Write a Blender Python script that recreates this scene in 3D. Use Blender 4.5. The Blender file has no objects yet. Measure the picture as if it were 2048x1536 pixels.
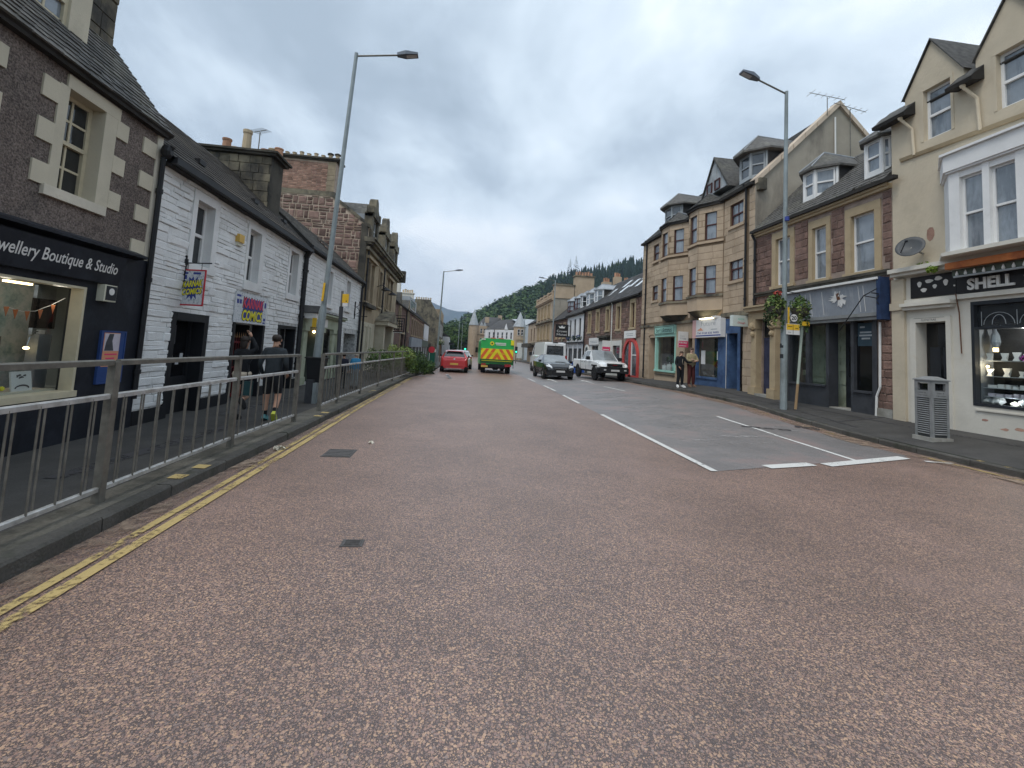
import bpy, bmesh, math, random
from mathutils import Vector, Matrix
random.seed(7)
R = random.random
def RU(a, b): return a + (b - a) * random.random()
S = bpy.context.scene
COL = S.collection
rad = math.radians

# ---------------------------------------------------------------- camera
CAM_H = 1.6
cd = bpy.data.cameras.new('camera')
cam = bpy.data.objects.new('camera', cd)
COL.objects.link(cam)
S.camera = cam
cd.sensor_fit = 'HORIZONTAL'; cd.sensor_width = 36.0
cd.lens = 900 / 2048 * 36.0
cd.shift_y = (627.5 - 768) / 2048
cd.clip_start = 0.05; cd.clip_end = 12000
_p, _r, _y = 0.08294, rad(3.2), 0.11349
_f = Vector((math.sin(_y) * math.cos(_p), math.cos(_y) * math.cos(_p), math.sin(_p)))
_r0 = Vector((math.cos(_y), -math.sin(_y), 0)); _u0 = _r0.cross(_f)
_ri = _r0 * math.cos(_r) + _u0 * math.sin(_r); _up = _ri.cross(_f)
cam.matrix_world = Matrix(((_ri.x, _up.x, -_f.x, 0), (_ri.y, _up.y, -_f.y, 0), (_ri.z, _up.z, -_f.z, CAM_H), (0, 0, 0, 1)))

# ---------------------------------------------------------------- sky, sun, exposure
SUN_EL, SUN_AZ = rad(60), rad(228)          # azimuth measured from +Y towards +X
world = bpy.data.worlds.new('World'); S.world = world
world.use_nodes = True
wn, wl = world.node_tree.nodes, world.node_tree.links
wn.clear()
def WN(t, **k):
    n = wn.new(t)
    for a, b in k.items():
        if a == 'op': n.operation = b
        else: setattr(n, a, b)
    return n
w_out = WN('ShaderNodeOutputWorld'); w_bg = WN('ShaderNodeBackground'); w_bg.inputs[1].default_value = 0.1
w_sky = WN('ShaderNodeTexSky'); w_sky.sky_type = 'NISHITA'; w_sky.sun_disc = False
w_sky.sun_elevation = SUN_EL; w_sky.sun_rotation = SUN_AZ; w_sky.air_density = 1.2; w_sky.dust_density = 2.0
w_tc = WN('ShaderNodeTexCoord'); w_sep = WN('ShaderNodeSeparateXYZ')
wl.new(w_tc.outputs['Generated'], w_sep.inputs[0])
w_add = WN('ShaderNodeMath', op='ADD'); w_add.inputs[1].default_value = 0.34
w_abs = WN('ShaderNodeMath', op='MAXIMUM'); w_abs.inputs[1].default_value = 0.0
wl.new(w_sep.outputs[2], w_abs.inputs[0]); wl.new(w_abs.outputs[0], w_add.inputs[0])
w_dx = WN('ShaderNodeMath', op='DIVIDE'); w_dy = WN('ShaderNodeMath', op='DIVIDE')
for n, i in ((w_dx, 0), (w_dy, 1)):
    wl.new(w_sep.outputs[i], n.inputs[0]); wl.new(w_add.outputs[0], n.inputs[1])
w_cmb = WN('ShaderNodeCombineXYZ'); wl.new(w_dx.outputs[0], w_cmb.inputs[0]); wl.new(w_dy.outputs[0], w_cmb.inputs[1])
def wnoise(scale, detail, rough, off, dist=0.0):
    m = WN('ShaderNodeMapping'); m.inputs['Location'].default_value = off
    m.inputs['Scale'].default_value = (1.0, 0.8, 1.0)
    wl.new(w_cmb.outputs[0], m.inputs[0])
    n = WN('ShaderNodeTexNoise'); n.inputs['Scale'].default_value = scale
    n.inputs['Detail'].default_value = detail; n.inputs['Roughness'].default_value = rough
    n.inputs['Distortion'].default_value = dist
    wl.new(m.outputs[0], n.inputs[0]); return n
n1 = wnoise(0.62, 4, 0.48, (3.1, 7.3, 0), 0.2); n2 = wnoise(2.1, 6, 0.56, (11.2, 4.7, 0), 0.25)
w_mx = WN('ShaderNodeMath', op='MULTIPLY_ADD'); w_mx.inputs[1].default_value = 0.42
wl.new(n2.outputs[0], w_mx.inputs[0])
w_m0 = WN('ShaderNodeMath', op='MULTIPLY'); w_m0.inputs[1].default_value = 0.58
wl.new(n1.outputs[0], w_m0.inputs[0]); wl.new(w_m0.outputs[0], w_mx.inputs[2])
w_cr = WN('ShaderNodeValToRGB'); wl.new(w_mx.outputs[0], w_cr.inputs[0])
els = w_cr.color_ramp.elements
els[0].position = 0.42; els[0].color = (0.37, 0.45, 0.53, 1)
els[1].position = 0.59; els[1].color = (0.90, 0.97, 1.03, 1)
e = els.new(0.465); e.color = (0.47, 0.56, 0.65, 1)
e = els.new(0.505); e.color = (0.61, 0.71, 0.80, 1)
e = els.new(0.55); e.color = (0.73, 0.83, 0.92, 1)
# bright low band where the overcast thins towards the horizon
w_hz = WN('ShaderNodeMapRange'); w_hz.inputs[1].default_value = 0.30; w_hz.inputs[2].default_value = 0.10
w_hz.inputs[3].default_value = 0.0; w_hz.inputs[4].default_value = 0.75
wl.new(w_sep.outputs[2], w_hz.inputs[0])
w_hm = WN('ShaderNodeMath', op='MULTIPLY'); wl.new(w_hz.outputs[0], w_hm.inputs[0]); wl.new(n2.outputs[0], w_hm.inputs[1])
w_mixh = WN('ShaderNodeMixRGB'); wl.new(w_hm.outputs[0], w_mixh.inputs[0]); wl.new(w_cr.outputs[0], w_mixh.inputs[1])
w_mixh.inputs[2].default_value = (0.93, 0.96, 1.0, 1)
w_sc = WN('ShaderNodeMixRGB'); w_sc.blend_type = 'MULTIPLY'; w_sc.inputs[0].default_value = 1
CLOUD_GAIN = 10.2
wl.new(w_mixh.outputs[0], w_sc.inputs[1]); w_sc.inputs[2].default_value = (CLOUD_GAIN,) * 3 + (1,)
w_mix = WN('ShaderNodeMixRGB'); w_mix.inputs[0].default_value = 0.94
wl.new(w_sky.outputs[0], w_mix.inputs[1]); wl.new(w_sc.outputs[0], w_mix.inputs[2])
wl.new(w_mix.outputs[0], w_bg.inputs[0]); wl.new(w_bg.outputs[0], w_out.inputs[0])

sl = bpy.data.lights.new('sun', 'SUN'); sl.energy = 1.5; sl.angle = rad(24); sl.color = (1.0, 0.965, 0.91)
so = bpy.data.objects.new('sun', sl); COL.objects.link(so)
_sd = Vector((math.sin(SUN_AZ) * math.cos(SUN_EL), math.cos(SUN_AZ) * math.cos(SUN_EL), math.sin(SUN_EL)))
so.rotation_euler = _sd.to_track_quat('Z', 'Y').to_euler(); so.location = (0, 0, 60)
S.view_settings.view_transform = 'Standard'; S.view_settings.look = 'None'
S.view_settings.gamma = 1; S.view_settings.use_curve_mapping = False
S.view_settings.exposure = 0.38
S.render.engine = 'CYCLES'
S.cycles.max_bounces = 6; S.cycles.transparent_max_bounces = 12
S.cycles.diffuse_bounces = 3; S.cycles.glossy_bounces = 3; S.cycles.transmission_bounces = 4
S.cycles.caustics_reflective = False; S.cycles.caustics_refractive = False
S.cycles.use_denoising = True

# ---------------------------------------------------------------- materials
MATS = {}
def M(name, c, r=0.8, var=0.12, vs=3.0, bump=0.0, bs=40.0, spec=0.3, metal=0.0, c2=None, c2s=1.2, c2lo=0.5, c2hi=0.65,
      c2str=(1, 1, 1), rnd=0.0, emit=0.0, coat=0.0, fine=0.0):
    """Principled material: noise-varied base, optional second colour in patches, per-object brightness, bump."""
    if name in MATS: return MATS[name]
    m = bpy.data.materials.new(name); m.use_nodes = True
    t = m.node_tree; n, l = t.nodes, t.links
    b = n['Principled BSDF']
    b.inputs['Roughness'].default_value = r; b.inputs['Metallic'].default_value = metal
    b.inputs['Specular IOR Level'].default_value = spec
    if coat: b.inputs['Coat Weight'].default_value = coat; b.inputs['Coat Roughness'].default_value = 0.04
    g = n.new('ShaderNodeNewGeometry')
    col = None
    if var > 0:
        nz = n.new('ShaderNodeTexNoise'); nz.inputs['Scale'].default_value = vs; nz.inputs['Detail'].default_value = 6
        nz.inputs['Roughness'].default_value = 0.62
        l.new(g.outputs['Position'], nz.inputs[0])
        mr = n.new('ShaderNodeMapRange'); mr.inputs[1].default_value = 0.3; mr.inputs[2].default_value = 0.7
        mr.inputs[3].default_value = 1 - var; mr.inputs[4].default_value = 1 + var
        l.new(nz.outputs[0], mr.inputs[0])
        val = mr.outputs[0]
        if fine:
            nf = n.new('ShaderNodeTexNoise'); nf.inputs['Scale'].default_value = bs; nf.inputs['Detail'].default_value = 3
            l.new(g.outputs['Position'], nf.inputs[0])
            mf = n.new('ShaderNodeMapRange'); mf.inputs[1].default_value = 0.3; mf.inputs[2].default_value = 0.7
            mf.inputs[3].default_value = 1 - fine; mf.inputs[4].default_value = 1 + fine
            l.new(nf.outputs[0], mf.inputs[0])
            mm = n.new('ShaderNodeMath'); mm.operation = 'MULTIPLY'; l.new(val, mm.inputs[0]); l.new(mf.outputs[0], mm.inputs[1]); val = mm.outputs[0]
        if rnd:
            oi = n.new('ShaderNodeObjectInfo'); mo = n.new('ShaderNodeMapRange')
            mo.inputs[3].default_value = 1 - rnd; mo.inputs[4].default_value = 1 + rnd
            l.new(oi.outputs['Random'], mo.inputs[0])
            mm = n.new('ShaderNodeMath'); mm.operation = 'MULTIPLY'; l.new(val, mm.inputs[0]); l.new(mo.outputs[0], mm.inputs[1]); val = mm.outputs[0]
        base = None
        if c2 is not None:
            n2_ = n.new('ShaderNodeTexNoise'); n2_.inputs['Scale'].default_value = c2s; n2_.inputs['Detail'].default_value = 8
            n2_.inputs['Roughness'].default_value = 0.65
            mp = n.new('ShaderNodeMapping'); mp.inputs['Scale'].default_value = c2str; mp.inputs['Location'].default_value = (5.3, 2.1, 8.8)
            l.new(g.outputs['Position'], mp.inputs[0]); l.new(mp.outputs[0], n2_.inputs[0])
            m2 = n.new('ShaderNodeMapRange'); m2.inputs[1].default_value = c2lo; m2.inputs[2].default_value = c2hi
            l.new(n2_.outputs[0], m2.inputs[0])
            mx = n.new('ShaderNodeMixRGB'); mx.inputs[1].default_value = (*c, 1); mx.inputs[2].default_value = (*c2, 1)
            l.new(m2.outputs[0], mx.inputs[0]); base = mx.outputs[0]
        mu = n.new('ShaderNodeMixRGB'); mu.blend_type = 'MULTIPLY'; mu.inputs[0].default_value = 1
        if base: l.new(base, mu.inputs[1])
        else: mu.inputs[1].default_value = (*c, 1)
        l.new(val, mu.inputs[2]); l.new(mu.outputs[0], b.inputs['Base Color'])
    else:
        b.inputs['Base Color'].default_value = (*c, 1)
    if bump:
        nb = n.new('ShaderNodeTexNoise'); nb.inputs['Scale'].default_value = bs; nb.inputs['Detail'].default_value = 4
        l.new(g.outputs['Position'], nb.inputs[0])
        bp = n.new('ShaderNodeBump'); bp.inputs['Strength'].default_value = bump; bp.inputs['Distance'].default_value = 0.02
        l.new(nb.outputs[0], bp.inputs['Height']); l.new(bp.outputs[0], b.inputs['Normal'])
    if emit:
        b.inputs['Emission Color'].default_value = (*c, 1); b.inputs['Emission Strength'].default_value = emit
    MATS[name] = m
    return m

def glass_mat(name, tint=(0.95, 0.98, 0.98), alpha=0.92):
    m = bpy.data.materials.new(name); m.use_nodes = True
    t = m.node_tree; n, l = t.nodes, t.links; n.clear()
    o = n.new('ShaderNodeOutputMaterial'); mx = n.new('ShaderNodeMixShader'); tr = n.new('ShaderNodeBsdfTransparent')
    gl = n.new('ShaderNodeBsdfGlossy'); gl.inputs['Roughness'].default_value = 0.02
    tr.inputs[0].default_value = (*[x * alpha for x in tint], 1)
    fr = n.new('ShaderNodeFresnel'); fr.inputs[0].default_value = 1.5
    g = n.new('ShaderNodeNewGeometry'); sb = n.new('ShaderNodeMath'); sb.operation = 'SUBTRACT'; sb.use_clamp = True
    l.new(fr.outputs[0], sb.inputs[0]); l.new(g.outputs['Backfacing'], sb.inputs[1]); l.new(sb.outputs[0], mx.inputs[0]); l.new(tr.outputs[0], mx.inputs[1]); l.new(gl.outputs[0], mx.inputs[2])
    l.new(mx.outputs[0], o.inputs[0]); MATS[name] = m; return m

def worn_mat(name, c, under=None, scale=22, lo=0.42, hi=0.56, big=1.5):
    """Road paint worn through to the road: the bare patches are transparent."""
    m = bpy.data.materials.new(name); m.use_nodes = True
    t = m.node_tree; n, l = t.nodes, t.links
    b = n['Principled BSDF']; b.inputs['Roughness'].default_value = 0.75
    g = n.new('ShaderNodeNewGeometry')
    a = n.new('ShaderNodeTexNoise'); a.inputs['Scale'].default_value = scale; a.inputs['Detail'].default_value = 5
    a.inputs['Roughness'].default_value = 0.7
    c_ = n.new('ShaderNodeTexNoise'); c_.inputs['Scale'].default_value = big; c_.inputs['Detail'].default_value = 3
    l.new(g.outputs['Position'], a.inputs[0]); l.new(g.outputs['Position'], c_.inputs[0])
    ad = n.new('ShaderNodeMath'); ad.operation = 'MULTIPLY_ADD'; ad.inputs[1].default_value = 0.55
    mu = n.new('ShaderNodeMath'); mu.operation = 'MULTIPLY'; mu.inputs[1].default_value = 0.45
    l.new(c_.outputs[0], mu.inputs[0]); l.new(a.outputs[0], ad.inputs[0]); l.new(mu.outputs[0], ad.inputs[2])
    mr = n.new('ShaderNodeMapRange'); mr.inputs[1].default_value = lo; mr.inputs[2].default_value = hi
    l.new(ad.outputs[0], mr.inputs[0]); l.new(mr.outputs[0], b.inputs['Alpha'])
    vr = n.new('ShaderNodeMapRange'); vr.inputs[3].default_value = 0.78; vr.inputs[4].default_value = 1.08
    l.new(a.outputs[0], vr.inputs[0])
    mc = n.new('ShaderNodeMixRGB'); mc.blend_type = 'MULTIPLY'; mc.inputs[0].default_value = 1; mc.inputs[1].default_value = (*c, 1)
    l.new(vr.outputs[0], mc.inputs[2]); l.new(mc.outputs[0], b.inputs['Base Color'])
    MATS[name] = m; return m

def chip_mat(name, cols, gap, scale, bump=0.5, patch=None, rough=0.6, spec=0.5):
    """Surface-dressed road: rounded stone chips of several colours and sizes set in a darker binder."""
    m = bpy.data.materials.new(name); m.use_nodes = True
    t = m.node_tree; n, l = t.nodes, t.links
    b = n['Principled BSDF']; b.inputs['Roughness'].default_value = rough; b.inputs['Specular IOR Level'].default_value = spec
    g = n.new('ShaderNodeNewGeometry')
    def mth(op, x, y, z=None):
        q = n.new('ShaderNodeMath'); q.operation = op
        for i, v in enumerate((x, y, z)):
            if v is None: continue
            if isinstance(v, (int, float)): q.inputs[i].default_value = v
            else: l.new(v, q.inputs[i])
        return q.outputs[0]
    def rng(x, a, c, d=0.0, e=1.0):
        q = n.new('ShaderNodeMapRange'); q.inputs[1].default_value = a; q.inputs[2].default_value = c; q.inputs[3].default_value = d; q.inputs[4].default_value = e
        l.new(x, q.inputs[0]); return q.outputs[0]
    def noise(s, det, ro, src=None):
        q = n.new('ShaderNodeTexNoise'); q.inputs['Scale'].default_value = s; q.inputs['Detail'].default_value = det; q.inputs['Roughness'].default_value = ro
        l.new(src or g.outputs['Position'], q.inputs[0]); return q
    def mixc(f, x, y):
        q = n.new('ShaderNodeMixRGB'); l.new(f, q.inputs[0])
        for i, v in ((1, x), (2, y)):
            if isinstance(v, tuple): q.inputs[i].default_value = (*v, 1)
            else: l.new(v, q.inputs[i])
        return q.outputs[0]
    wz = noise(scale * 1.3, 2, .5); wm = n.new('ShaderNodeVectorMath'); wm.operation = 'MULTIPLY_ADD'; wm.inputs[1].default_value = (0.22 / scale,) * 3
    l.new(wz.outputs['Color'], wm.inputs[0]); l.new(g.outputs['Position'], wm.inputs[2])
    big = noise(.8, 7, .66).outputs[0]; mid = noise(6.5, 6, .72).outputs[0]; fin = noise(scale * 3.2, 3, .6).outputs[0]
    col = mixc(rng(fin, .35, .65), tuple(x * .7 for x in gap), tuple(x * 1.35 for x in gap)); hgt = None
    for s, off in ((scale * 1.9, .0), (scale, .06)):
        v = n.new('ShaderNodeTexVoronoi'); v.inputs['Scale'].default_value = s; l.new(wm.outputs[0], v.inputs[0])
        sp = n.new('ShaderNodeSeparateColor'); l.new(v.outputs['Color'], sp.inputs[0])
        cr = n.new('ShaderNodeValToRGB'); cr.color_ramp.interpolation = 'CONSTANT'; el = cr.color_ramp.elements
        el[0].position = 0; el[0].color = (*cols[0], 1); el[1].position = 1 / len(cols); el[1].color = (*cols[1], 1)
        for k in range(2, len(cols)): el.new(k / len(cols)).color = (*cols[k], 1)
        l.new(sp.outputs[0], cr.inputs[0])
        edge = mth('SUBTRACT', mth('MULTIPLY_ADD', sp.outputs[1], .30, .34 + off), v.outputs['Distance'])
        mk = mth('MULTIPLY', rng(edge, .0, .13), rng(mid, .62, .72, 1.0, .3))
        col = mixc(mk, col, cr.outputs[0]); hgt = mk if hgt is None else mth('MAXIMUM', hgt, mk)
    mu = n.new('ShaderNodeMixRGB'); mu.blend_type = 'MULTIPLY'; mu.inputs[0].default_value = 1
    l.new(col, mu.inputs[1]); l.new(mth('MULTIPLY', rng(big, .3, .7, .76, 1.2), rng(mid, .35, .75, 1.05, .86)), mu.inputs[2]); last = mu.outputs[0]
    if patch:
        pc, ps, plo, phi = patch; last = mixc(rng(noise(ps, 6, .6).outputs[0], plo, phi, 0, .7), last, pc)
    l.new(last, b.inputs['Base Color'])
    bp = n.new('ShaderNodeBump'); bp.inputs['Strength'].default_value = bump; bp.inputs['Distance'].default_value = 0.006
    l.new(hgt, bp.inputs['Height']); l.new(bp.outputs[0], b.inputs['Normal'])
    MATS[name] = m; return m

def mottled(name, cols, scale, rough=0.8):
    m = bpy.data.materials.new(name); m.use_nodes = True
    t = m.node_tree; n, l = t.nodes, t.links; b = n['Principled BSDF']; b.inputs['Roughness'].default_value = rough
    g = n.new('ShaderNodeNewGeometry'); z = n.new('ShaderNodeTexNoise'); z.inputs['Scale'].default_value = scale
    z.inputs['Detail'].default_value = 8; z.inputs['Roughness'].default_value = 0.7
    l.new(g.outputs['Position'], z.inputs[0])
    cr = n.new('ShaderNodeValToRGB'); l.new(z.outputs[0], cr.inputs[0]); el = cr.color_ramp.elements
    el[0].position = 0.32; el[0].color = (*cols[0], 1); el[1].position = 0.68; el[1].color = (*cols[-1], 1)
    for k in range(1, len(cols) - 1):
        q = el.new(0.32 + 0.36 * k / (len(cols) - 1)); q.color = (*cols[k], 1)
    l.new(cr.outputs[0], b.inputs['Base Color']); MATS[name] = m; return m

# ---------------------------------------------------------------- mesh building
ORG = {}
def origin(o):
    while o is not None:
        if o.name in ORG: return ORG[o.name]
        o = o.parent
    return Vector((0, 0, 0))
def tag(o, label=None, cat=None, group=None, kind=None):
    if label: o['label'] = label
    if cat: o['category'] = cat
    if group: o['group'] = group
    if kind: o['kind'] = kind
    return o
def thing(name, label, cat, loc=(0, 0, 0), group=None, rz=0.0):
    o = bpy.data.objects.new(name, None); COL.objects.link(o)
    o.location = loc; o.rotation_euler = (0, 0, rz); o.empty_display_size = 0.2
    ORG[o.name] = Vector(loc) if rz == 0 else Vector((0, 0, 0))
    return tag(o, label, cat, group)
XR = 11.0; XL = -5.2
def FL(u, v, d): return (XL + d, u, v)
def FR(u, v, d): return (XR - d, u, v)
def FI(x, y, z): return (x, y, z)
def frame(o, a):
    """A frame turned about z: u along angle a, d to its left-hand outward side."""
    c, s = math.cos(a), math.sin(a)
    return lambda u, v, d: (o[0] + u * c + d * s, o[1] + u * s - d * c, o[2] + v)

class MB:
    def __init__(s, F=None): s.v = []; s.f = []; s.mi = []; s.F = F or FI
    def add(s, pts, faces, m=0):
        k = len(s.v); s.v += [s.F(*p) for p in pts]
        for f in faces: s.f.append([k + i for i in f]); s.mi.append(m)
        return s
    def box(s, a0, a1, b0, b1, c0, c1, m=0):
        p = [(x, y, z) for x in (a0, a1) for y in (b0, b1) for z in (c0, c1)]
        return s.add(p, [(0, 1, 3, 2), (4, 6, 7, 5), (0, 4, 5, 1), (2, 3, 7, 6), (0, 2, 6, 4), (1, 5, 7, 3)], m)
    def quad(s, a, b, c, d, m=0): return s.add([a, b, c, d], [(0, 1, 2, 3)], m)
    def poly(s, pts, m=0): return s.add(pts, [tuple(range(len(pts)))], m)
    def prism(s, poly, h0, h1, ax='d', m=0):
        """poly: 2-D outline; ax names the coordinate it is extruded along ('d' third, 'u' first, 'v' second)."""
        n = len(poly)
        mk = {'d': lambda p, h: (p[0], p[1], h), 'u': lambda p, h: (h, p[0], p[1]), 'v': lambda p, h: (p[0], h, p[1])}[ax]
        pts = [mk(p, h0) for p in poly] + [mk(p, h1) for p in poly]
        fs = [tuple(range(n)), tuple(range(2 * n - 1, n - 1, -1))] + [(i, (i + 1) % n, n + (i + 1) % n, n + i) for i in range(n)]
        return s.add(pts, fs, m)
    def tube(s, p0, p1, r0, r1=None, n=8, m=0, caps=True):
        r1 = r0 if r1 is None else r1
        p0, p1 = Vector(p0), Vector(p1); d = (p1 - p0)
        if d.length < 1e-6: return s
        d.normalize(); a = d.orthogonal().normalized(); b = d.cross(a)
        pts = []
        for p, r in ((p0, r0), (p1, r1)):
            for k in range(n):
                t = 2 * math.pi * k / n; pts.append(tuple(p + (a * math.cos(t) + b * math.sin(t)) * r))
        fs = [(k, (k + 1) % n, n + (k + 1) % n, n + k) for k in range(n)]
        if caps: fs += [tuple(range(n - 1, -1, -1)), tuple(range(n, 2 * n))]
        return s.add(pts, fs, m)
    def path(s, pts, r, n=6, m=0):
        for a, b in zip(pts, pts[1:]): s.tube(a, b, r, n=n, m=m)
        return s
    def lathe(s, c, prof, n=12, m=0):
        pts = []; fs = []
        for r, z in prof:
            for k in range(n):
                t = 2 * math.pi * k / n; pts.append((c[0] + r * math.cos(t), c[1] + r * math.sin(t), c[2] + z))
        for i in range(len(prof) - 1):
            for k in range(n):
                fs.append((i * n + k, i * n + (k + 1) % n, (i + 1) * n + (k + 1) % n, (i + 1) * n + k))
        fs += [tuple(range(n - 1, -1, -1)), tuple(range((len(prof) - 1) * n, len(prof) * n))]
        return s.add(pts, fs, m)
    def blob(s, c, r, n=8, k=6, m=0):
        prof = [(math.sin(math.pi * i / k), -math.cos(math.pi * i / k)) for i in range(1, k)]
        rx, ry, rz = r if isinstance(r, tuple) else (r, r, r)
        pts = [(c[0] + rx * a * math.cos(2 * math.pi * j / n), c[1] + ry * a * math.sin(2 * math.pi * j / n), c[2] + rz * z) for a, z in prof for j in range(n)]
        fs = [(i * n + j, i * n + (j + 1) % n, (i + 1) * n + (j + 1) % n, (i + 1) * n + j) for i in range(k - 2) for j in range(n)]
        fs += [tuple(range(n - 1, -1, -1)), tuple(range((k - 2) * n, (k - 1) * n))]
        return s.add(pts, fs, m)
    def build(s, name, mats, parent=None, smooth=False, fix=True, kind=None, label=None, cat=None, group=None):
        me = bpy.data.meshes.new(name)
        og = origin(parent) if parent else Vector((0, 0, 0))
        vs = [(x - og.x, y - og.y, z - og.z) for x, y, z in s.v] if parent else s.v
        me.from_pydata(vs, [], s.f)
        if not isinstance(mats, (list, tuple)): mats = [mats]
        for m in mats: me.materials.append(m)
        if len(mats) > 1: me.polygons.foreach_set('material_index', s.mi)
        if fix and len(s.f) < 6000:
            bm = bmesh.new(); bm.from_mesh(me); bmesh.ops.recalc_face_normals(bm, faces=bm.faces); bm.to_mesh(me); bm.free()
        if smooth: me.polygons.foreach_set('use_smooth', [True] * len(me.polygons))
        me.update()
        o = bpy.data.objects.new(name, me); COL.objects.link(o)
        if parent: o.parent = parent
        return tag(o, label, cat, group, kind)

def box(name, mat, parent, F, a, **k):
    return MB(F).box(*a).build(name, mat, parent, **k)
def dup_mesh(src, parent, loc, rot=None, scale=None, name=None):
    """A copy of a piece that shares its mesh; loc is a world point."""
    c = src.copy(); COL.objects.link(c); c.parent = parent
    og = origin(parent) if parent else Vector((0, 0, 0))
    c.location = Vector(loc) - og
    if rot is not None: c.rotation_euler = rot
    if scale is not None: c.scale = scale
    return c
def copy_tree(o, parent=None):
    c = o.copy(); COL.objects.link(c); c.parent = parent
    if o.name in ORG and parent is None: ORG[c.name] = ORG[o.name]
    for ch in o.children: copy_tree(ch, c)
    return c

# ---------------------------------------------------------------- lettering (made first, while the scene is still empty)
TXT = {}
def mk_text(key, body, bold=0.0, shear=0.0, spacing=1.0):
    cu = bpy.data.curves.new('txt', 'FONT'); cu.body = body; cu.size = 1; cu.offset = bold; cu.shear = shear; cu.space_character = spacing
    cu.align_x = 'LEFT'; cu.resolution_u = 3; cu.extrude = 0.0
    o = bpy.data.objects.new('txt', cu); COL.objects.link(o)
    dg = bpy.context.evaluated_depsgraph_get()
    me = bpy.data.meshes.new_from_object(o.evaluated_get(dg))
    vs = [v.co.copy() for v in me.vertices]; fs = [tuple(p.vertices) for p in me.polygons]
    x0 = min(v.x for v in vs); x1 = max(v.x for v in vs); y0 = min(v.y for v in vs); y1 = max(v.y for v in vs)
    TXT[key] = ([((v.x - x0) / (x1 - x0), (v.y - y0) / (y1 - y0)) for v in vs], fs)
    bpy.data.objects.remove(o); bpy.data.curves.remove(cu); bpy.data.meshes.remove(me)
def put_text(key, parent, F, u0, u1, v0, v1, d, mat, name='lettering', shear=0.0, thick=0.0):
    """Lettering stretched to a box; u0 is the end where reading starts."""
    vs, fs = TXT[key]
    b = MB(F)
    P = lambda p, dd: (u0 + (u1 - u0) * p[0], v0 + (v1 - v0) * p[1] + shear * p[0], dd)
    b.add([P(p, d) for p in vs], fs)
    if thick:
        from collections import Counter
        ed = Counter(); dr = {}
        for f in fs:
            for i in range(len(f)):
                k = (f[i], f[(i + 1) % len(f)]); kk = tuple(sorted(k)); ed[kk] += 1; dr[kk] = k
        for kk, c in ed.items():
            if c == 1:
                i, j = dr[kk]; b.quad(P(vs[i], d), P(vs[j], d), P(vs[j], d - thick), P(vs[i], d - thick))
    return b.build(name, mat, parent, fix=False)
for k, b, bo, sh in (('jb', 'Jewellery Boutique & Studio', 0.012, 0), ('karnak', 'KARNAK', 0.03, 0.12), ('comics', 'COMICS', 0.03, 0.12),
                     ('shell', 'SHELL', 0.035, 0), ('shop2', 'SHOP', 0.035, 0), ('glen', 'GLENSTRAE', 0.0, 0), ('n20', '20', 0.03, 0),
                     ('boots', "bert's&stones", 0.0, 0.1), ('future', 'Future', -0.01, 0), ('tel', 'Tel: 0160 632 9095', 0.02, 0),
                     ('forsale', 'FOR SALE', 0.03, 0), ('slater', 'Slater', 0.0, 0), ('hogg', 'Hogg', 0.0, 0), ('extra', 'extra', 0.02, 0), ('dough', 'Dough', 0.01, 0.2),
                     ('recyc', 'Crown', 0.0, 0), ('hotel', 'Hotel', 0.0, 0), ('litter', 'Litter &', 0.0, 0), ('cig', 'Cigarettes', 0.0, 0),
                     ('notice', 'PARKING', 0.0, 0), ('amb', 'PATIENT', 0.03, 0), ('keep', 'CLOSED', 0.0, 0), ('pst', 'EXHIBITION', 0.01, 0)):
    mk_text(k, b, bo, sh)
# ---------------------------------------------------------------- building helpers
def wall(parent, F, u0, u1, v0, v1, holes, mat, depth=0.22, name='front_wall', d=0.0, back=True):
    us = sorted({u0, u1} | {x for h in holes for x in h[:2] if u0 < x < u1})
    vs = sorted({v0, v1} | {x for h in holes for x in h[2:4] if v0 < x < v1})
    b = MB(F)
    for i in range(len(us) - 1):
        for j in range(len(vs) - 1):
            cu, cv = (us[i] + us[i + 1]) / 2, (vs[j] + vs[j + 1]) / 2
            if any(h[0] < cu < h[1] and h[2] < cv < h[3] for h in holes): continue
            b.quad((us[i], vs[j], d), (us[i + 1], vs[j], d), (us[i + 1], vs[j + 1], d), (us[i], vs[j + 1], d))
    for h in holes:
        a0, a1, c0, c1 = h[0] - .004, h[1] + .004, h[2] - .004, h[3] + .004; e = d - (h[4] if len(h) > 4 else depth)
        b.quad((a0, c0, d), (a1, c0, d), (a1, c0, e), (a0, c0, e)); b.quad((a0, c1, d), (a1, c1, d), (a1, c1, e), (a0, c1, e))
        b.quad((a0, c0, d), (a0, c1, d), (a0, c1, e), (a0, c0, e)); b.quad((a1, c0, d), (a1, c1, d), (a1, c1, e), (a1, c0, e))
    if back:
        b.quad((u0, v0, d), (u0, v1, d), (u0, v1, -6), (u0, v0, -6)); b.quad((u1, v0, d), (u1, v1, d), (u1, v1, -6), (u1, v0, -6))
        b.quad((u0, v0, -6), (u1, v0, -6), (u1, v1, -6), (u0, v1, -6))
    return b.build(name, mat, parent, fix=False)

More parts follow.
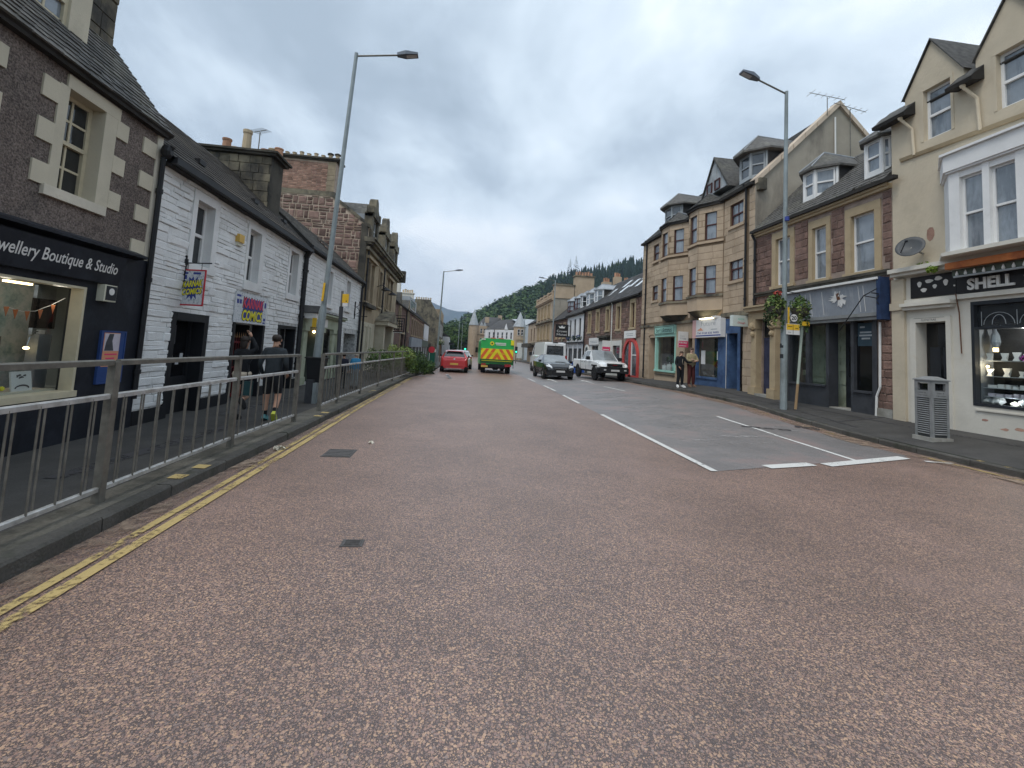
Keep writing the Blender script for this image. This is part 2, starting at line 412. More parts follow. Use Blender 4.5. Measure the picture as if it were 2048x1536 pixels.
def window(parent, F, u0, u1, v0, v1, fm, pm, d=-0.14, nx=1, ny=1, fw=0.05, gb=0.024, mid=0.5, sash=True, name='window', label=None, side=1):
    """Sash or casement window: frame, meeting rail, glazing bars; each pane a sub-part."""
    b = MB(F); t = 0.05
    b.box(u0, u0 + fw, v0, v1, d - t, d + 0.012); b.box(u1 - fw, u1, v0, v1, d - t, d + 0.012)
    b.box(u0 + fw, u1 - fw, v0, v0 + fw * 1.2, d - t, d + 0.01); b.box(u0 + fw, u1 - fw, v1 - fw, v1, d - t, d + 0.01)
    cells = []
    vm = v0 + (v1 - v0) * mid
    if sash:
        b.box(u0 + fw, u1 - fw, vm - fw * .5, vm + fw * .5, d - t, d + 0.02)
        spans = [(v0 + fw * 1.2, vm - fw * .5, d - 0.03), (vm + fw * .5, v1 - fw, d - 0.012)]
    else: spans = [(v0 + fw * 1.2, v1 - fw, d - 0.02)]
    a0, a1 = u0 + fw, u1 - fw
    for s0, s1, dd in spans:
        for i in range(1, nx):
            x = a0 + (a1 - a0) * i / nx; b.box(x - gb / 2, x + gb / 2, s0, s1, dd - .012, dd + 0.014)
        for j in range(1, ny):
            y = s0 + (s1 - s0) * j / ny; b.box(a0, a1, y - gb / 2, y + gb / 2, dd - .011, dd + 0.012)
        for i in range(nx):
            for j in range(ny):
                cells.append((a0 + (a1 - a0) * i / nx, a0 + (a1 - a0) * (i + 1) / nx, s0 + (s1 - s0) * j / ny, s0 + (s1 - s0) * (j + 1) / ny, dd))
    w = b.build(name, fm, parent, label=label)
    for c in cells:
        e = RU(-.003, .003)
        p = MB(F); p.add([(c[0], c[2], c[4] + e), (c[1], c[2], c[4] - e), (c[1], c[3], c[4] + RU(-.004, .004)), (c[0], c[3], c[4] + RU(-.004, .004)),
                          (c[0], c[2], c[4] - .01), (c[1], c[2], c[4] - .01), (c[1], c[3], c[4] - .01), (c[0], c[3], c[4] - .01)],
                         [(0, 1, 2, 3), (7, 6, 5, 4), (0, 4, 5, 1), (1, 5, 6, 2), (2, 6, 7, 3), (3, 7, 4, 0)])
        p.build('pane', pm, w, fix=False)
    return w

def roof(parent, F, u0, u1, d0, v0, d1, v1, mat, ew=0.26, ex=0.2, thick=0.02, name='slates', individual=0, under=None, wob=0.012):
    """Slated slope from eave (d0, v0) to ridge (d1, v1): every slate a tilted tile; bed below it."""
    L = math.hypot(d1 - d0, v1 - v0); td, tv = (d1 - d0) / L, (v1 - v0) / L; nd, nv = tv, -td      # outward normal in (d, v)
    if nv < 0: nd, nv = -nd, -nv
    pt = lambda u, s, h: (u, v0 + tv * s + nv * h, d0 + td * s + nd * h)
    bed = MB(F); P = [pt(u, s, h) for u in (u0, u1) for s in (0, L) for h in (-.12, 0)]
    bed.add(P, [(0, 1, 3, 2), (4, 6, 7, 5), (0, 4, 5, 1), (2, 3, 7, 6), (0, 2, 6, 4), (1, 5, 7, 3)])
    rb = bed.build('roof', under or mat, parent)
    nr = max(1, int(L / ex)); ex = L / nr
    S_ = MB(F); left = individual
    for r in range(nr):
        s0 = r * ex; off = (r % 2) * ew / 2
        k = -1
        while True:
            k += 1
            a = u0 + k * ew - off; bb = a + ew - 0.013
            if a >= u1: break
            a, bb = max(a, u0), min(bb, u1)
            if bb - a < 0.03: continue
            j = RU(-wob, wob); h0 = thick + RU(0, .008)
            q = [pt(a, s0 + j, h0), pt(bb, s0 + j + RU(-.004, .004), h0), pt(bb, s0 + ex * 1.35, .004), pt(a, s0 + ex * 1.35, .004), pt(a, s0 + j, .0), pt(bb, s0 + j, .0)]
            fs = [(0, 1, 2, 3), (0, 4, 5, 1)]
            if left > 0:
                MB(F).add(q, fs + [(0, 3, 4), (1, 5, 2)]).build('slate', mat, parent, fix=False); left -= 1
            else: S_.add(q, fs)
    if S_.f: S_.build(name, mat, parent, fix=False, kind='stuff')
    return rb

# unit masonry blocks shared by every wall: local x = out of the wall, y = along it, z = up
def unit_block(name, ch=0.12, irr=0.0, seed=0):
    rr = random.Random(seed)
    j = lambda: rr.uniform(-irr, irr)
    pts = [(-.5, y, z) for y in (-.5, .5) for z in (-.5, .5)]
    q = [(0.35, y, z) for y, z in ((-.5, -.5), (-.5, .5), (.5, -.5), (.5, .5))]
    f = [(1 + j() * 1.5, y * (1 - ch) + j(), z * (1 - ch * 1.4) + j()) for y, z in ((-.5, -.5), (-.5, .5), (.5, -.5), (.5, .5))]
    V = pts + q + f
    F_ = []
    for a, b in ((0, 4), (4, 8)):
        F_ += [(a, a + 1, b + 1, b), (a + 2, b + 2, b + 3, a + 3), (a, b, b + 2, a + 2), (a + 1, a + 3, b + 3, b + 1)]
    F_ += [(8, 9, 11, 10)]
    me = bpy.data.meshes.new(name); me.from_pydata(V, [], F_)
    bm = bmesh.new(); bm.from_mesh(me); bmesh.ops.recalc_face_normals(bm, faces=bm.faces)
    for f_ in bm.faces:
        if f_.calc_center_median().x > .9 and f_.normal.x < 0: bmesh.ops.reverse_faces(bm, faces=bm.faces)
    bm.to_mesh(me); bm.free()
    return me
ROCK = [unit_block('rock', 0.16, 0.10, s) for s in range(6)]
RUB = [unit_block('rubble', 0.3, 0.13, 20 + s) for s in range(8)]
ASHLAR = [unit_block('ashlar', 0.03, 0.006, s) for s in range(3)]
def stones(parent, F, rects, mat, depth, meshes, name='stone', limit=300, proud=0.0, dvar=0.5, rot=None, key=None):
    """rects (u0,u1,v0,v1): the largest become parts, any past the limit one joined part."""
    rects = sorted(rects, key=key or (lambda r: -(r[1] - r[0]) * (r[3] - r[2])))
    A = Vector(F(0, 0, 0)); du = (Vector(F(1, 0, 0)) - A).normalized(); dn = (Vector(F(0, 0, 1)) - A).normalized()
    rz = math.atan2(dn.y, dn.x); og = origin(parent)
    flip = 1 if abs((Matrix.Rotation(rz, 3, 'Z') @ Vector((0, 1, 0))).dot(du) - 1) < 1e-3 else -1
    for r in rects[:limit]:
        me = random.choice(meshes)
        if me.materials: 
            if me.materials[0] != mat:
                me2 = STONE_MESH.get((me.name, mat.name))
                if not me2: me2 = me.copy(); me2.materials.clear(); me2.materials.append(mat); STONE_MESH[(me.name, mat.name)] = me2
                me = me2
        else: me.materials.append(mat)
        o = bpy.data.objects.new(name, me); COL.objects.link(o); o.parent = parent
        o.location = Vector(F((r[0] + r[1]) / 2, (r[2] + r[3]) / 2, proud)) - og
        o.rotation_euler = (RU(-.012, .012), RU(-.01, .01), rz)
        o.scale = (depth * RU(1 - dvar, 1 + dvar), (r[1] - r[0]), (r[3] - r[2]))
    rest = rects[limit:]
    if rest:
        b = MB(F)
        for r in rest:
            h = depth * RU(1 - dvar, 1 + dvar) + proud; c = min(r[1] - r[0], r[3] - r[2]) * .12
            q = [(r[0], r[2], proud - .01), (r[1], r[2], proud - .01), (r[1], r[3], proud - .01), (r[0], r[3], proud - .01),
                 (r[0] + c, r[2] + c, h), (r[1] - c, r[2] + c, h), (r[1] - c, r[3] - c, h), (r[0] + c, r[3] - c, h)]
            b.add(q, [(4, 5, 6, 7), (0, 1, 5, 4), (1, 2, 6, 5), (2, 3, 7, 6), (3, 0, 4, 7)])
        b.build(name + 's', mat, parent, fix=False, kind='stuff')
STONE_MESH = {}
def courses(u0, u1, v0, v1, holes, h, hv, w, wv, gap=0.012, rough=0.0):
    """Coursed rectangles filling a wall around its openings."""
    out = []; v = v0
    while v < v1 - 0.02:
        hh = min(h * RU(1 - hv, 1 + hv), v1 - v)
        if v1 - v - hh < h * .4: hh = v1 - v
        u = u0 - R() * w * .5
        while u < u1:
            ww = w * RU(1 - wv, 1 + wv)
            a, b = max(u, u0), min(u + ww, u1)
            segs = [(a, b)]
            for q in holes:
                if q[2] < v + hh * .5 < q[3]:
                    ns = []
                    for s, e in segs:
                        if e <= q[0] or s >= q[1]: ns.append((s, e))
                        else:
                            if s < q[0]: ns.append((s, q[0]))
                            if e > q[1]: ns.append((q[1], e))
                    segs = ns
            for s, e in segs:
                if e - s > w * .16:
                    if rough and R() < rough and hh > .12 and e - s > .14:
                        m_ = v + hh * RU(.4, .6); out.append((s + gap / 2, e - gap / 2, v + gap / 2, m_ - gap / 2)); out.append((s + gap / 2, e - gap / 2, m_ + gap / 2, v + hh - gap / 2))
                    else: out.append((s + gap / 2, e - gap / 2, v + gap / 2, v + hh - gap / 2))
            u += ww
        v += hh
    return out
def surround(parent, F, u0, u1, v0, v1, w, mat, d=0.02, sill=True, name='window_surround', sw=None, head=None):
    b = MB(F); head = head or w
    b.box(u0 - w, u0, v0, v1, -.2, d); b.box(u1, u1 + w, v0, v1, -.2, d); b.box(u0 - w, u1 + w, v1, v1 + head, -.2, d + .004)
    if sill: b.box(u0 - w - .04, u1 + w + .04, v0 - (sw or w * .7), v0, -.2, d + .06)
    return b.build(name, mat, parent)
def chimney_pots(parent, pts, mat, h=0.45, r=0.13, cap=None):
    for i, p in enumerate(pts):
        hh = h * RU(.85, 1.15)
        MB().lathe(p, [(r * 1.02, 0), (r * .92, hh * .25), (r * .85, hh * .85), (r, hh * .9), (r, hh), (r * .78, hh), (r * .75, hh * .6)], n=10).build('chimney_pot', mat, parent, smooth=False)
def sprays(pts_fn, n, size, mat_names=None, seed=1, flat=0.5):
    """Leaf faces: returns verts, faces; pts_fn gives (point, outward vector)."""
    rr = random.Random(seed); V = []; Fc = []
    for _ in range(n):
        p, o = pts_fn(rr)
        d = Vector((rr.gauss(0, 1), rr.gauss(0, 1), rr.gauss(0, 1))) * .7 + o * 1.1 + Vector((0, 0, .35))
        if d.length < 1e-4: continue
        d.normalize(); a = d.orthogonal().normalized(); a.rotate(Matrix.Rotation(rr.uniform(0, 6.28), 3, d)); b = d.cross(a)
        s = size * rr.uniform(.6, 1.35); k = len(V)
        V += [tuple(p - a * s), tuple(p + b * s * .55 + d * s * .12), tuple(p + a * s), tuple(p - b * s * .55 + d * s * .12)]
        Fc.append((k, k + 1, k + 2, k + 3))
    return V, Fc
def ell_pts(c, r, inner=0.35):
    c = Vector(c)
    def f(rr):
        while True:
            q = Vector((rr.uniform(-1, 1), rr.uniform(-1, 1), rr.uniform(-1, 1)))
            if inner < q.length < 1: break
        return c + Vector((q.x * r[0], q.y * r[1], q.z * r[2])), q.normalized()
    return f
def leaf_mesh(name, mats, parent, parts, smooth=False, **k):
    """parts: list of (centre, radii, count, leaf size, material index, seed)."""
    b = MB()
    for c, r, n, s, mi, sd in parts:
        V, Fc = sprays(ell_pts(c, r), n, s, seed=sd)
        b.add(V, Fc, mi)
    return b.build(name, mats, parent, fix=False, **k)
def drain(parent, F, u, v0, v1, d=0.07, r=0.045, mat=None, name='drainpipe', swan=True):
    b = MB(F); b.tube((u, v0, d), (u, v1, d), r, n=8)
    for v in [v0 + .4 + k * 1.5 for k in range(int((v1 - v0) / 1.5) + 1)]:
        if v < v1: b.tube((u, v, d), (u, v + .07, d), r * 1.35, n=8)
    if swan: b.tube((u, v1, d), (u, v1 + .22, d + .13), r, n=8)
    return b.build(name, mat, parent, smooth=False)

# ---------------------------------------------------------------- material library
CH = [(0.447, 0.277, 0.175), (0.327, 0.202, 0.150), (0.297, 0.181, 0.146), (0.258, 0.162, 0.135), (0.396, 0.250, 0.175), (0.189, 0.127, 0.110), (0.482, 0.308, 0.204), (0.301, 0.179, 0.135), (0.249, 0.181, 0.157), (0.361, 0.231, 0.172), (0.138, 0.092, 0.084), (0.112, 0.077, 0.073)]
chip_mat('red_road', CH, (.085, .058, .051), 82, .35, patch=((.27, .178, .152), .5, .56, .80), rough=.47, spec=.9)
chip_mat('grey_road', [(.23, .215, .21), (.19, .178, .175), (.255, .235, .225), (.26, .21, .19), (.175, .165, .165)], (.15, .14, .138), 70, .25, rough=.5, spec=.8, patch=((.255, .18, .165), .8, .52, .66))
M('pave', (.062, .059, .056), .9, .25, 1.6, .35, 60, c2=(.055, .053, .05), c2s=.9, fine=.18)
M('kerb', (.085, .08, .072), .88, .25, 3.5, .4, 50, c2=(.05, .053, .038), c2s=2.2, c2lo=.52, c2hi=.66, rnd=.14, fine=.15)
M('plinth', (.13, .12, .10), .9, .3, 2.5, .4, 40, c2=(.065, .062, .052), c2s=1.6, fine=.15)
M('joint', (.03, .029, .027), .9, .2)
worn_mat('yellow_line', (.50, .37, .15), scale=26, lo=.39, hi=.49)
worn_mat('yellow_faint', (.42, .31, .13), scale=16, lo=.5, hi=.6)
worn_mat('white_line', (.66, .65, .62), scale=24, lo=.34, hi=.46)
worn_mat('white_worn', (.36, .34, .33), scale=9, lo=.51, hi=.62, big=2.5)
worn_mat('gutter_dust', (.30, .22, .16), scale=6, lo=.46, hi=.62, big=1.2)
worn_mat('tar_patch', (.045, .042, .045), scale=8, lo=.42, hi=.52)
M('pebbledash', (0.168, 0.136, 0.120), .95, .30, 1.1, 1.0, 48, c2=(.11, .095, .085), c2s=.9, c2lo=.52, c2hi=.72, fine=.6)
M('cream_stone', (.56, .51, .40), .85, .07, 2.0, .12, 25, c2=(.42, .38, .29), c2s=1.5, c2lo=.6, c2hi=.8, rnd=.04)
M('old_white_paint', (.62, .57, .47), .6, .12, 3, .1, 30, c2=(.40, .33, .24), c2s=3, c2lo=.62, c2hi=.74)
M('slate', (.088, .084, .078), .72, .45, 7, .3, 30, c2=(.12, .115, .095), c2s=1.0, c2lo=.5, c2hi=.7, rnd=.32)
M('slate_brown', (.062, .055, .049), .85, .3, 1.6, .3, 30, c2=(.105, .09, .072), c2s=.8, rnd=.1)
M('slate_dark', (.055, .052, .052), .72, .35, 2.2, .3, 30, c2=(.085, .082, .075), c2s=1.3)
M('slate_bed', (.035, .033, .031), .9, .2)
M('lead', (.30, .32, .34), .55, .2, 3)
M('black_paint', (.012, .013, .016), .55, .2, 2, .12, 20)
M('navy_front', (0.010, 0.012, 0.018), .6, .25, 2.0, .2, 14, c2=(.02, .023, .032), c2s=2)
M('pipe_black', (.018, .018, .02), .5, .3, 6)
M('white_wash', (.76, .765, .76), .88, .10, 1.5, .5, 35, c2=(.50, .50, .48), c2s=1.2, c2lo=.58, c2hi=.76, rnd=.05)
M('white_wash_bed', (.50, .50, .49), .92, .45, 9, .6, 30, c2=(.16, .16, .155), c2s=6, c2lo=.56, c2hi=.68)
M('white_smooth', (.74, .74, .73), .8, .08, 2, .1, 25, c2=(.55, .55, .53), c2s=1.5, c2lo=.62, c2hi=.78)
M('white_frame', (.74, .74, .73), .45, .06, 3)
M('cream_frame', (.56, .50, .36), .5, .12, 4)
M('pane_dark', (.018, .021, .024), .05, .5, .9, spec=.75)
M('pane_grey', (.075, .085, .095), .05, .35, 1.2, spec=.9)
M('pane_pale', (.21, .24, .27), .05, .28, 1.1, spec=1.0, c2=(.12, .145, .17), c2s=1.6, c2str=(3, 3, .7))  # lightened blue-grey base colour carries the sky's reflection as well as net curtains
M('pane_black', (.006, .006, .007), .06, .3, 1, spec=.6)
glass_mat('shop_glass')
M('galv', (.165, .158, .138), .5, .3, 9, .1, 30, metal=.35, c2=(.15, .135, .115), c2s=4, c2lo=.5, c2hi=.7)
M('galv_light', (.46, .46, .45), .45, .25, 9, metal=.35, c2=(.3, .29, .27), c2s=5)
M('lamp_grey', (.26, .30, .31), .5, .14, 4, c2=(.19, .215, .215), c2s=2.5, c2str=(1, 1, .4), metal=.2)
M('lamp_head', (.15, .175, .215), .4, .1, 4)
M('lens', (.55, .56, .58), .2, .1, 6)
M('rust', (.15, .07, .04), .85, .4, 8)
M('rubble', (.215, .14, .115), .9, .30, 2.2, .6, 30, c2=(.135, .085, .072), c2s=1.4, rnd=.42, fine=.15)
M('mortar', (.50, .40, .31), .95, .2, 3, .5, 40, c2=(.34, .25, .18), c2s=1.2)
M('brick', (.36, .215, .16), .9, .25, 3, .4, 40, c2=(.26, .15, .12), c2s=1.8, rnd=.35)
M('brick_mortar', (.44, .35, .28), .95, .25, 3, .5)
M('grimy_stone', (.20, .175, .125), .92, .3, 1.6, .5, 20, c2=(.055, .052, .046), c2s=1.3, c2lo=.44, c2hi=.62, c2str=(1, 1, .6), rnd=.2)
M('grime', (.075, .068, .055), .92, .4, 1.4, .4, 20, c2=(.03, .03, .028), c2s=1.2)
M('bank_stone', (0.357, 0.285, 0.191), .88, .2, 1.6, .25, 20, c2=(.20, .165, .12), c2s=1.1, c2lo=.5, c2hi=.72, c2str=(1, 1, .35))
M('bank_cream', (0.476, 0.442, 0.340), .75, .12, 2, .1, 20, c2=(.44, .40, .30), c2s=1.6)
M('terra', (.42, .235, .15), .85, .25, 4, .2, 30, rnd=.15)
M('buff_pot', (.50, .40, .27), .85, .2, 4, .2, 30, rnd=.15)
M('cream_paint', (0.544, 0.471, 0.356), .85, .09, 1.4, .35, 14, c2=(.47, .41, .31), c2s=1.4, c2lo=.55, c2hi=.75)
M('cream_pale', (.62, .59, .52), .7, .08, 1.6, .2, 16, c2=(.58, .52, .42), c2s=1.7, c2lo=.6, c2hi=.78)
M('soffit', (.03, .027, .024), .9, .3)
M('brown_stone', (0.183, 0.115, 0.092), .92, .30, 2.6, .6, 28, c2=(.14, .092, .078), c2s=1.9, rnd=.28, fine=.18)
M('brown_mortar', (.30, .235, .195), .95, .25, 3, .4)
M('yellow_dressing', (0.410, 0.323, 0.205), .85, .12, 2, .2, 20, c2=(.30, .22, .13), c2s=1.3, c2lo=.56, c2hi=.74)
M('tan_ashlar', (.435, .34, .245), .88, .12, 1.8, .25, 26, c2=(.32, .24, .16), c2s=1.2, c2lo=.52, c2hi=.75, rnd=.10)
M('tan_joint', (0.189, 0.136, 0.087), .95, .2, 3)
M('tan_smooth', (.445, .345, .245), .85, .1, 1.5, .15, 20, c2=(.33, .25, .17), c2s=1.3, c2lo=.55, c2hi=.75)
M('render_grey', (.34, .305, .25), .92, .16, .8, .3, 30, c2=(.17, .15, .125), c2s=.75, c2lo=.54, c2hi=.72, c2str=(1, 1, .28))
M('skew_stone', (.56, .46, .36), .9, .15, 2, .2, 20)
M('maroon_frame', (.075, .028, .025), .5, .2, 4)
M('zinc_grey', (.36, .385, .40), .6, .14, 2, c2=(.28, .30, .31), c2s=2)
M('shop_black', (.022, .025, .03), .5, .25, 2, .1, 15)
M('shop_charcoal', (.05, .053, .06), .55, .2, 2, .1, 15, c2=(.035, .037, .042), c2s=2)
M('faded_blue', (.27, .295, .33), .75, .14, 1.6, .15, 15, c2=(.38, .40, .425), c2s=1.8, c2lo=.52, c2hi=.68, c2str=(1, 2.2, .5))
M('door_blue', (.04, .045, .085), .55, .2, 3, .1, 20, c2=(.025, .027, .05), c2s=5)
M('shop_blue', (.065, .12, .235), .6, .25, 2.2, .2, 18, c2=(.035, .065, .15), c2s=2.2, c2lo=.48, c2hi=.64)
M('mint', (.34, .60, .51), .55, .07, 2)
M('ink', (.02, .025, .03), .7, 0)
M('sign_black', (.016, .014, .014), .45, .2, 3)
M('sign_white', (.72, .71, .69), .5, .06, 4)
M('sign_letter', (.64, .62, .58), .6, .08, 4)
M('sign_yellow', (.75, .46, .035), .5, .08, 5)
M('sign_red', (.55, .035, .05), .5, .08, 4)
M('sign_pink', (.70, .06, .16), .5, .08, 4)
M('comic_blue', (.04, .06, .26), .5, .1, 6)
M('comic_yellow', (.80, .72, .03), .5, .05, 6)
M('comic_red', (.62, .06, .11), .5, .05, 6)
mottled('comic_print', [(.16, .19, .27), (.50, .53, .56), (.70, .71, .72), (.40, .43, .47)], 26)
M('orange_wood', (.52, .17, .05), .6, .2, 3, .2, 30, c2=(.33, .09, .03), c2s=2.5)
M('alarm_cream', (.60, .585, .47), .5, .08, 5)
M('alarm_yellow', (.66, .42, .10), .5, .12, 5)
M('notice_blue', (.03, .065, .20), .4, .15, 3)
M('poster_orange', (.66, .30, .17), .6, .06, 4)
M('poster_photo', (.55, .50, .56), .6, .12, 6)
M('poster_dark', (.06, .06, .07), .6, .3, 9)
mottled('teal_board', [(.10, .15, .15), (.22, .27, .26), (.36, .37, .35), (.2, .25, .245)], 4.5)
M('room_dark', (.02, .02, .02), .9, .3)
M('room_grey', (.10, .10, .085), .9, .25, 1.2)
M('plinth_grey', (.30, .32, .34), .8, .08)
M('paper', (.70, .70, .68), .8, .05)
M('print_dark', (.07, .07, .075), .8, .3, 12)
M('flag_orange', (.50, .16, .06), .8, .15, 9)
M('warm_bulb', (1.0, .72, .36), .4, 0, emit=6)
M('cool_strip', (1.0, .90, .62), .4, 0, emit=5)
M('dim_bulb', (1.0, .62, .28), .4, 0, emit=9)
M('gate_red', (.14, .014, .018), .5, .25, 5)
M('gate_tip', (.42, .24, .12), .5, .2, 5)
M('green_shop', (.35, .385, .285), .65, .14, 2, .1, 15, c2=(.25, .28, .20), c2s=1.8)
M('green_dark', (.09, .11, .085), .7, .2, 3)
M('bin_black', (.014, .015, .017), .5, .2, 4)
M('bin_grey', (.235, .24, .24), .5, .12, 5, .05, 30, c2=(.18, .19, .185), c2s=3)
M('bin_dark', (.05, .052, .052), .7, .2, 5)
M('concrete', (.33, .32, .29), .9, .2, 3, .3, 30, c2=(.22, .21, .18), c2s=2)
M('timber_post', (.33, .22, .12), .85, .2, 4, .2, 30)
M('post_green', (.36, .42, .36), .7, .1, 4)
M('leaf_a', (.055, .105, .022), .6, .25, 8); M('leaf_b', (.095, .16, .03), .6, .25, 8); M('leaf_c', (.03, .06, .018), .65, .25, 8); M('leaf_y', (.20, .25, .07), .6, .25, 8)
M('hill_a', (.030, .062, .018), .8, .35, .05); M('hill_b', (.050, .088, .022), .8, .35, .05); M('hill_c', (.014, .032, .016), .85, .3, .05); M('hill_d', (.068, .105, .03), .8, .3, .05)
M('flower_red', (.40, .06, .04), .6, .2, 9)
M('bark', (.07, .055, .04), .9, .3, 5)
M('hill_ground', (.03, .055, .02), .95, .4, .02)
M('mountain', (.05, .07, .062), .95, .3, .004, c2=(.12, .12, .085), c2s=.006)
M('skin', (.46, .27, .19), .6, .06, 9); M('skin_pink', (.50, .33, .26), .6, .05, 9)
M('hair_dark', (.03, .022, .018), .6, .2, 30); M('hair_blond', (.36, .25, .12), .6, .2, 30); M('hair_brown', (.08, .05, .035), .6, .2, 30); M('hair_fair', (.50, .46, .40), .6, .1, 30)
M('cloth_black', (.014, .015, .018), .9, .2, 20); M('cloth_charcoal', (.03, .037, .043), .9, .15, 14, .2, 60); M('cloth_navy', (.018, .02, .035), .9, .15, 14)
M('cloth_blue', (.03, .19, .36), .85, .12, 14); M('cloth_grey', (.24, .28, .30), .9, .15, 14); M('cloth_khaki', (.30, .255, .15), .9, .15, 14, .2, 50); M('cloth_maroon', (.085, .022, .02), .9, .15, 14)
M('shoe_white', (.70, .70, .69), .6, .05, 9); M('shoe_teal', (.10, .26, .28), .6, .1, 9); M('shoe_brown', (.16, .10, .07), .7, .1, 9); M('shoe_black', (.015, .015, .016), .6, .1, 9); M('neon', (.50, .55, .08), .6, .1, 9); M('pale_cloth', (.55, .47, .37), .85, .1, 14)
M('car_red', (.46, .012, .016), .28, 0, coat=.8, spec=.5); M('car_black', (.012, .013, .014), .2, 0, coat=.45, spec=.4); M('car_white', (.78, .79, .79), .3, 0, coat=.6, spec=.5); M('car_silver', (.45, .46, .46), .3, 0, coat=.6, metal=.3)
M('car_glass', (.02, .023, .026), .04, .3, 1.5, spec=.9); M('car_glass_pale', (.20, .22, .23), .04, .3, 1.5, spec=1.0)
M('tyre', (.018, .018, .018), .85, .2, 9); M('rim', (.42, .42, .43), .35, .1, 9, metal=.7); M('rim_dark', (.03, .03, .03), .4, .1, 9); M('trim_black', (.017, .017, .018), .6, .15, 9)
M('tail_red', (.32, .008, .01), .2, 0, spec=.6); M('head_clear', (.75, .77, .78), .12, 0, spec=.9, metal=.3); M('plate_yellow', (.60, .40, .09), .6, .1, 3); M('plate_white', (.55, .55, .54), .6, .1, 3); M('chrome', (.6, .6, .6), .18, .05, 5, metal=1.0)
M('amb_green', (.02, .42, .085), .4, .05, 2, coat=.3); M('amb_yellow', (.82, .74, .03), .4, .05, 2); M('amb_red', (.72, .14, .035), .4, .05, 2); M('amb_dark', (.02, .10, .03), .5, .1, 2); M('lamp_amber', (.60, .22, .12), .3, 0)
M('green_light', (.05, 1.0, .55), .3, 0, emit=1.6)
M('blue_tarp', (.03, .09, .34), .6, .1, 5)
M('arch_red', (.52, .07, .06), .5, .08, 4); M('pale_paint', (.60, .60, .56), .7, .1, 2); M('pub_white', (.68, .69, .70), .75, .08, 2); M('pub_black', (.02, .022, .025), .6, .15, 2)
M('door_brown', (.10, .06, .04), .6, .2, 4)
M('litter_paper', (.62, .58, .48), .85, .15, 30); M('iron', (.085, .08, .078), .5, .3, 20, .2, 60); M('dish_grey', (.07, .075, .08), .5, .2, 5); M('weed', (.16, .24, .03), .7, .2, 9)
M('curtain', (.42, .41, .38), .9, .12, 6)

def lamp_light(parent, loc, watts, col=(1, .8, .55), r=.05):
    l_ = bpy.data.lights.new('lamp_light', 'POINT'); l_.energy = watts; l_.color = col; l_.shadow_soft_size = r
    o = bpy.data.objects.new('lamp_light', l_); COL.objects.link(o); o.parent = parent; o.location = Vector(loc) - origin(parent); return o
# ================================================================ GROUND
def lerp_tab(t, x):
    if x <= t[0][0]: return t[0][1]
    for (a, b), (c, d) in zip(t, t[1:]):
        if x <= c: return b + (d - b) * (x - a) / (c - a)
    return t[-1][1]
KL = [(-6, -2.72), (3, -2.70), (5, -2.69), (6.5, -2.64), (8, -2.58), (11.6, -2.53), (23, -2.33), (25, -2.15), (27, -1.85), (30, -1.62), (35, -1.45), (60, -1.45), (95, -6)]
KR = [(-6, 8.3), (6, 8.45), (7, 8.5), (12, 8.9), (16, 9.12), (20, 9.5), (24, 9.92), (30, 10.02), (45, 10.0), (60, 9.9), (75, 9.4), (95, 9.0)]
ER = [(0, .13), (9, .13), (11, .2), (13, .31), (17, .34), (22, .22), (28, .14), (40, 0.0), (95, .0)]
WR = [(0, .40), (9, .42), (11, .46), (14.4, .47), (16, .56), (18, .58), (22, .52), (26, .44), (39, .1), (95, .12)]
def kl(y): return lerp_tab(KL, y)
def kr(y): return lerp_tab(KR, y)
def zroad(x, y):
    if x < 3.9: return 0.0
    return lerp_tab(ER, y) * min(1.0, (x - 3.9) / (kr(y) - 3.9))
def zpave(x, y):
    k = kr(y); a = lerp_tab(ER, y) + .11
    return a + (lerp_tab(WR, y) - a) * max(0.0, min(1.2, (x - k) / (XR - k)))
def sheet(name, xfn, ys, nx, zf, mat, dz=0.0, kind='structure', parent=None):
    b = MB(); P = []
    for y in ys:
        x0, x1 = xfn(y)
        for i in range(nx + 1):
            x = x0 + (x1 - x0) * i / nx; P.append((x, y, zf(x, y) + dz))
    fs = [(j * (nx + 1) + i, j * (nx + 1) + i + 1, (j + 1) * (nx + 1) + i + 1, (j + 1) * (nx + 1) + i) for j in range(len(ys) - 1) for i in range(nx)]
    b.add(P, fs); return b.build(name, mat, parent, fix=False, kind=kind, smooth=True)
YS = [-6 + k * .75 for k in range(48)] + [30 + k * 2.5 for k in range(27)]
gb = MB(); gb.quad((-2900, -300, -.4), (2900, -300, -.4), (2900, 3100, -.4), (-2900, 3100, -.4))
gb.build('ground', MATS['hill_ground'], kind='structure', fix=False)
sheet('road', lambda y: (kl(y) - .02, kr(y) + .02), YS, 24, zroad, MATS['red_road'])
b = MB(); b.quad((-16, 92, -.03), (24, 92, -.03), (24, 130, -.03), (-16, 130, -.03)); b.build('road_junction', MATS['grey_road'], kind='structure', fix=False)
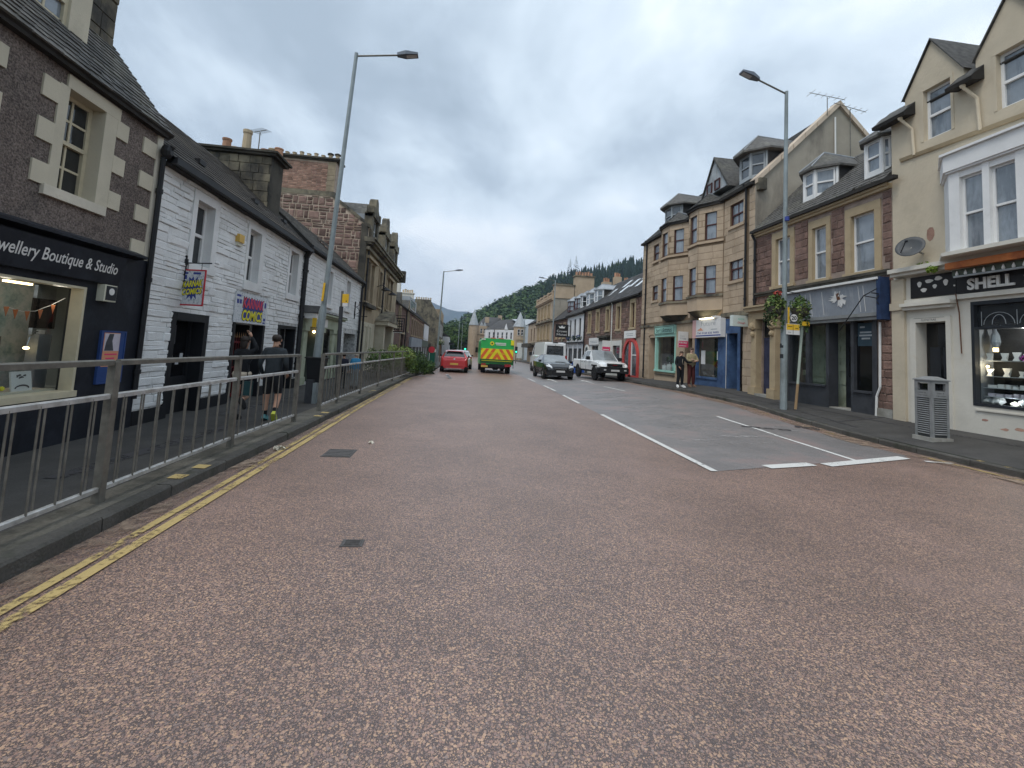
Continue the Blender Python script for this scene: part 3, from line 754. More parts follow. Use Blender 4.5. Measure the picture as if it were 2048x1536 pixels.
# grey asphalt lane on the right, starting at a slanting joint
def grey_edge(y):
    return 3.86 + .02 * (y - 6.4) if y < 20 else 4.13
gy = [6.4 + k * .1 for k in range(11)] + [7.5 + .75 * k for k in range(30)] + [30 + k * 2.5 for k in range(26)]
sheet('asphalt_lane', lambda y: (grey_edge(y), max(grey_edge(y) + .01, min(kr(y) - .42, 3.9 + (y - 6.4) * 4.6 if y < 7.4 else 99))), gy, 10, zroad, MATS['grey_road'], .005)
def strip(name, pts, w, mat, dz=.01, seg=.5, kind='structure'):
    """Painted line along points, following the road surface."""
    b = MB(); P = []
    for (xa, ya), (xb, yb) in zip(pts, pts[1:]):
        n = max(1, int(math.hypot(xb - xa, yb - ya) / seg)); L = math.hypot(xb - xa, yb - ya)
        nx_, ny_ = (yb - ya) / L * w / 2, -(xb - xa) / L * w / 2
        for i in range(n):
            q = []
            for t_ in (i / n, (i + 1) / n):
                x, y = xa + (xb - xa) * t_, ya + (yb - ya) * t_
                for s in (-1, 1): q.append((x + s * nx_, y + s * ny_, zroad(x + s * nx_, y + s * ny_) + dz))
            b.add(q, [(0, 1, 3, 2)])
    return b.build(name, MATS[mat], kind=kind, fix=False)
lx = lambda o: [(kl(y) + o, y) for y in (-3, 0, 3, 5, 6.5, 8, 11.6, 17, 23.2)]
strip('yellow_line', [(-2.295 - .004 * max(0, y - 8), y) if y < 12 else (-2.33 + (y - 12) * .012, y) for y in (-3, 2, 5, 8, 12, 17, 23)], .085, 'yellow_line')
strip('yellow_line', [(-2.42, -3), (-2.42, 5), (-2.41, 8), (-2.44, 12), (-2.40, 17), (-2.30, 23)], .07, 'yellow_line')
strip('yellow_line', [(kr(y) - .17, y) for y in (1, 4, 6, 7.2)], .07, 'yellow_line')
strip('yellow_line', [(kr(y) - .2, y) for y in (7.2, 9, 12, 16, 21)], .08, 'yellow_faint')
strip('white_line', [(3.85, 6.38), (3.93, 9.2), (4.0, 12.1)], .11, 'white_line', .012)
strip('white_line', [(4.05, 14.6), (4.12, 17.2)], .10, 'white_line', .012)
strip('white_line', [(4.2, 19), (4.24, 21.8)], .10, 'white_line', .012)
strip('white_line', [(4.26, 24.5), (4.26, 27)], .10, 'white_line', .012)
strip('white_line', [(6.75, 7.0), (6.9, 8.4), (7.02, 9.8), (7.05, 11.6)], .085, 'white_line', .012)
strip('white_line', [(7.05, 13.8), (7.12, 17.5)], .085, 'white_worn', .013)
strip('white_line', [(7.1, 18.5), (7.15, 21.5)], .09, 'white_line', .012)
strip('give_way_line', [(4.85, 6.62), (5.75, 6.78)], .2, 'white_line', .012)
strip('give_way_line', [(5.95, 6.72), (7.9, 7.22)], .2, 'white_line', .012)
strip('white_dash', [(8.0, 6.95), (8.35, 6.8)], .09, 'white_line', .012)
rr = random.Random(4)
hb = MB()
for k in range(62):
    y = 8.2 + k * .17 + rr.uniform(-.05, .05); x = rr.uniform(4.3, 6.2); L = rr.uniform(.5, 1.5)
    x1 = min(6.9, x + L); w = rr.uniform(.03, .085)
    hb.add([(a, y + s * w + .06 * (a - 4.3), zroad(a, y) + .011) for a in (x, x1) for s in (-1, 1)], [(0, 1, 3, 2)])
for k in range(18):
    y = 7.9 + k * .55 + rr.uniform(-.2, .2); x = rr.uniform(7.3, 7.9); L = rr.uniform(.2, .55)
    hb.add([(a, y + s * .03, zroad(a, y) + .011) for a in (x, x + L) for s in (-1, 1)], [(0, 1, 3, 2)])
hb.build('worn_hatching', MATS['white_worn'], kind='structure', fix=False)
sheet('gutter_dust', lambda y: (kr(y) - .46 - .1 * math.sin(y * 1.7), kr(y) - .02), [5.5 + k * .5 for k in range(40)], 2, zroad, MATS['gutter_dust'], .016)
sheet('gutter_dust', lambda y: (kl(y) + .02, kl(y) + .2 + .06 * math.sin(y * 2.1)), [0 + k * .5 for k in range(46)], 2, zroad, MATS['gutter_dust'], .016)
strip('tar_patch', [(6.85, 10.25), (7.75, 9.75)], .17, 'tar_patch', .014)
strip('tar_patch', [(8.2, 10.2), (8.6, 9.9)], .3, 'tar_patch', .014)
def arrow(x, y, s=1):
    b = MB(); q = [(-.05, 0), (.05, 0), (.05, 1.5), (.32, 1.5), (0, 2.4), (-.32, 1.5), (-.05, 1.5)]
    b.poly([(x + s * px, y + py, zroad(x, y) + .013) for px, py in q]); b.build('road_arrow', MATS['white_line'], kind='structure', fix=False)
arrow(5.45, 24.3); arrow(7.3, 23.6)
# pavements
sheet('pavement', lambda y: (-8.0, -3.05), YS[:44], 4, lambda x, y: .05, MATS['pave'])
sheet('pavement', lambda y: (kr(y) + .12, 12.2), YS, 5, zpave, MATS['pave'])
sheet('pavement', lambda y: (-8.0, kl(y) - .14), [26 + 2 * k for k in range(34)], 3, lambda x, y: .06, MATS['pave'])
sheet('fence_plinth', lambda y: (-3.13 + max(0, y - 8) * .022, kl(y) - .13), YS[:43], 2, lambda x, y: .118, MATS['plinth'])
b = MB()
for y0, y1 in zip(YS[:42], YS[1:43]):
    b.quad((-3.13 + max(0, y0 - 8) * .022, y0, .0), (-3.13 + max(0, y1 - 8) * .022, y1, .0), (-3.13 + max(0, y1 - 8) * .022, y1, .118), (-3.13 + max(0, y0 - 8) * .022, y0, .118))
b.build('plinth_step', MATS['plinth'], kind='structure', fix=False)
def kerb(name, kf, zf, side, y0, y1, L=.92):
    bed = MB(); ys = [y0 + k * (y1 - y0) / 40 for k in range(41)]
    for a, c in zip(ys, ys[1:]):
        q = [(kf(a) + side * .012, a, zf(a) - .02), (kf(c) + side * .012, c, zf(c) - .02), (kf(c) + side * .13, c, zf(c) - .012), (kf(a) + side * .13, a, zf(a) - .012),
             (kf(a) + side * .012, a, -.1), (kf(c) + side * .012, c, -.1)]
        bed.add(q, [(0, 1, 2, 3), (0, 1, 5, 4)])
    ob = bed.build(name, MATS['joint'], kind='structure', fix=False)
    y = y0
    while y < y1:
        l = L * RU(.9, 1.1) * (1 if y < 25 else 2.2); a, c = y + .007, y + l - .007
        z0 = RU(-.004, .004); dx = RU(-.006, .006)
        A, C_ = kf(a) + dx, kf(c) + dx; ch = .018
        P = []
        for yy, k in ((a, A), (c, C_)):
            z = zf(yy) + z0; P += [(k - side * .004, yy, z - .2), (k, yy, z - ch), (k + side * ch, yy, z), (k + side * .135, yy, z), (k + side * .135, yy, z - .2)]
        MB().add(P, [(0, 1, 6, 5), (1, 2, 7, 6), (2, 3, 8, 7), (3, 4, 9, 8), (0, 4, 3, 2, 1), (5, 6, 7, 8, 9)]).build('kerb_stone', MATS['kerb'], ob)
        y += l
    return ob
kerb('kerb', kl, lambda y: .118, -1, -3, 62)
kerb('kerb', kr, lambda y: lerp_tab(ER, y) + .11, 1, -2, 75)
# yellow loading ticks on the kerb, covers, litter
b = MB()
for y, d in ((5.05, .0), (5.45, .0), (9.3, 0), (9.75, 0), (14.2, 0), (14.7, 0)):
    x = kl(y); b.add([(x - .02, y, .123), (x - .17, y + .02, .123), (x - .17, y + .17, .123), (x - .02, y + .15, .123)], [(0, 1, 2, 3)])
b.build('kerb_marking', MATS['yellow_line'], kind='structure', fix=False)
b = MB()
for y in (6.1, 6.5, 9.9, 10.3, 13.6):
    x = kr(y); z = lerp_tab(ER, y) + .115; b.add([(x + .02, y, z), (x + .2, y, z + .004), (x + .2, y + .1, z + .004), (x + .02, y + .1, z)], [(0, 1, 2, 3)])
b.build('kerb_marking', MATS['yellow_faint'], kind='structure', fix=False)
def cover(name, x, y, w, l, label, rz=0.0):
    t = thing(name, label, 'access cover', (x, y, 0), rz=rz or 1e-6)
    b = MB(); b.box(-w / 2, w / 2, -l / 2, l / 2, -.02, .006); b.build('frame', MATS['iron'], t)
    b = MB(); e = .018; b.box(-w / 2 + e, w / 2 - e, -l / 2 + e, l / 2 - e, 0, .010)
    for i in range(5): b.box(-w / 2 + e * 1.6, w / 2 - e * 1.6, -l / 2 + e + (l - 2 * e) * (i + .3) / 5, -l / 2 + e + (l - 2 * e) * (i + .55) / 5, .0, .014)
    b.build('lid', MATS['iron'], t); return t
cover('valve_cover', -.74, 3.85, .17, .13, 'small square iron water cover alone in the red road')
cover('manhole_cover', -1.6, 6.86, .40, .48, 'flat rectangular iron manhole cover farther along the red road')
cover('drain_cover', 7.55, 5.43, .16, .2, 'small dark iron cover near the right kerb foreground')
tag(leaf_mesh('litter', [MATS['litter_paper']], None, [((-2.46, 6.95, .03), (.07, .06, .028), 40, .035, 0, 3)]), 'crumpled pale wrapper lying in the left gutter', 'litter')
tag(leaf_mesh('litter', [MATS['litter_paper']], None, [((-1.3, 7.6, .015), (.04, .03, .01), 14, .03, 0, 5)]), 'tiny white scrap of paper on the open red road', 'litter')

# ================================================================ GUARD RAILING
def guard_rail(name, label, posts, xs, top_only=False):
    t = thing(name, label, 'railing', (xs[0], posts[0], .118), group='pedestrian guard railings on the left kerb')
    z0 = .118
    unit = None
    for i, (x, y) in enumerate(zip(xs, posts)):
        MB().box(x - .032, x + .032, y - .035, y + .035, z0, 1.315).build('post', MATS['galv'], t)
    for i in range(len(posts) - 1):
        (xa, ya), (xb, yb) = (xs[i], posts[i]), (xs[i + 1], posts[i + 1])
        def rail(z, r, m, nm, zz=None):
            b = MB(); P = []
            for x, y in ((xa, ya + .034), (xb, yb - .034)):
                P += [(x - r, y, z - r), (x + r, y, z - r), (x + r, y, z + r * .6), (x + r * .6, y, z + r), (x - r * .6, y, z + r), (x - r, y, z + r * .6)]
            b.add(P, [(k, (k + 1) % 6, 6 + (k + 1) % 6, 6 + k) for k in range(6)] + [tuple(range(6)), tuple(range(6, 12))])
            b.build(nm, MATS[m], t)
        rail(1.31, .025, 'galv', 'top_rail'); rail(1.02, .022, 'galv_light', 'middle_rail'); rail(.235, .02, 'galv_light', 'bottom_rail')
        n = max(6, round((yb - ya) / .118))
        for k in range(1, n):
            f = (k + (.14 if k % 2 else -.14)) / n
            x = xa + (xb - xa) * f + (.016 if k % 2 else -.016); y = ya + (yb - ya) * f
            if unit is None:
                b = MB(); b.tube((0, 0, 0), (0, 0, .77), .0075, n=6); unit = b.build('bar', MATS['galv'], t); unit.location = Vector((x, y, .245)) - origin(t)
                # mesh was made about the world origin; re-base it on the piece itself
                for v in unit.data.vertices: v.co += origin(t)
            else: dup_mesh(unit, t, (x, y, .245))
    return t
guard_rail('guard_rail', 'galvanised guard railing in front of the jewellery shop and comic shop', [-.1, 2.15, 4.34, 6.54, 8.65], [-2.99, -2.99, -2.97, -2.95, -2.87])
guard_rail('guard_rail', 'galvanised guard railing beyond the gap, ending at the green shrub', [10.02, 11.42, 13.75, 16.23, 18.96, 20.9, 24.1], [-2.84, -2.84, -2.79, -2.71, -2.6, -2.5, -2.45])

# ================================================================ JEWELLERY SHOP (left, nearest)
T = thing('jewellery_shop', 'brown pebbledashed shop with cream quoined window and black painted shopfront', 'building', (XL, 5, 0))
W1 = (6.2, 6.80, 3.33, 4.66); W0 = (4.1, 4.95, 3.33, 4.66)
SW = (3.2, 6.80, .74, 2.12)
wall(T, FL, 1.5, 8.03, 2.74, 4.98, [W1, W0], MATS['pebbledash'], .24)
wall(T, FL, 1.5, 8.03, -.1, 2.74, [SW + (.18,)], MATS['navy_front'], .18, 'shopfront', .03, back=False)
for (u0, u1, v0, v1) in (W1, W0):
    b = MB(FL)
    b.box(u0 - .14, u0, v0, v1, -.23, .022); b.box(u1, u1 + .22, v0, v1, -.23, .022); b.box(u0 - .04, u1 + .26, v1, v1 + .17, -.23, .025)
    b.build('window_surround', MATS['cream_stone'], T)
    MB(FL).box(u0 - .2, u1 + .18, v0 - .13, v0, -.2, .05).build('window_sill', MATS['old_white_paint'], T)
    for k in range(3):
        z = v1 - .02 - .53 * k
        MB(FL).box(u0 - .36, u0 - .14, z - .265, z, -.05, .024).build('quoin', MATS['cream_stone'], T)
        MB(FL).box(u1 + .22, u1 + .45, z + .02 - .25, z + .02, -.05, .024).build('quoin', MATS['cream_stone'], T)
    window(T, FL, u0, u1, v0, v1, MATS['cream_frame'], MATS['pane_dark'], -.17, 2, 2, .055, .03, .52)
for k in range(4): MB(FL).box(7.58, 7.88, 4.43 - .55 * k, 4.68 - .55 * k, -.05, .024).build('quoin', MATS['cream_stone'], T)
MB(FL).box(7.90, 8.03, 2.3, 4.9, -.05, .015).build('corner_strip', MATS['old_white_paint'], T)
bb = MB(lambda u, v, d: FL(u, v, d)); bb.add([(u, v, d) for u in (1.5, 7.72) for d, v in ((.03, 2.70), (.2, 2.73), (.2, 2.765), (.03, 2.83))], [(0, 1, 2, 3), (4, 5, 6, 7), (0, 1, 5, 4), (1, 2, 6, 5), (2, 3, 7, 6)])
bb.build('fascia_cap', MATS['navy_front'], T)
MB(FL).box(1.5, 8.0, -.1, .55, .03, .055).build('stall_riser', MATS['navy_front'], T)
MB(FL).box(3.2, 6.84, .66, .74, -.15, .09).build('window_sill', MATS['cream_frame'], T)
b = MB(FL); b.box(6.80, 6.84, .74, 2.12, -.12, .045); b.box(3.2, 6.84, 2.12, 2.15, -.12, .045); b.build('window_frame', MATS['cream_frame'], T)
MB(FL).box(3.2, 6.80, .74, 2.12, -.135, -.125).build('window_pane', MATS['shop_glass'], T)
# display room
b = MB(FL)
b.quad((3.2, .70, -.18), (7.6, .70, -.18), (7.6, .70, -1.2), (3.2, .70, -1.2)); b.quad((3.2, 2.2, -.18), (7.6, 2.2, -.18), (7.6, 2.2, -1.2), (3.2, 2.2, -1.2))
b.quad((7.6, .70, -.18), (7.6, 2.2, -.18), (7.6, 2.2, -1.2), (7.6, .70, -1.2)); b.build('window_bay', MATS['room_grey'], T, fix=False)
MB(FL).box(5.0, 7.14, .70, 2.2, -.9, -.86).build('display_board', MATS['teal_board'], T)
MB(FL).box(7.13, 7.52, 1.55, 1.98, -.9, -.84).build('display_board', MATS['pane_black'], T)
MB(FL).box(5.6, 6.75, .95, 1.42, -.855, -.84).build('display_board', MATS['room_grey'], T)
MB(FL).box(3.2, 6.8, .70, .76, -.6, -.15).build('display_shelf', MATS['old_white_paint'], T)
D = thing('display_plinth', 'tall pale grey plinth standing in the jewellery shop window', 'plinth', FL(7.1, .7, -.67))
MB(FL).box(7.0, 7.2, .70, 1.47, -.74, -.6).build('column', MATS['plinth_grey'], D)
D = thing('display_lamp', 'small lit gooseneck lamp on the grey plinth', 'lamp', FL(7.08, 1.47, -.66))
MB(FL).box(7.06, 7.13, 1.472, 1.53, -.69, -.64).build('base', MATS['paper'], D)
MB(FL).path([(7.09, 1.52, -.66), (7.01, 1.50, -.66), (6.94, 1.43, -.66), (6.91, 1.31, -.66)], .007).build('stem', MATS['chrome'], D)
MB(FL).blob((6.905, 1.275, -.66), (.035, .022, .035)).build('bulb', MATS['warm_bulb'], D)
D = thing('framed_print', 'white card print of a tree on a hill leaning in the jewellery window', 'picture', FL(6.42, .76, -.18))
MB(FL).add([(6.28, .76, -.22), (6.55, .76, -.22), (6.55, 1.0, -.26), (6.28, 1.0, -.26), (6.28, .76, -.24), (6.55, .76, -.24), (6.55, 1.0, -.28), (6.28, 1.0, -.28)], [(0, 1, 2, 3), (4, 5, 6, 7), (0, 1, 5, 4), (1, 2, 6, 5), (2, 3, 7, 6), (3, 0, 4, 7)]).build('card', MATS['paper'], D)
b = MB(FL); pr = random.Random(2)
for k in range(16):
    u, v = 6.41 + pr.uniform(-.055, .055), .935 + pr.uniform(-.022, .022); z = -.2185 - (v - .76) / .24 * .04; s = pr.uniform(.008, .018)
    b.quad((u - s, v - s * .5, z), (u + s, v - s * .4, z), (u + s, v + s * .5, z), (u - s, v + s * .6, z))
b.add([(6.415 + .1 * math.cos(math.pi * k / 8) * s_, .79 + (.05 if s_ == 1 else .03) * math.sin(math.pi * k / 8), -.224) for s_ in (1, .8) for k in range(9)], [(k, k + 1, 10 + k, 9 + k) for k in range(8)])
b.build('printed_tree', MATS['print_dark'], D, fix=False)
D = thing('bunting', 'string of small orange pennants hung across the jewellery window', 'bunting', FL(6.5, 1.75, -.4))
pts = [(6.3, 1.80, -.42), (6.5, 1.76, -.42), (6.68, 1.78, -.42), (6.9, 1.88, -.42), (7.1, 2.0, -.42)]
MB(FL).path(pts, .004, 4).build('string', MATS['paper'], D)
for u, v in ((6.28, 1.80), (6.40, 1.775), (6.56, 1.765), (6.74, 1.80), (6.92, 1.885)):
    MB(FL).add([(u - .035, v, -.41), (u + .035, v + .006, -.41), (u, v - .12, -.405), (u - .035, v, -.414), (u + .035, v + .006, -.414), (u, v - .12, -.409)], [(0, 1, 2), (3, 5, 4), (0, 3, 4, 1), (1, 4, 5, 2), (2, 5, 3, 0)]).build('pennant', MATS['flag_orange'], D)
D = thing('bauble', 'small yellow ball ornament beside a red block on the window shelf', 'ornament', FL(6.2, .76, -.3))
MB(FL).blob((6.22, .80, -.28), (.028, .03, .028)).build('ball', MATS['comic_yellow'], D); MB(FL).box(6.10, 6.17, .76, .81, -.34, -.28).build('block', MATS['flag_orange'], D)
D = thing('strip_light', 'short lit strip lamp at the top of the jewellery window', 'lamp', FL(6.3, 2.1, -.3))
MB(FL).box(6.1, 6.45, 2.10, 2.125, -.34, -.30).build('tube', MATS['warm_bulb'], D); lamp_light(D, FL(6.2, 2.05, -.4), 2.5, (1, .86, .68)); lamp_light(D, FL(6.9, 2.0, -.35), 2, (1, .88, .72))
# sign, alarm, notice
D = thing('shop_sign', 'black fascia sign with white Jewellery Boutique & Studio lettering', 'sign', FL(5.5, 2.28, .03))
b = MB(FL); b.add([(u, v, d) for u in (1.6, 7.32) for v, d in ((2.245, .032), (2.245, .10), (2.655, .17), (2.655, .032))], [(0, 1, 2, 3), (4, 5, 6, 7), (0, 1, 5, 4), (1, 2, 6, 5), (2, 3, 7, 6), (3, 0, 4, 7)]); b.build('board', MATS['navy_front'], D)
vs_, fs_ = TXT['jb']
bx = MB(FL); bx.add([(5.335 + 1.88 * x, 2.345 + .20 * y, .104 + (.10 + .20 * y) / .41 * .07) for x, y in vs_], fs_); bx.build('lettering', MATS['sign_white'], D, fix=False)
D = thing('alarm_box', 'cream burglar alarm box with dark dial on the black shopfront', 'alarm', FL(7.13, 2.0, .03))
MB(FL).box(7.03, 7.26, 1.99, 2.23, .03, .13).build('case', MATS['alarm_cream'], D); MB(FL).box(7.06, 7.25, 2.01, 2.215, .13, .136).build('face', MATS['shop_black'], D)
MB(FL).tube((7.155, 2.135, .134), (7.155, 2.135, .142), .05, n=14).build('dial', MATS['sign_white'], D)
D = thing('notice_board', 'blue notice board with an orange poster on the black shopfront', 'notice board', FL(7.4, .8, .03))
MB(FL).box(7.19, 7.66, .80, 1.56, .03, .055).build('board', MATS['notice_blue'], D)
b = MB(FL); b.box(7.18, 7.20, .79, 1.57, .03, .065); b.box(7.65, 7.67, .79, 1.57, .03, .065); b.box(7.2, 7.65, 1.55, 1.57, .03, .065); b.box(7.2, 7.65, .79, .81, .03, .065); b.build('frame', MATS['notice_blue'], D)
Q = MB(FL).box(7.24, 7.55, 1.04, 1.54, .055, .058).build('poster', MATS['poster_orange'], D)
MB(FL).box(7.25, 7.545, 1.27, 1.53, .058, .060).build('photo', MATS['poster_photo'], Q)
MB(FL).add([(7.26, 1.275, .0605), (7.44, 1.275, .0605), (7.40, 1.42, .0605), (7.42, 1.525, .0605), (7.33, 1.525, .0605), (7.28, 1.4, .0605)], [(0, 1, 2, 3, 4, 5)]).build('photo_dark', MATS['poster_dark'], Q, fix=False)
b = MB(FL)
for k, (a, c) in enumerate(((.02, .26), (.05, .22), (.12, .2))): b.box(7.26 + a, 7.26 + c, 1.21 - .06 * k, 1.232 - .06 * k, .058, .0595)
b.build('print', MATS['sign_pink'], Q)
# roof, dormer, chimney, gutter
rb = roof(T, FL, 1.5, 8.1, .13, 4.93, -2.0, 7.7, MATS['slate'], .20, .125, individual=300, under=MATS['slate_bed'], wob=.022)
wallg = MB(FL); wallg.add([(8.03, 4.9, .0), (8.03, 7.6, -2.0), (8.03, 4.9, -4.1), (7.75, 4.9, .0), (7.75, 7.6, -2.0), (7.75, 4.9, -4.1)], [(0, 1, 2), (3, 4, 5), (0, 1, 4, 3), (1, 2, 5, 4)]); wallg.build('gable', MATS['pebbledash'], T)
MB(FL).box(1.5, 8.0, 4.86, 4.93, -.02, .1).build('eave_board', MATS['soffit'], T)
drain(T, FL, 7.99, .5, 4.5, .07, .04, MATS['pipe_black']); MB(FL).blob((7.98, 4.62, .12), (.09, .13, .09)).build('hopper', MATS['pipe_black'], T)
dz = -.42   # dormer front plane
b = MB(FL); b.add([(5.95, 5.42, dz), (6.06, 5.42, dz), (6.06, 6.7, dz), (5.95, 6.7, dz), (6.62, 5.42, dz), (6.83, 5.42, dz), (6.83, 6.7, dz), (6.62, 6.7, dz)], [(0, 1, 2, 3), (4, 5, 6, 7)])
b2 = MB(FL); b2.box(5.72, 5.95, 5.38, 6.75, dz - .12, dz); b2.box(6.56, 6.88, 5.38, 6.75, dz - .12, dz); b2.box(5.72, 6.88, 5.32, 5.45, dz - .15, dz + .04); b2.box(5.72, 6.88, 6.60, 6.78, dz - .12, dz + .02); b2.box(6.80, 6.88, 5.40, 6.7, dz - 1.0, dz - .12); b2.box(5.72, 5.80, 5.40, 6.7, dz - 1.0, dz - .12)
dm = b2.build('dormer', MATS['cream_stone'], T)
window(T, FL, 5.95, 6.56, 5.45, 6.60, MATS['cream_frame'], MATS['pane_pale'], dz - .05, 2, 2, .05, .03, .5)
b = MB(FL); b.prism([(5.6, 6.78), (7.0, 6.78), (6.3, 7.5)], dz - 1.6, dz + .1, 'd'); b.build('dormer_roof', MATS['slate'], T)
b = MB(FL); b.add([(6.86, 5.30, dz + .12), (7.06, 5.46, dz - .02), (7.04, 5.58, dz - .14), (6.88, 5.46, dz + .0), (6.86, 5.27, dz + .12), (7.06, 5.43, dz - .02)], [(0, 1, 2, 3), (0, 1, 5, 4)]); b.build('lead_flashing', MATS['lead'], T)
# chimney on the gable
CHM = MB(FL); CHM.box(7.35, 8.0, 6.0, 9.3, -2.4, -.95); ch = CHM.build('chimney', MATS['mortar'], T)
def FGx(xw):  # faces on planes facing the camera (normal -y): u = x
    return lambda u, v, d: (u, xw - d, v)
stones(ch, FL, courses(7.36, 7.99, 6.2, 9.3, [], .3, .15, .36, .3), MATS['grimy_stone'], .03, ASHLAR, limit=40, proud=-.95)
stones(ch, FGx(7.35), courses(XL - 2.4, XL - .96, 6.0, 9.3, [], .3, .15, .4, .3), MATS['grimy_stone'], .03, ASHLAR, limit=60)

b = MB()
for pts in (((10.4, 6), (10.3, 12), (9.9, 20)), ((9.2, 9.5), (9.75, 13), (10.2, 17)), ((9.0, 14.5), (10.9, 14.8)), ((9.4, 10.2), (10.95, 10.5))):
    for (xa, ya), (xb, yb) in zip(pts, pts[1:]):
        L = math.hypot(xb - xa, yb - ya); ox, oy = (yb - ya) / L * .03, -(xb - xa) / L * .03
        for k in range(12):
            f0, f1 = k / 12, (k + 1) / 12; q = []
            for f in (f0, f1):
                x, y = xa + (xb - xa) * f, ya + (yb - ya) * f; q += [(x - ox, y - oy, zpave(x - ox, y - oy) + .006), (x + ox, y + oy, zpave(x + ox, y + oy) + .006)]
            b.add(q, [(0, 1, 3, 2)])
for y0, y1, x0, x1 in ((5.2, 8.6, -4.1, -3.9), (9.5, 13, -4.6, -4.45)): b.add([(x0, y0, .056), (x1, y0, .056), (x1 + .2, y1, .056), (x0 + .2, y1, .056)], [(0, 1, 2, 3)])
b.build('tarmac_seam', MATS['tar_patch'], kind='structure', fix=False)
# ================================================================ WHITE COMIC-SHOP COTTAGE
T = thing('comic_shop', 'white painted rubble cottage with black edged doorways and three upstairs sash windows', 'building', (XL, 11.5, 0))
CW = [(9.18, 9.80, 2.93, 4.19), (11.40, 12.02, 2.93, 4.21), (14.07, 14.72, 2.95, 4.26)]
CS = [(9.04, 9.97, 2.80, 4.36), (11.28, 12.24, 2.72, 4.38), (13.92, 15.0, 2.78, 4.42)]
CD = [(8.93, 9.86, .05, 1.83), (11.15, 12.62, .05, 1.90), (13.78, 14.95, .05, 1.90)]
CE = [(8.80, 10.0, .0, 1.98), (11.02, 12.74, .0, 2.65), (13.63, 15.06, .0, 2.03)]
wall(T, FL, 8.05, 15.35, -.1, 4.52, CW + [d + (.3,) for d in CD], MATS['white_wash_bed'], .24)
stones(T, FL, courses(8.07, 15.33, .30, 4.46, CS + CE, .125, .42, .44, .65, .004, .16), MATS['white_wash'], .022, ROCK, limit=300, dvar=.7, key=lambda r: r[0])
for (u0, u1, v0, v1), s in zip(CW, CS):
    b = MB(FL); b.box(s[0], u0, v0, v1, -.2, .03); b.box(u1, s[1], v0, v1, -.2, .03); b.box(s[0], s[1], v1, s[3], -.2, .032); b.box(s[0] - .02, s[1] + .02, s[2], v0, -.2, .06)
    b.build('window_surround', MATS['white_smooth'], T)
    window(T, FL, u0, u1, v0, v1, MATS['white_frame'], MATS['pane_dark'], -.15, 1, 1, .06, mid=.5)
for (u0, u1, v0, v1), s in zip(CD, CE):
    tp = min(s[3], 1.99 if s[3] < 2.5 else 1.91)
    b = MB(FL); b.box(s[0], u0, 0, tp, -.25, .028); b.box(u1, s[1], 0, tp, -.25, .028); b.box(u0, u1, v1, tp + .0, -.25, .03) if tp > v1 + .02 else None
    b.build('door_surround', MATS['black_paint'], T)
MB(FL).box(8.06, 8.80, -.1, .28, 0, .035).build('plinth', MATS['black_paint'], T); MB(FL).box(10.0, 11.02, -.1, .28, 0, .035).build('plinth', MATS['black_paint'], T); MB(FL).box(12.74, 13.63, -.1, .3, 0, .035).build('plinth', MATS['black_paint'], T)
MB(FL).box(15.06, 15.34, -.1, .34, 0, .035).build('plinth', MATS['black_paint'], T)
b = MB(FL); b.box(8.93, 9.86, .05, .75, -.29, -.2); b.box(8.93, 9.0, .75, 1.83, -.29, -.2); b.box(9.79, 9.86, .75, 1.83, -.29, -.2); d = b.build('door', MATS['black_paint'], T)
MB(FL).box(9.0, 9.79, .75, 1.83, -.26, -.25).build('door_pane', MATS['pane_black'], d)
MB(FL).box(9.05, 9.42, 1.38, 1.74, -.245, -.24).build('window_poster', MATS['poster_dark'], d); b = MB(FL)
for u, v in ((9.1, .95), (9.3, 1.05), (9.5, .98), (9.62, 1.08)): b.box(u, u + .1, v, v + .12, -.247, -.243)
b.build('window_stickers', MATS['comic_print'], d)
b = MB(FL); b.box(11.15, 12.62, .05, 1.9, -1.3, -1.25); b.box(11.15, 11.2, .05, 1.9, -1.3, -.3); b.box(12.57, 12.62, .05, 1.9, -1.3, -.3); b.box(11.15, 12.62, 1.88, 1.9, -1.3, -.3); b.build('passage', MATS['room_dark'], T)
MB(FL).box(13.78, 14.95, .05, 1.9, -.34, -.28).build('door', MATS['black_paint'], T)
b = MB(FL); b.box(13.9, 14.05, 1.5, 1.75, -.28, -.27); b.box(13.9, 13.98, 1.35, 1.45, -.28, -.27); b.build('door_notice', MATS['poster_photo'], T)
# eaves, roof, pipes
MB(FL).box(8.05, 15.35, 4.44, 4.50, -.02, .16).build('eave_board', MATS['soffit'], T)
b = MB(FL); b.box(8.05, 15.35, 4.46, 4.57, .16, .26); b.build('gutter', MATS['pipe_black'], T)
roof(T, FL, 8.05, 15.36, .22, 4.54, -1.85, 6.50, MATS['slate_brown'], .28, .17, under=MATS['slate_bed'])
for u, v in ((9.6, 5.06), (12.2, 5.1), (14.3, 5.15)):
    dd = .22 - (v - 4.54) * 1.056
    MB(FL).box(u, u + .22, v, v + .1, dd - .05, dd + .06).build('roof_vent', MATS['pipe_black'], T)
drain(T, FL, 15.22, .4, 4.3, .09, .075, MATS['pipe_black'])
MB(FL).tube((15.2, 4.28, .09), (15.1, 4.5, .2), .09, n=8).build('hopper', MATS['pipe_black'], T)
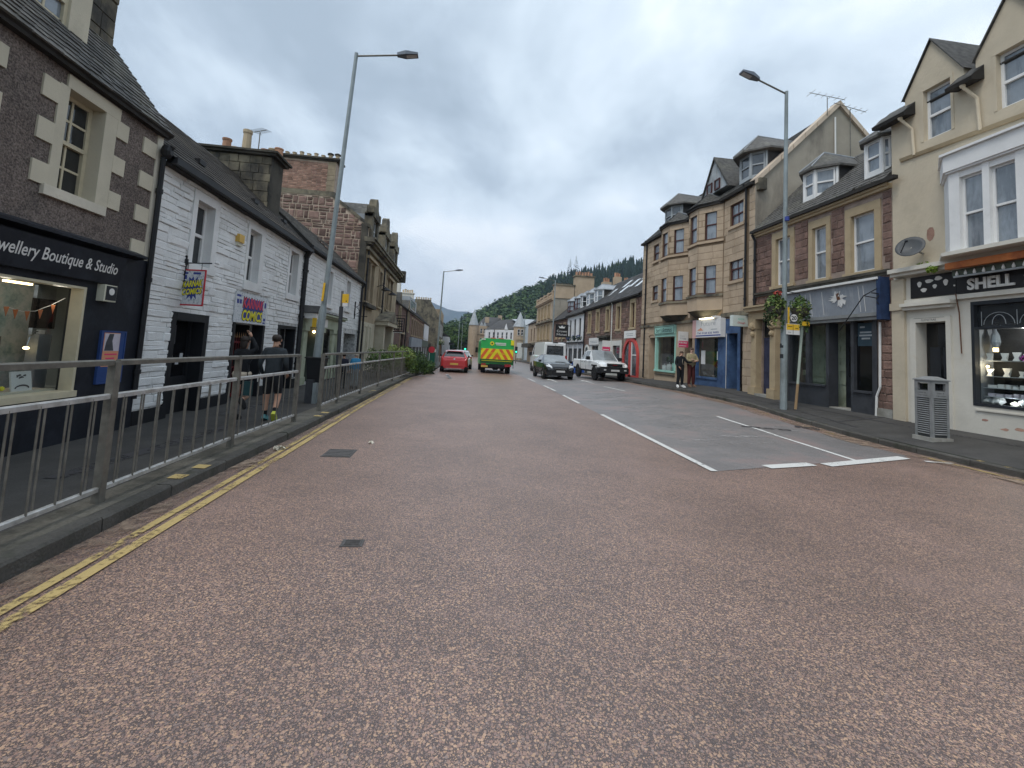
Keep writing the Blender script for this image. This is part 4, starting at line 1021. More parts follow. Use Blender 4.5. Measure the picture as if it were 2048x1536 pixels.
# tall grimy chimney on the party wall
CH = MB(); CH.box(-7.85, -5.92, 13.9, 14.75, 5.0, 7.02); ch = CH.build('chimney', MATS['grime'], T)
FC = FGx(13.9)
stones(ch, FC, courses(-7.84, -5.93, 5.3, 7.0, [], .30, .2, .38, .4, .01), MATS['grimy_stone'], .02, ASHLAR, limit=80)
b = MB(); b.box(-7.98, -5.80, 13.78, 14.87, 7.02, 7.09); b.box(-8.05, -5.72, 13.72, 14.93, 7.09, 7.15); b.build('cap', MATS['grime'], ch)
for x, h, m in ((-7.75, .16, 'buff_pot'), (-7.45, .45, 'terra'), (-7.18, .2, 'buff_pot'), (-6.88, .78, 'buff_pot'), (-6.55, .12, 'grime'), (-6.32, .22, 'terra'), (-6.1, .26, 'buff_pot'), (-5.92, .3, 'terra')):
    MB().lathe((x, 14.3, 7.15), [(.13, 0), (.115, h * .85), (.135, h * .88), (.135, h), (.1, h)], n=10).build('chimney_pot', MATS[m], ch)
b = MB(); b.add([(-6.9, 13.88, 5.9), (-5.75, 13.88, 4.98), (-5.75, 13.80, 5.05), (-6.9, 13.80, 5.97), (-6.9, 13.88, 6.15), (-5.75, 13.88, 5.2)], [(0, 1, 2, 3), (3, 2, 5, 4)]); b.build('lead_flashing', MATS['lead'], T)
def aerial(name, label, p, h, yaw, n=7, L=.9):
    t = thing(name, label, 'aerial', p); x, y, z = p
    MB().tube(p, (x, y, z + h), .016, n=6).build('mast', MATS['galv'], t)
    c, s = math.cos(yaw), math.sin(yaw); b = MB(); b.tube((x - c * L * .5, y - s * L * .5, z + h - .03), (x + c * L * .5, y + s * L * .5, z + h + .12), .012, n=5)
    for k in range(n):
        f = -.45 + .9 * k / (n - 1); q = Vector((x + c * L * f, y + s * L * f, z + h + .045 + .15 * f)); w = .16 if k < n - 1 else .24
        b.tube(q + Vector((-s * w, c * w, 0)), q + Vector((s * w, -c * w, 0)), .007, n=4)
    b.build('elements', MATS['galv'], t); return t
aerial('tv_aerial', 'thin television aerial among the pots of the grimy chimney', (-6.62, 14.5, 7.15), .85, 2.4)
# red gate in the passage
G = thing('red_gate', 'dark red spear-topped iron gate standing in the middle doorway', 'gate', FL(11.9, .05, -.35))
b = MB(FL); b.box(11.2, 12.58, .12, .17, -.36, -.33); b.box(11.2, 12.58, 1.42, 1.47, -.36, -.33); b.box(11.2, 12.58, .80, .84, -.36, -.33); b.build('frame', MATS['gate_red'], G)
for k in range(12):
    u = 11.26 + k * .115
    MB(FL).tube((u, .08, -.345), (u, 1.56, -.345), .011, n=6).build('bar', MATS['gate_red'], G); MB(FL).tube((u, 1.56, -.345), (u, 1.70, -.345), .018, .002, n=6).build('spearhead', MATS['gate_tip'], G)
# signs
def star(cu, cv, ru, rv, n, ratio, seed):
    rr_ = random.Random(seed); return [(cu + ru * math.cos(a) * k, cv + rv * math.sin(a) * k) for i in range(2 * n) for a, k in [(math.pi * i / n, (1 if i % 2 == 0 else ratio) * rr_.uniform(.85, 1.1))]]
SG = thing('hanging_sign', 'square hanging KARNAK COMICS sign with red edge on an iron bracket', 'sign', FL(9.05, 2.9, 0))
FH = lambda u, v, d: (u, 9.02 - d, v)     # hangs out from the wall, faces the camera; u = x
a_ = rad(11); FH = (lambda u, v, d: (-5.2 + (u + 5.2) * math.cos(a_) + d * math.sin(a_), 9.02 + (u + 5.2) * math.sin(a_) * -1 - d * math.cos(a_), v))
MB(FH).box(-5.21, -4.77, 2.13, 2.77, -.012, .012).build('board', MATS['comic_print'], SG)
b = MB(FH); b.box(-5.23, -4.75, 2.11, 2.135, -.018, .018); b.box(-5.23, -4.75, 2.765, 2.79, -.018, .018); b.box(-5.23, -5.205, 2.135, 2.765, -.018, .018); b.box(-4.775, -4.75, 2.135, 2.765, -.018, .018); b.build('frame', MATS['sign_red'], SG)
MB(FH).prism(star(-4.99, 2.45, .19, .25, 12, .62, 3), .0125, .0145).build('starburst', MATS['comic_blue'], SG)
put_text('karnak', SG, FH, -5.19, -4.79, 2.43, 2.57, .0165, MATS['ink'], 'lettering_shadow', .05); put_text('karnak', SG, FH, -5.18, -4.80, 2.44, 2.56, .0185, MATS['comic_yellow'], 'lettering', .05)
put_text('comics', SG, FH, -5.19, -4.79, 2.285, 2.42, .0165, MATS['ink'], 'lettering_shadow', .05); put_text('comics', SG, FH, -5.18, -4.80, 2.295, 2.41, .0185, MATS['comic_yellow'], 'lettering', .05)
b = MB(FH); b.box(-5.19, -5.1, 2.70, 2.735, .0125, .0135); b.box(-5.0, -4.85, 2.70, 2.74, .0125, .0135); b.box(-5.17, -5.12, 2.60, 2.68, .0125, .0135); b.build('print', MATS['comic_blue'], SG)
b = MB(FH); b.tube((-5.19, 2.91, 0), (-4.66, 2.92, 0), .012, n=6); b.box(-5.2, -5.16, 2.55, 3.05, -.02, .02); b.tube((-5.18, 2.87, 0), (-5.18, 2.98, 0), .05, n=8); b.tube((-5.12, 2.79, 0), (-5.12, 2.91, 0), .006, n=5); b.tube((-4.85, 2.79, 0), (-4.85, 2.91, 0), .006, n=5); b.build('bracket', MATS['pipe_black'], SG)
SG = thing('wall_sign', 'square wall sign with red KARNAK over yellow COMICS above the red gate', 'sign', FL(11.8, 1.9, .03))
MB(FL).box(10.96, 12.68, 1.915, 2.63, .03, .055).build('board', MATS['comic_print'], SG); MB(FL).box(11.35, 12.42, 1.98, 2.52, .055, .057).build('panel', MATS['comic_blue'], SG)
put_text('karnak', SG, FL, 11.30, 12.46, 2.27, 2.55, .059, MATS['ink'], 'lettering_shadow'); put_text('karnak', SG, FL, 11.32, 12.44, 2.285, 2.535, .062, MATS['comic_red'])
put_text('comics', SG, FL, 11.30, 12.42, 1.96, 2.25, .059, MATS['ink'], 'lettering_shadow'); put_text('comics', SG, FL, 11.32, 12.40, 1.975, 2.235, .062, MATS['comic_yellow'])
b = MB(FL)
for u, v, w, h in ((11.0, 2.52, .2, .05), (11.02, 2.36, .1, .1), (11.15, 2.36, .1, .1), (12.5, 2.36, .1, .14), (12.5, 2.02, .12, .07), (12.48, 1.95, .14, .04)): b.box(u, u + w, v, v + h, .055, .0575)
b.build('print', MATS['comic_blue'], SG)
D = thing('alarm_box', 'yellow burglar alarm box between upstairs windows on the white wall', 'alarm', FL(10.86, 3.65, 0))
b = MB(FL); b.box(10.74, 10.98, 3.74, 3.92, .0, .1); b.build('case', MATS['alarm_yellow'], D); b = MB(FL); b.box(10.76, 10.96, 3.66, 3.74, .0, .07); b.build('sounder', MATS['alarm_cream'], D)

# ================================================================ SECOND WHITE COTTAGE WITH GREEN SHOPFRONT
T = thing('corner_cottage', 'long white cottage with pale green shopfront beside the old stone bank', 'building', (XL, 19.5, 0))
W = [(17.88, 18.62, 3.02, 4.33), (20.92, 21.62, 3.1, 4.38)]
H2 = W + [(15.95, 19.95, .1, 2.62, .3), (21.25, 23.45, .05, 2.0, .55)]
wall(T, FL, 15.36, 23.9, -.1, 4.70, H2, MATS['white_wash_bed'], .2)
stones(T, FL, courses(15.37, 23.88, .3, 4.66, [(w[0] - .14, w[1] + .2, w[2] - .15, w[3] + .15) for w in W] + [(15.5, 20.2, 0, 2.75), (21.0, 23.7, 0, 2.15)], .14, .3, .5, .5, .006), MATS['white_wash'], .012, ROCK, limit=120, dvar=.5)
for (u0, u1, v0, v1) in W:
    surround(T, FL, u0, u1, v0, v1, .15, MATS['white_smooth'], .028, sw=.14); window(T, FL, u0, u1, v0, v1, MATS['white_frame'], MATS['pane_grey'], -.12)
b = MB(FL); b.box(15.5, 20.2, 2.06, 2.45, .02, .14); b.box(15.45, 20.3, 2.45, 2.52, .02, .24); b.box(15.4, 20.35, 2.52, 2.58, .02, .32)
for u in (15.6, 17.45, 19.0, 19.75): b.box(u, u + .38, .1, 2.06, .0, .10); b.box(u - .04, u + .42, 1.9, 2.06, .0, .15); b.box(u - .03, u + .41, .1, .35, .0, .13)
b.box(17.85, 19.0, .1, .7, -.2, .06); b.build('shopfront', MATS['green_shop'], T)
MB(FL).box(15.45, 20.35, 2.58, 2.63, .02, .30).build('lead_flashing', MATS['grime'], T)
MB(FL).box(16.9, 18.0, 2.10, 2.40, .14, .155).build('fascia_board', MATS['sign_white'], T)
MB(FL).box(15.95, 19.95, .1, 2.1, -.34, -.30).build('shop_pane', MATS['pane_black'], T)
b = MB(FL); b.box(17.2, 17.27, .1, 2.06, -.3, .02); b.box(16.0, 16.06, .1, 2.06, -.3, .02); b.build('door_frame', MATS['green_dark'], T)
MB(FL).blob((17.1, 1.90, -.05), .05).build('bulb', MATS['dim_bulb'], T)
b = MB(FL); b.box(21.25, 23.45, .05, 2.0, -.6, -.56); b.build('door', MATS['black_paint'], T); MB(FL).box(21.5, 22.6, .5, 1.9, -.56, -.55).build('door_pane', MATS['pane_grey'], T)
MB(FL).box(15.38, 23.9, 4.62, 4.68, -.02, .14).build('eave_board', MATS['soffit'], T)
MB(FL).box(15.36, 23.9, 4.64, 4.74, .14, .23).build('gutter', MATS['pipe_black'], T)
roof(T, FL, 15.37, 23.95, .2, 4.72, -1.85, 6.55, MATS['slate'], .28, .2, under=MATS['slate_bed'])
b = MB(FL); b.prism([(.2, 4.78), (-1.85, 6.66), (-1.85, 6.5), (.2, 4.62)], 23.78, 24.1, 'u'); b.build('roof_verge', MATS['lead'], T)
b = MB(FL); b.add([(19.6, 5.42, -.52), (20.3, 5.42, -.52), (20.3, 5.95, -1.1), (19.6, 5.95, -1.1), (19.6, 5.34, -.5), (20.3, 5.34, -.5)], [(0, 1, 2, 3), (0, 1, 5, 4)]); b.build('skylight', MATS['pane_dark'], T)
drain(T, FL, 23.72, .2, 4.4, .1, .06, MATS['pipe_black'])
LN = thing('wall_lantern', 'small gabled lantern box projecting over the green shop door', 'lantern', FL(15.6, 2.3, .1))
b = MB(FL); b.box(15.35, 15.75, 2.3, 2.48, .05, .5); b.build('case', MATS['sign_white'], LN); b = MB(FL); b.add([(15.28, 2.5, .02), (15.55, 2.74, .02), (15.82, 2.5, .02), (15.28, 2.5, .56), (15.55, 2.74, .56), (15.82, 2.5, .56)], [(0, 1, 2), (3, 4, 5), (0, 1, 4, 3), (1, 2, 5, 4), (0, 2, 5, 3)]); b.build('roof', MATS['slate_dark'], LN)
b = MB(FL); D = thing('sign_bracket', 'black scrolled iron sign bracket on the white wall beside the bank', 'bracket', FL(22.8, 2.9, 0))
b.box(22.75, 22.85, 2.75, 3.6, 0, .05)
b.path([(22.8, 2.95 + .13 * k, .05 + .22 * abs(math.sin(k * 1.1))) for k in range(6)], .012, 5); b.path([(22.8, 2.9, .04), (22.8, 2.9, .65)], .014, 5); b.build('scroll', MATS['pipe_black'], D)

# ================================================================ OLD BANK: rubble gable, brick stack, dormers with stone pediments
T = thing('old_bank', 'sooty cream stone bank building with pedimented dormers and a rubble gable', 'building', (XL, 30, 0))
b = MB(); GY = 24.2
prof = [(-11.5, 0), (-5.22, 0), (-5.22, 7.85), (-7.05, 9.2), (-11.5, 9.2)]
b.add([(x, y, z) for y in (GY, GY + .5) for x, z in prof], [tuple(range(5)), tuple(range(9, 4, -1))] + [(i, (i + 1) % 5, 5 + (i + 1) % 5, 5 + i) for i in range(5)])
gw = b.build('gable_wall', MATS['mortar'], T)
FG = FGx(GY)
rub = []
for r in courses(-10.6, -5.5, 4.0, 9.25, [], .30, .55, .32, .85, .05, .5):
    top = 9.2 - max(0, (r[1] + 7.05)) * .735
    roofline = 4.6 + (-5.0 - (r[0] + r[1]) / 2) * 1.0 - .35
    if r[3] < top - .02 and r[3] > roofline - .6: rub.append(r)
stones(gw, FG, rub, MATS['rubble'], .035, RUB, name='rubble_stone', limit=300)
MB(FG).box(-5.5, -5.19, .0, 7.9, -.2, .07).build('corner_pilaster', MATS['grime'], T)
b = MB(FG); b.prism([(-7.15, 9.2), (-5.05, 7.68), (-5.05, 7.86), (-7.15, 9.38)], -.45, .06, 'd'); b.build('skew', MATS['grimy_stone'], T)
MB().box(-10.5, -7.02, GY - .02, GY + .75, 9.2, 9.45).build('stack_base', MATS['grimy_stone'], T)
st = MB().box(-10.42, -7.08, GY + .03, GY + .7, 9.45, 11.1).build('chimney', MATS['brick_mortar'], T)
FB = FGx(GY + .03)
br = courses(-10.1, -7.5, 9.47, 11.0, [], .086, .04, .24, .12, .016)
stones(st, FB, br, MATS['brick'], .014, ASHLAR, name='brick', limit=300, dvar=.4)
q = courses(-10.42, -10.1, 9.47, 11.08, [], .3, .1, .5, .1, .01) + courses(-7.5, -7.08, 9.47, 11.08, [], .3, .1, .6, .1, .01)
stones(st, FB, q, MATS['bank_stone'], .02, ASHLAR, name='quoin', limit=60, dvar=.2)
b = MB(); b.box(-10.52, -6.98, GY - .06, GY + .8, 11.1, 11.17); b.box(-10.6, -6.85, GY - .14, GY + .88, 11.17, 11.26); b.build('cap', MATS['grime'], st)
chimney_pots(st, [(-10.1 + k * .37, GY + .35, 11.26) for k in range(9)], MATS['buff_pot'], .3, .12)
for k in (7, 8): MB().lathe((-10.1 + k * .37, GY + .35, 11.54), [(.05, 0), (.17, .05), (.17, .1), (.05, .16)], n=10).build('chimney_cowl', MATS['grime'], st)
bw = [(24.75, 25.55, 3.85, 6.05), (25.95, 26.8, 3.85, 6.05), (28.6, 29.5, 3.9, 6.1), (31.6, 32.5, 4.0, 6.2), (33.1, 34.0, 4.0, 6.2)]
bg = [(25.1, 25.75, .7, 2.5), (26.2, 26.85, .7, 2.5), (29.7, 31.3, .1, 2.7), (32.6, 33.4, .7, 2.6), (34.2, 35.0, .7, 2.6)]
wall(T, FL, 24.22, 36.6, -.1, 7.0, bw + bg, MATS['bank_stone'], .28)
for k, (u0, u1, v0, v1) in enumerate(bw):
    surround(T, FL, u0, u1, v0, v1, .16, MATS['bank_stone'], .06); window(T, FL, u0, u1, v0, v1, MATS['white_frame'] if k != 2 else MATS['bank_cream'], MATS['pane_grey'], -.16)
for k in range(2): MB(FL).box(24.5 + 6.9 * k, 27.1 + 6.9 * k, 6.15, 6.3, 0, .2).build('cornice', MATS['bank_stone'], T); MB(FL).box(24.5 + 6.9 * k, 27.1 + 6.9 * k, 3.55, 3.75, 0, .25).build('balcony_ledge', MATS['grime'], T)
b = MB(FL); b.box(24.3, 28.2, 0, 2.75, 0, .05); b.box(32.2, 36.5, 0, 2.75, 0, .05); b.build('ground_facing', MATS['bank_cream'], T)
for (u0, u1, v0, v1) in bg:
    surround(T, FL, u0, u1, v0, v1, .14, MATS['bank_cream'], .09); window(T, FL, u0, u1, v0, v1, MATS['bank_cream'], MATS['pane_grey'], -.1)
b = MB(FL); b.box(28.6, 29.1, .0, 2.75, .0, .55); b.box(31.9, 32.4, .0, 2.75, .0, .55); b.box(28.4, 32.6, 2.75, 3.0, .0, .8); b.build('porch', MATS['bank_cream'], T)
b = MB(FL); b.add([(28.3, 3.0, .0), (30.5, 3.75, .0), (32.7, 3.0, .0), (28.3, 3.0, .85), (30.5, 3.75, .85), (32.7, 3.0, .85)], [(0, 1, 2), (3, 4, 5), (0, 1, 4, 3), (1, 2, 5, 4), (0, 2, 5, 3)]); b.build('porch_roof', MATS['grimy_stone'], T)
b = MB(FL); b.box(24.2, 36.7, 6.55, 6.72, 0, .18); b.box(24.1, 36.75, 6.95, 7.1, -.1, .42); b.box(24.2, 36.7, 6.85, 6.95, 0, .28); b.box(24.1, 36.75, 7.1, 7.2, -.1, .5); b.build('cornice', MATS['grimy_stone'], T)
MB(FL).box(36.4, 36.9, 6.6, 7.5, .0, .6).build('corbel', MATS['grime'], T)
drain(T, FL, 24.6, .3, 6.8, .09, .05, MATS['pipe_black']); drain(T, FL, 30.0, 3.6, 7.0, .09, .05, MATS['pipe_black'])
roof(T, FL, 24.6, 36.6, -.2, 7.2, -2.6, 9.6, MATS['slate'], .3, .24, under=MATS['slate_bed'])
for u0, tp in ((25.1, 9.75), (29.3, 9.85), (33.4, 9.95)):
    b = MB(FL); b.box(u0, u0 + .45, 7.2, 8.75, -.4, .05); b.box(u0 + 1.55, u0 + 2.0, 7.2, 8.75, -.4, .05); b.box(u0, u0 + 2, 8.6, 8.8, -.4, .12); b.box(u0 + .45, u0 + 1.55, 7.2, 7.42, -.4, .05); b.box(u0 - .1, u0 + .15, 8.8, 9.15, -.3, .1); b.box(u0 + 1.85, u0 + 2.1, 8.8, 9.15, -.3, .1)
    g_ = [(u0, 8.8), (u0 + 2, 8.8), (u0 + 1.75, 9.15), (u0 + 1.45, 9.3), (u0 + 1.3, tp - .05), (u0 + 1.0, tp + .12), (u0 + .7, tp - .05), (u0 + .55, 9.3), (u0 + .25, 9.15)]
    b.prism(g_, -.35, .06, 'd'); dm = b.build('dormer', MATS['grimy_stone'], T)
    window(T, FL, u0 + .45, u0 + 1.55, 7.42, 8.6, MATS['white_frame'], MATS['pane_grey'], -.1)
    b = MB(FL); b.add([(u0 + .1, 8.7, -.35), (u0 + 1, 9.55, -.35), (u0 + 1.9, 8.7, -.35), (u0 + .1, 8.7, -1.9), (u0 + 1, 9.55, -2.6), (u0 + 1.9, 8.7, -1.9)], [(0, 1, 4, 3), (1, 2, 5, 4)]); b.build('dormer_roof', MATS['slate'], T)
    b = MB(FL); b.add([(u0 + .02, 7.2, -.35), (u0 + .02, 8.7, -.35), (u0 + .02, 8.7, -1.9), (u0 + .02, 7.2, -.3)], [(0, 1, 2, 3)]); b.build('dormer_cheek', MATS['lead'], T)
HS = thing('hanging_sign', 'black framed openwork hanging sign projecting from the old bank', 'sign', FL(34.5, 2.6, .1))
b = MB(lambda u, v, d: (XL + u, 34.6 - d, v)); b.box(.15, 1.05, 2.55, 2.62, -.02, .02); b.box(.15, 1.05, 3.55, 3.62, -.02, .02); b.box(.15, .22, 2.55, 3.62, -.02, .02); b.box(.98, 1.05, 2.55, 3.62, -.02, .02); b.box(0, 1.1, 3.78, 3.82, -.02, .02)
for k in range(4): b.box(.3 + .17 * k, .36 + .17 * k, 2.7, 3.5, -.015, .015); b.box(.28, .92, 2.75 + .2 * k, 2.81 + .2 * k, -.012, .012)
b.build('frame', MATS['pipe_black'], HS); MB(lambda u, v, d: (XL + u, 34.6 - d, v)).box(.25, .95, 2.5, 2.54, -.02, .02).build('strip', MATS['sign_white'], HS)
for k, (y, z) in enumerate(((28.1, 4.95), (30.9, 5.0))):
    L_ = thing('wall_lamp', ('black shaded lamp on a bracket left of the bank niche', 'black shaded lamp on a bracket over the bank porch')[k], 'lamp', FL(y, z, 0))
    MB(FL).path([(y, z + .1, 0), (y, z + .25, .3), (y, z + .1, .55)], .02, 6).build('bracket', MATS['pipe_black'], L_); MB().lathe(FL(y, z - .08, .55), [(.30, 0), (.2, .1), (.05, .18)], n=12).build('shade', MATS['pipe_black'], L_)
# ================================================================ RIGHT: SHELL SHOP (cream, corner of frame)
T = thing('shell_shop', 'cream rendered shop with two steep attic gables and a white timber oriel', 'building', (XR, 8, .4))
aw = [(8.80, 9.42, 7.28, 8.56), (7.30, 7.90, 7.24, 8.48)]
wall(T, FR, 4.5, 10.26, 3.95, 8.2, aw, MATS['cream_paint'], .2)
for (uc, w, ap, w_) in ((9.2, .68, 9.76, aw[0]), (7.62, .66, 9.7, aw[1])):
    b = MB(FR); u0, u1, v0, v1 = w_
    b.quad((uc - w, 8.2, 0), (u0, 8.2, 0), (u0, 8.62, 0), (uc - w, 8.62, 0)); b.quad((u1, 8.2, 0), (uc + w, 8.2, 0), (uc + w, 8.62, 0), (u1, 8.62, 0))
    b.add([(uc - w, 8.62, 0), (uc + w, 8.62, 0), (uc, ap, 0)], [(0, 1, 2)])
    if v1 < 8.62: b.quad((u0, v1, 0), (u1, v1, 0), (u1, 8.62, 0), (u0, 8.62, 0))
    b.quad((uc - w, 8.2, 0), (uc - w, 8.62, 0), (uc - w, 8.62, -1.2), (uc - w, 8.2, -1.2)); b.quad((uc + w, 8.2, 0), (uc + w, 8.62, 0), (uc + w, 8.62, -1.2), (uc + w, 8.2, -1.2))
    b.build('gable', MATS['cream_paint'], T, fix=False)
    b = MB(FR)
    for s in (-1, 1):
        b.add([(uc + s * (w + .05), 8.58, .06), (uc, ap + .05, .06), (uc, ap + .05, -2.6), (uc + s * (w + .05), 8.58, -.5), (uc + s * (w + .05), 8.54, .06), (uc, ap + .0, .06)], [(0, 1, 2, 3), (0, 1, 5, 4)])
    b.build('gable_roof', MATS['slate'], T)
    surround(T, FR, u0, u1, v0, v1, .06, MATS['cream_paint'], .012, sill=False, head=.09)
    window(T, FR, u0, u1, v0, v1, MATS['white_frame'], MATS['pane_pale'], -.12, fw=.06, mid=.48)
roof(T, FR, 4.5, 10.3, -.1, 8.28, -2.4, 10.5, MATS['slate'], .26, .2, under=MATS['slate_bed'])
for a, c in ((9.9, 10.45), (8.28, 8.52), (8.0, 8.55)):
    pass
for (a, c) in ((9.62, 10.5), (8.12, 8.66), (5.0, 6.9)):
    b = MB(FR); b.add([(a, 8.12, .34), (c, 8.12, .34), (c, 8.52, -.12), (a, 8.52, -.12), (a, 8.04, .32), (c, 8.04, .32), (c, 8.10, -.02), (a, 8.10, -.02)], [(0, 1, 2, 3), (4, 5, 6, 7), (0, 1, 5, 4), (1, 2, 6, 5), (3, 0, 4, 7)]); b.build('eave', [MATS['soffit']], T)
    b = MB(FR)
    for k in range(int((c - a) / .2)):
        for j in range(3): b.add([(a + k * .2 + .1 * (j % 2), 8.135 + .13 * j, .335 - .15 * j), (a + k * .2 + .19 + .1 * (j % 2), 8.135 + .13 * j, .335 - .15 * j), (a + k * .2 + .19 + .1 * (j % 2), 8.28 + .13 * j, .19 - .15 * j), (a + k * .2 + .1 * (j % 2), 8.28 + .13 * j, .19 - .15 * j)], [(0, 1, 2, 3)])
    b.build('eave_slates', MATS['slate'], T, kind='stuff')
for u, l in ((9.78, 7.02), (8.35, 6.95)):
    b = MB(FR); b.tube((u, 8.0, .25), (u - .12, 7.7, .06), .035, n=8); b.tube((u - .12, 7.7, .06), (u - .16, l, .06), .035, n=8); b.tube((u, 8.0, .25), (u, 8.08, .28), .05, n=8); b.build('drainpipe', MATS['cream_paint'], T)
b = MB(FR); b.add([(4.5, 6.78, .0), (10.0, 7.08, .0), (10.0, 7.08, .07), (4.5, 6.78, .07), (4.5, 6.70, .0), (10.0, 7.0, .0), (10.0, 7.0, .04), (4.5, 6.70, .04)], [(0, 1, 2, 3), (4, 5, 6, 7), (3, 2, 6, 7), (1, 2, 6, 5)]); b.build('string_course', MATS['yellow_dressing'], T)
# white oriel: plan corners (u, d)
pl = [(9.0, 0), (8.48, .52), (4.6, .52), (4.6, 0)]
b = MB(FR); b.prism([(pl[0][0] + .06, 0), (pl[1][0] + .03, .58), (4.5, .58), (4.5, 0)], 6.05, 6.42, 'v'); 
b = MB(lambda u, v, d: FR(u, v, d))
def planprism(bm, plan, v0, v1):
    n = len(plan); bm.add([(u, v, d) for v in (v0, v1) for u, d in plan], [tuple(range(n)), tuple(range(2 * n - 1, n - 1, -1))] + [(i, (i + 1) % n, n + (i + 1) % n, n + i) for i in range(n)])
b = MB(FR); planprism(b, [(9.08, 0), (8.52, .60), (4.5, .60), (4.5, 0)], 6.06, 6.42); b.build('oriel_fascia', MATS['white_smooth'], T)
b = MB(FR); planprism(b, [(9.12, 0), (8.55, .66), (4.5, .66), (4.5, 0)], 6.42, 6.47); planprism(b, [(9.05, 0), (8.5, .57), (4.5, .57), (4.5, 0)], 6.02, 6.06); b.build('oriel_moulding', MATS['white_frame'], T)
b = MB(FR); b.box(8.27, 8.48, 4.25, 6.03, .3, .52); b.box(7.72, 7.84, 4.25, 6.03, .3, .52); b.box(6.95, 7.28, 4.25, 6.03, .3, .52); b.box(4.6, 6.1, 4.25, 6.03, .3, .52)
b.box(6.1, 8.3, 5.88, 6.03, .3, .50); b.build('oriel_front', MATS['white_smooth'], T)
b = MB(FR)
for k in range(3):
    t0, t1 = k / 3 + .01, (k + 1) / 3 - .01
    b.add([(9.0 - .52 * t, v, .52 * t + e) for e in (0, -.06) for t, v in ((t0, 4.25), (t1, 4.25), (t1, 6.03), (t0, 6.03))], [(0, 1, 2, 3), (4, 5, 6, 7), (0, 1, 5, 4), (1, 2, 6, 5), (2, 3, 7, 6), (3, 0, 4, 7)])
b.build('oriel_side', MATS['white_smooth'], T)
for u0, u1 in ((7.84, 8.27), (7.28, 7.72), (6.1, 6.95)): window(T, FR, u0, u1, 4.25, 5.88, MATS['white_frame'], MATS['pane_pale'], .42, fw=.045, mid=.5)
b = MB(FR); b.box(4.5, 10.15, 4.08, 4.18, 0, .3); b.box(4.5, 10.15, 4.0, 4.08, 0, .22); planprism(b, [(9.15, 0), (8.55, .66), (4.5, .66), (4.5, 0)], 4.18, 4.26); b.build('shop_cornice', MATS['cream_pale'], T)
# ground floor
HD = (8.98, 9.66, .44, 2.83); HS_ = (5.6, 8.5, 1.0, 3.22)
wall(T, FR, 4.5, 10.24, .1, 4.0, [HD + (.25,), HS_ + (.14,)], MATS['cream_pale'], .2, 'shopfront', .02, back=False)
b = MB(FR); b.box(9.92, 10.24, .3, 3.95, .02, .09); b.box(9.90, 10.26, 3.16, 3.34, .02, .13); b.build('pilaster', MATS['cream_paint'], T)
b = MB(FR); b.box(8.88, 8.98, .42, 2.95, .02, .07); b.box(9.66, 9.80, .42, 2.95, .02, .07); b.box(8.98, 9.66, 2.83, 2.95, .02, .072); b.build('door_frame', MATS['cream_pale'], T)
b = MB(FR); b.box(8.76, 9.92, 3.22, 3.30, .02, .22); b.box(8.80, 9.9, 3.14, 3.22, .02, .15); b.box(4.5, 9.9, 3.30, 3.40, .02, .10); b.build('door_hood', MATS['cream_pale'], T)
d = MB(FR).box(8.98, 9.66, .44, 2.83, -.28, -.24).build('door', MATS['pane_black'], T)
b = MB(FR)
for u in (9.05, 9.35): b.box(u, u + .24, 1.55, 2.25, -.24, -.232); b.box(u, u + .24, .7, 1.35, -.24, -.232)
b.build('door_panels', MATS['shop_black'], d); MB(FR).box(9.60, 9.64, 1.1, 1.35, -.24, -.22).build('lock_plate', MATS['chrome'], d)
put_text('glen', T, FR, 9.52, 9.18, 2.855, 2.905, .0735, MATS['ink'])
MB(FR).box(9.0, 9.7, 2.925, 2.932, .07, .074).build('door_line', MATS['ink'], T)
b = MB(FR); b.box(5.6, 5.66, 1.0, 3.22, -.1, .03); b.box(8.44, 8.5, 1.0, 3.22, -.1, .03); b.box(5.66, 8.44, 1.0, 1.06, -.1, .035); b.box(5.66, 8.44, 3.14, 3.22, -.1, .03); b.box(5.66, 8.44, 2.62, 2.67, -.1, .03); b.build('window_frame', MATS['shop_black'], T)
MB(FR).box(5.66, 8.44, 1.06, 2.62, -.07, -.06).build('window_pane', MATS['shop_glass'], T)
tp = MB(FR).box(5.66, 8.44, 2.67, 3.14, -.07, -.06).build('leaded_pane', MATS['pane_dark'], T)
b = MB(FR)
for k in range(4):
    c = 8.05 - k * .62
    b.path([(c + .27 * math.cos(a), 2.72 + .25 * math.sin(a), -.055) for a in [math.pi * j / 10 for j in range(11)]], .006, 4); b.path([(c + .12 * math.cos(a), 2.72 + .2 * math.sin(a), -.055) for a in [math.pi * j / 8 for j in range(9)]], .006, 4)
    b.path([(c + .31, 2.7, -.055), (c + .31, 3.0, -.055)], .006, 4)
b.build('leading', MATS['zinc_grey'], tp)
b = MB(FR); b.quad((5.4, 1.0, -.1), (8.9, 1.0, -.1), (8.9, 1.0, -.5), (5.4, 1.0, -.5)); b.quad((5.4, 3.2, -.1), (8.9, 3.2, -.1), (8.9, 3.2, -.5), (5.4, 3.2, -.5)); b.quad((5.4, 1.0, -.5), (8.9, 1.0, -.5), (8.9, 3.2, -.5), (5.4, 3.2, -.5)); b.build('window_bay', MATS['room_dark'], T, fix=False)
MB(FR).box(8.5, 8.6, 1.0, 3.1, -.5, -.1).build('window_side', MATS['faded_blue'], T)
MB(FR).box(7.6, 8.45, .90, .93, .02, .05).build('ledge', MATS['cream_pale'], T)
rb = MB(FR)
for u, v, s in ((8.3, .72, .05), (7.7, .62, .07), (7.95, .58, .05)): rb.add([(u + s * 1.5 * math.cos(a) * RU(.6, 1.2), v + s * .6 * math.sin(a) * RU(.6, 1.2), .0225) for a in [k * .9 for k in range(7)]], [tuple(range(7))])
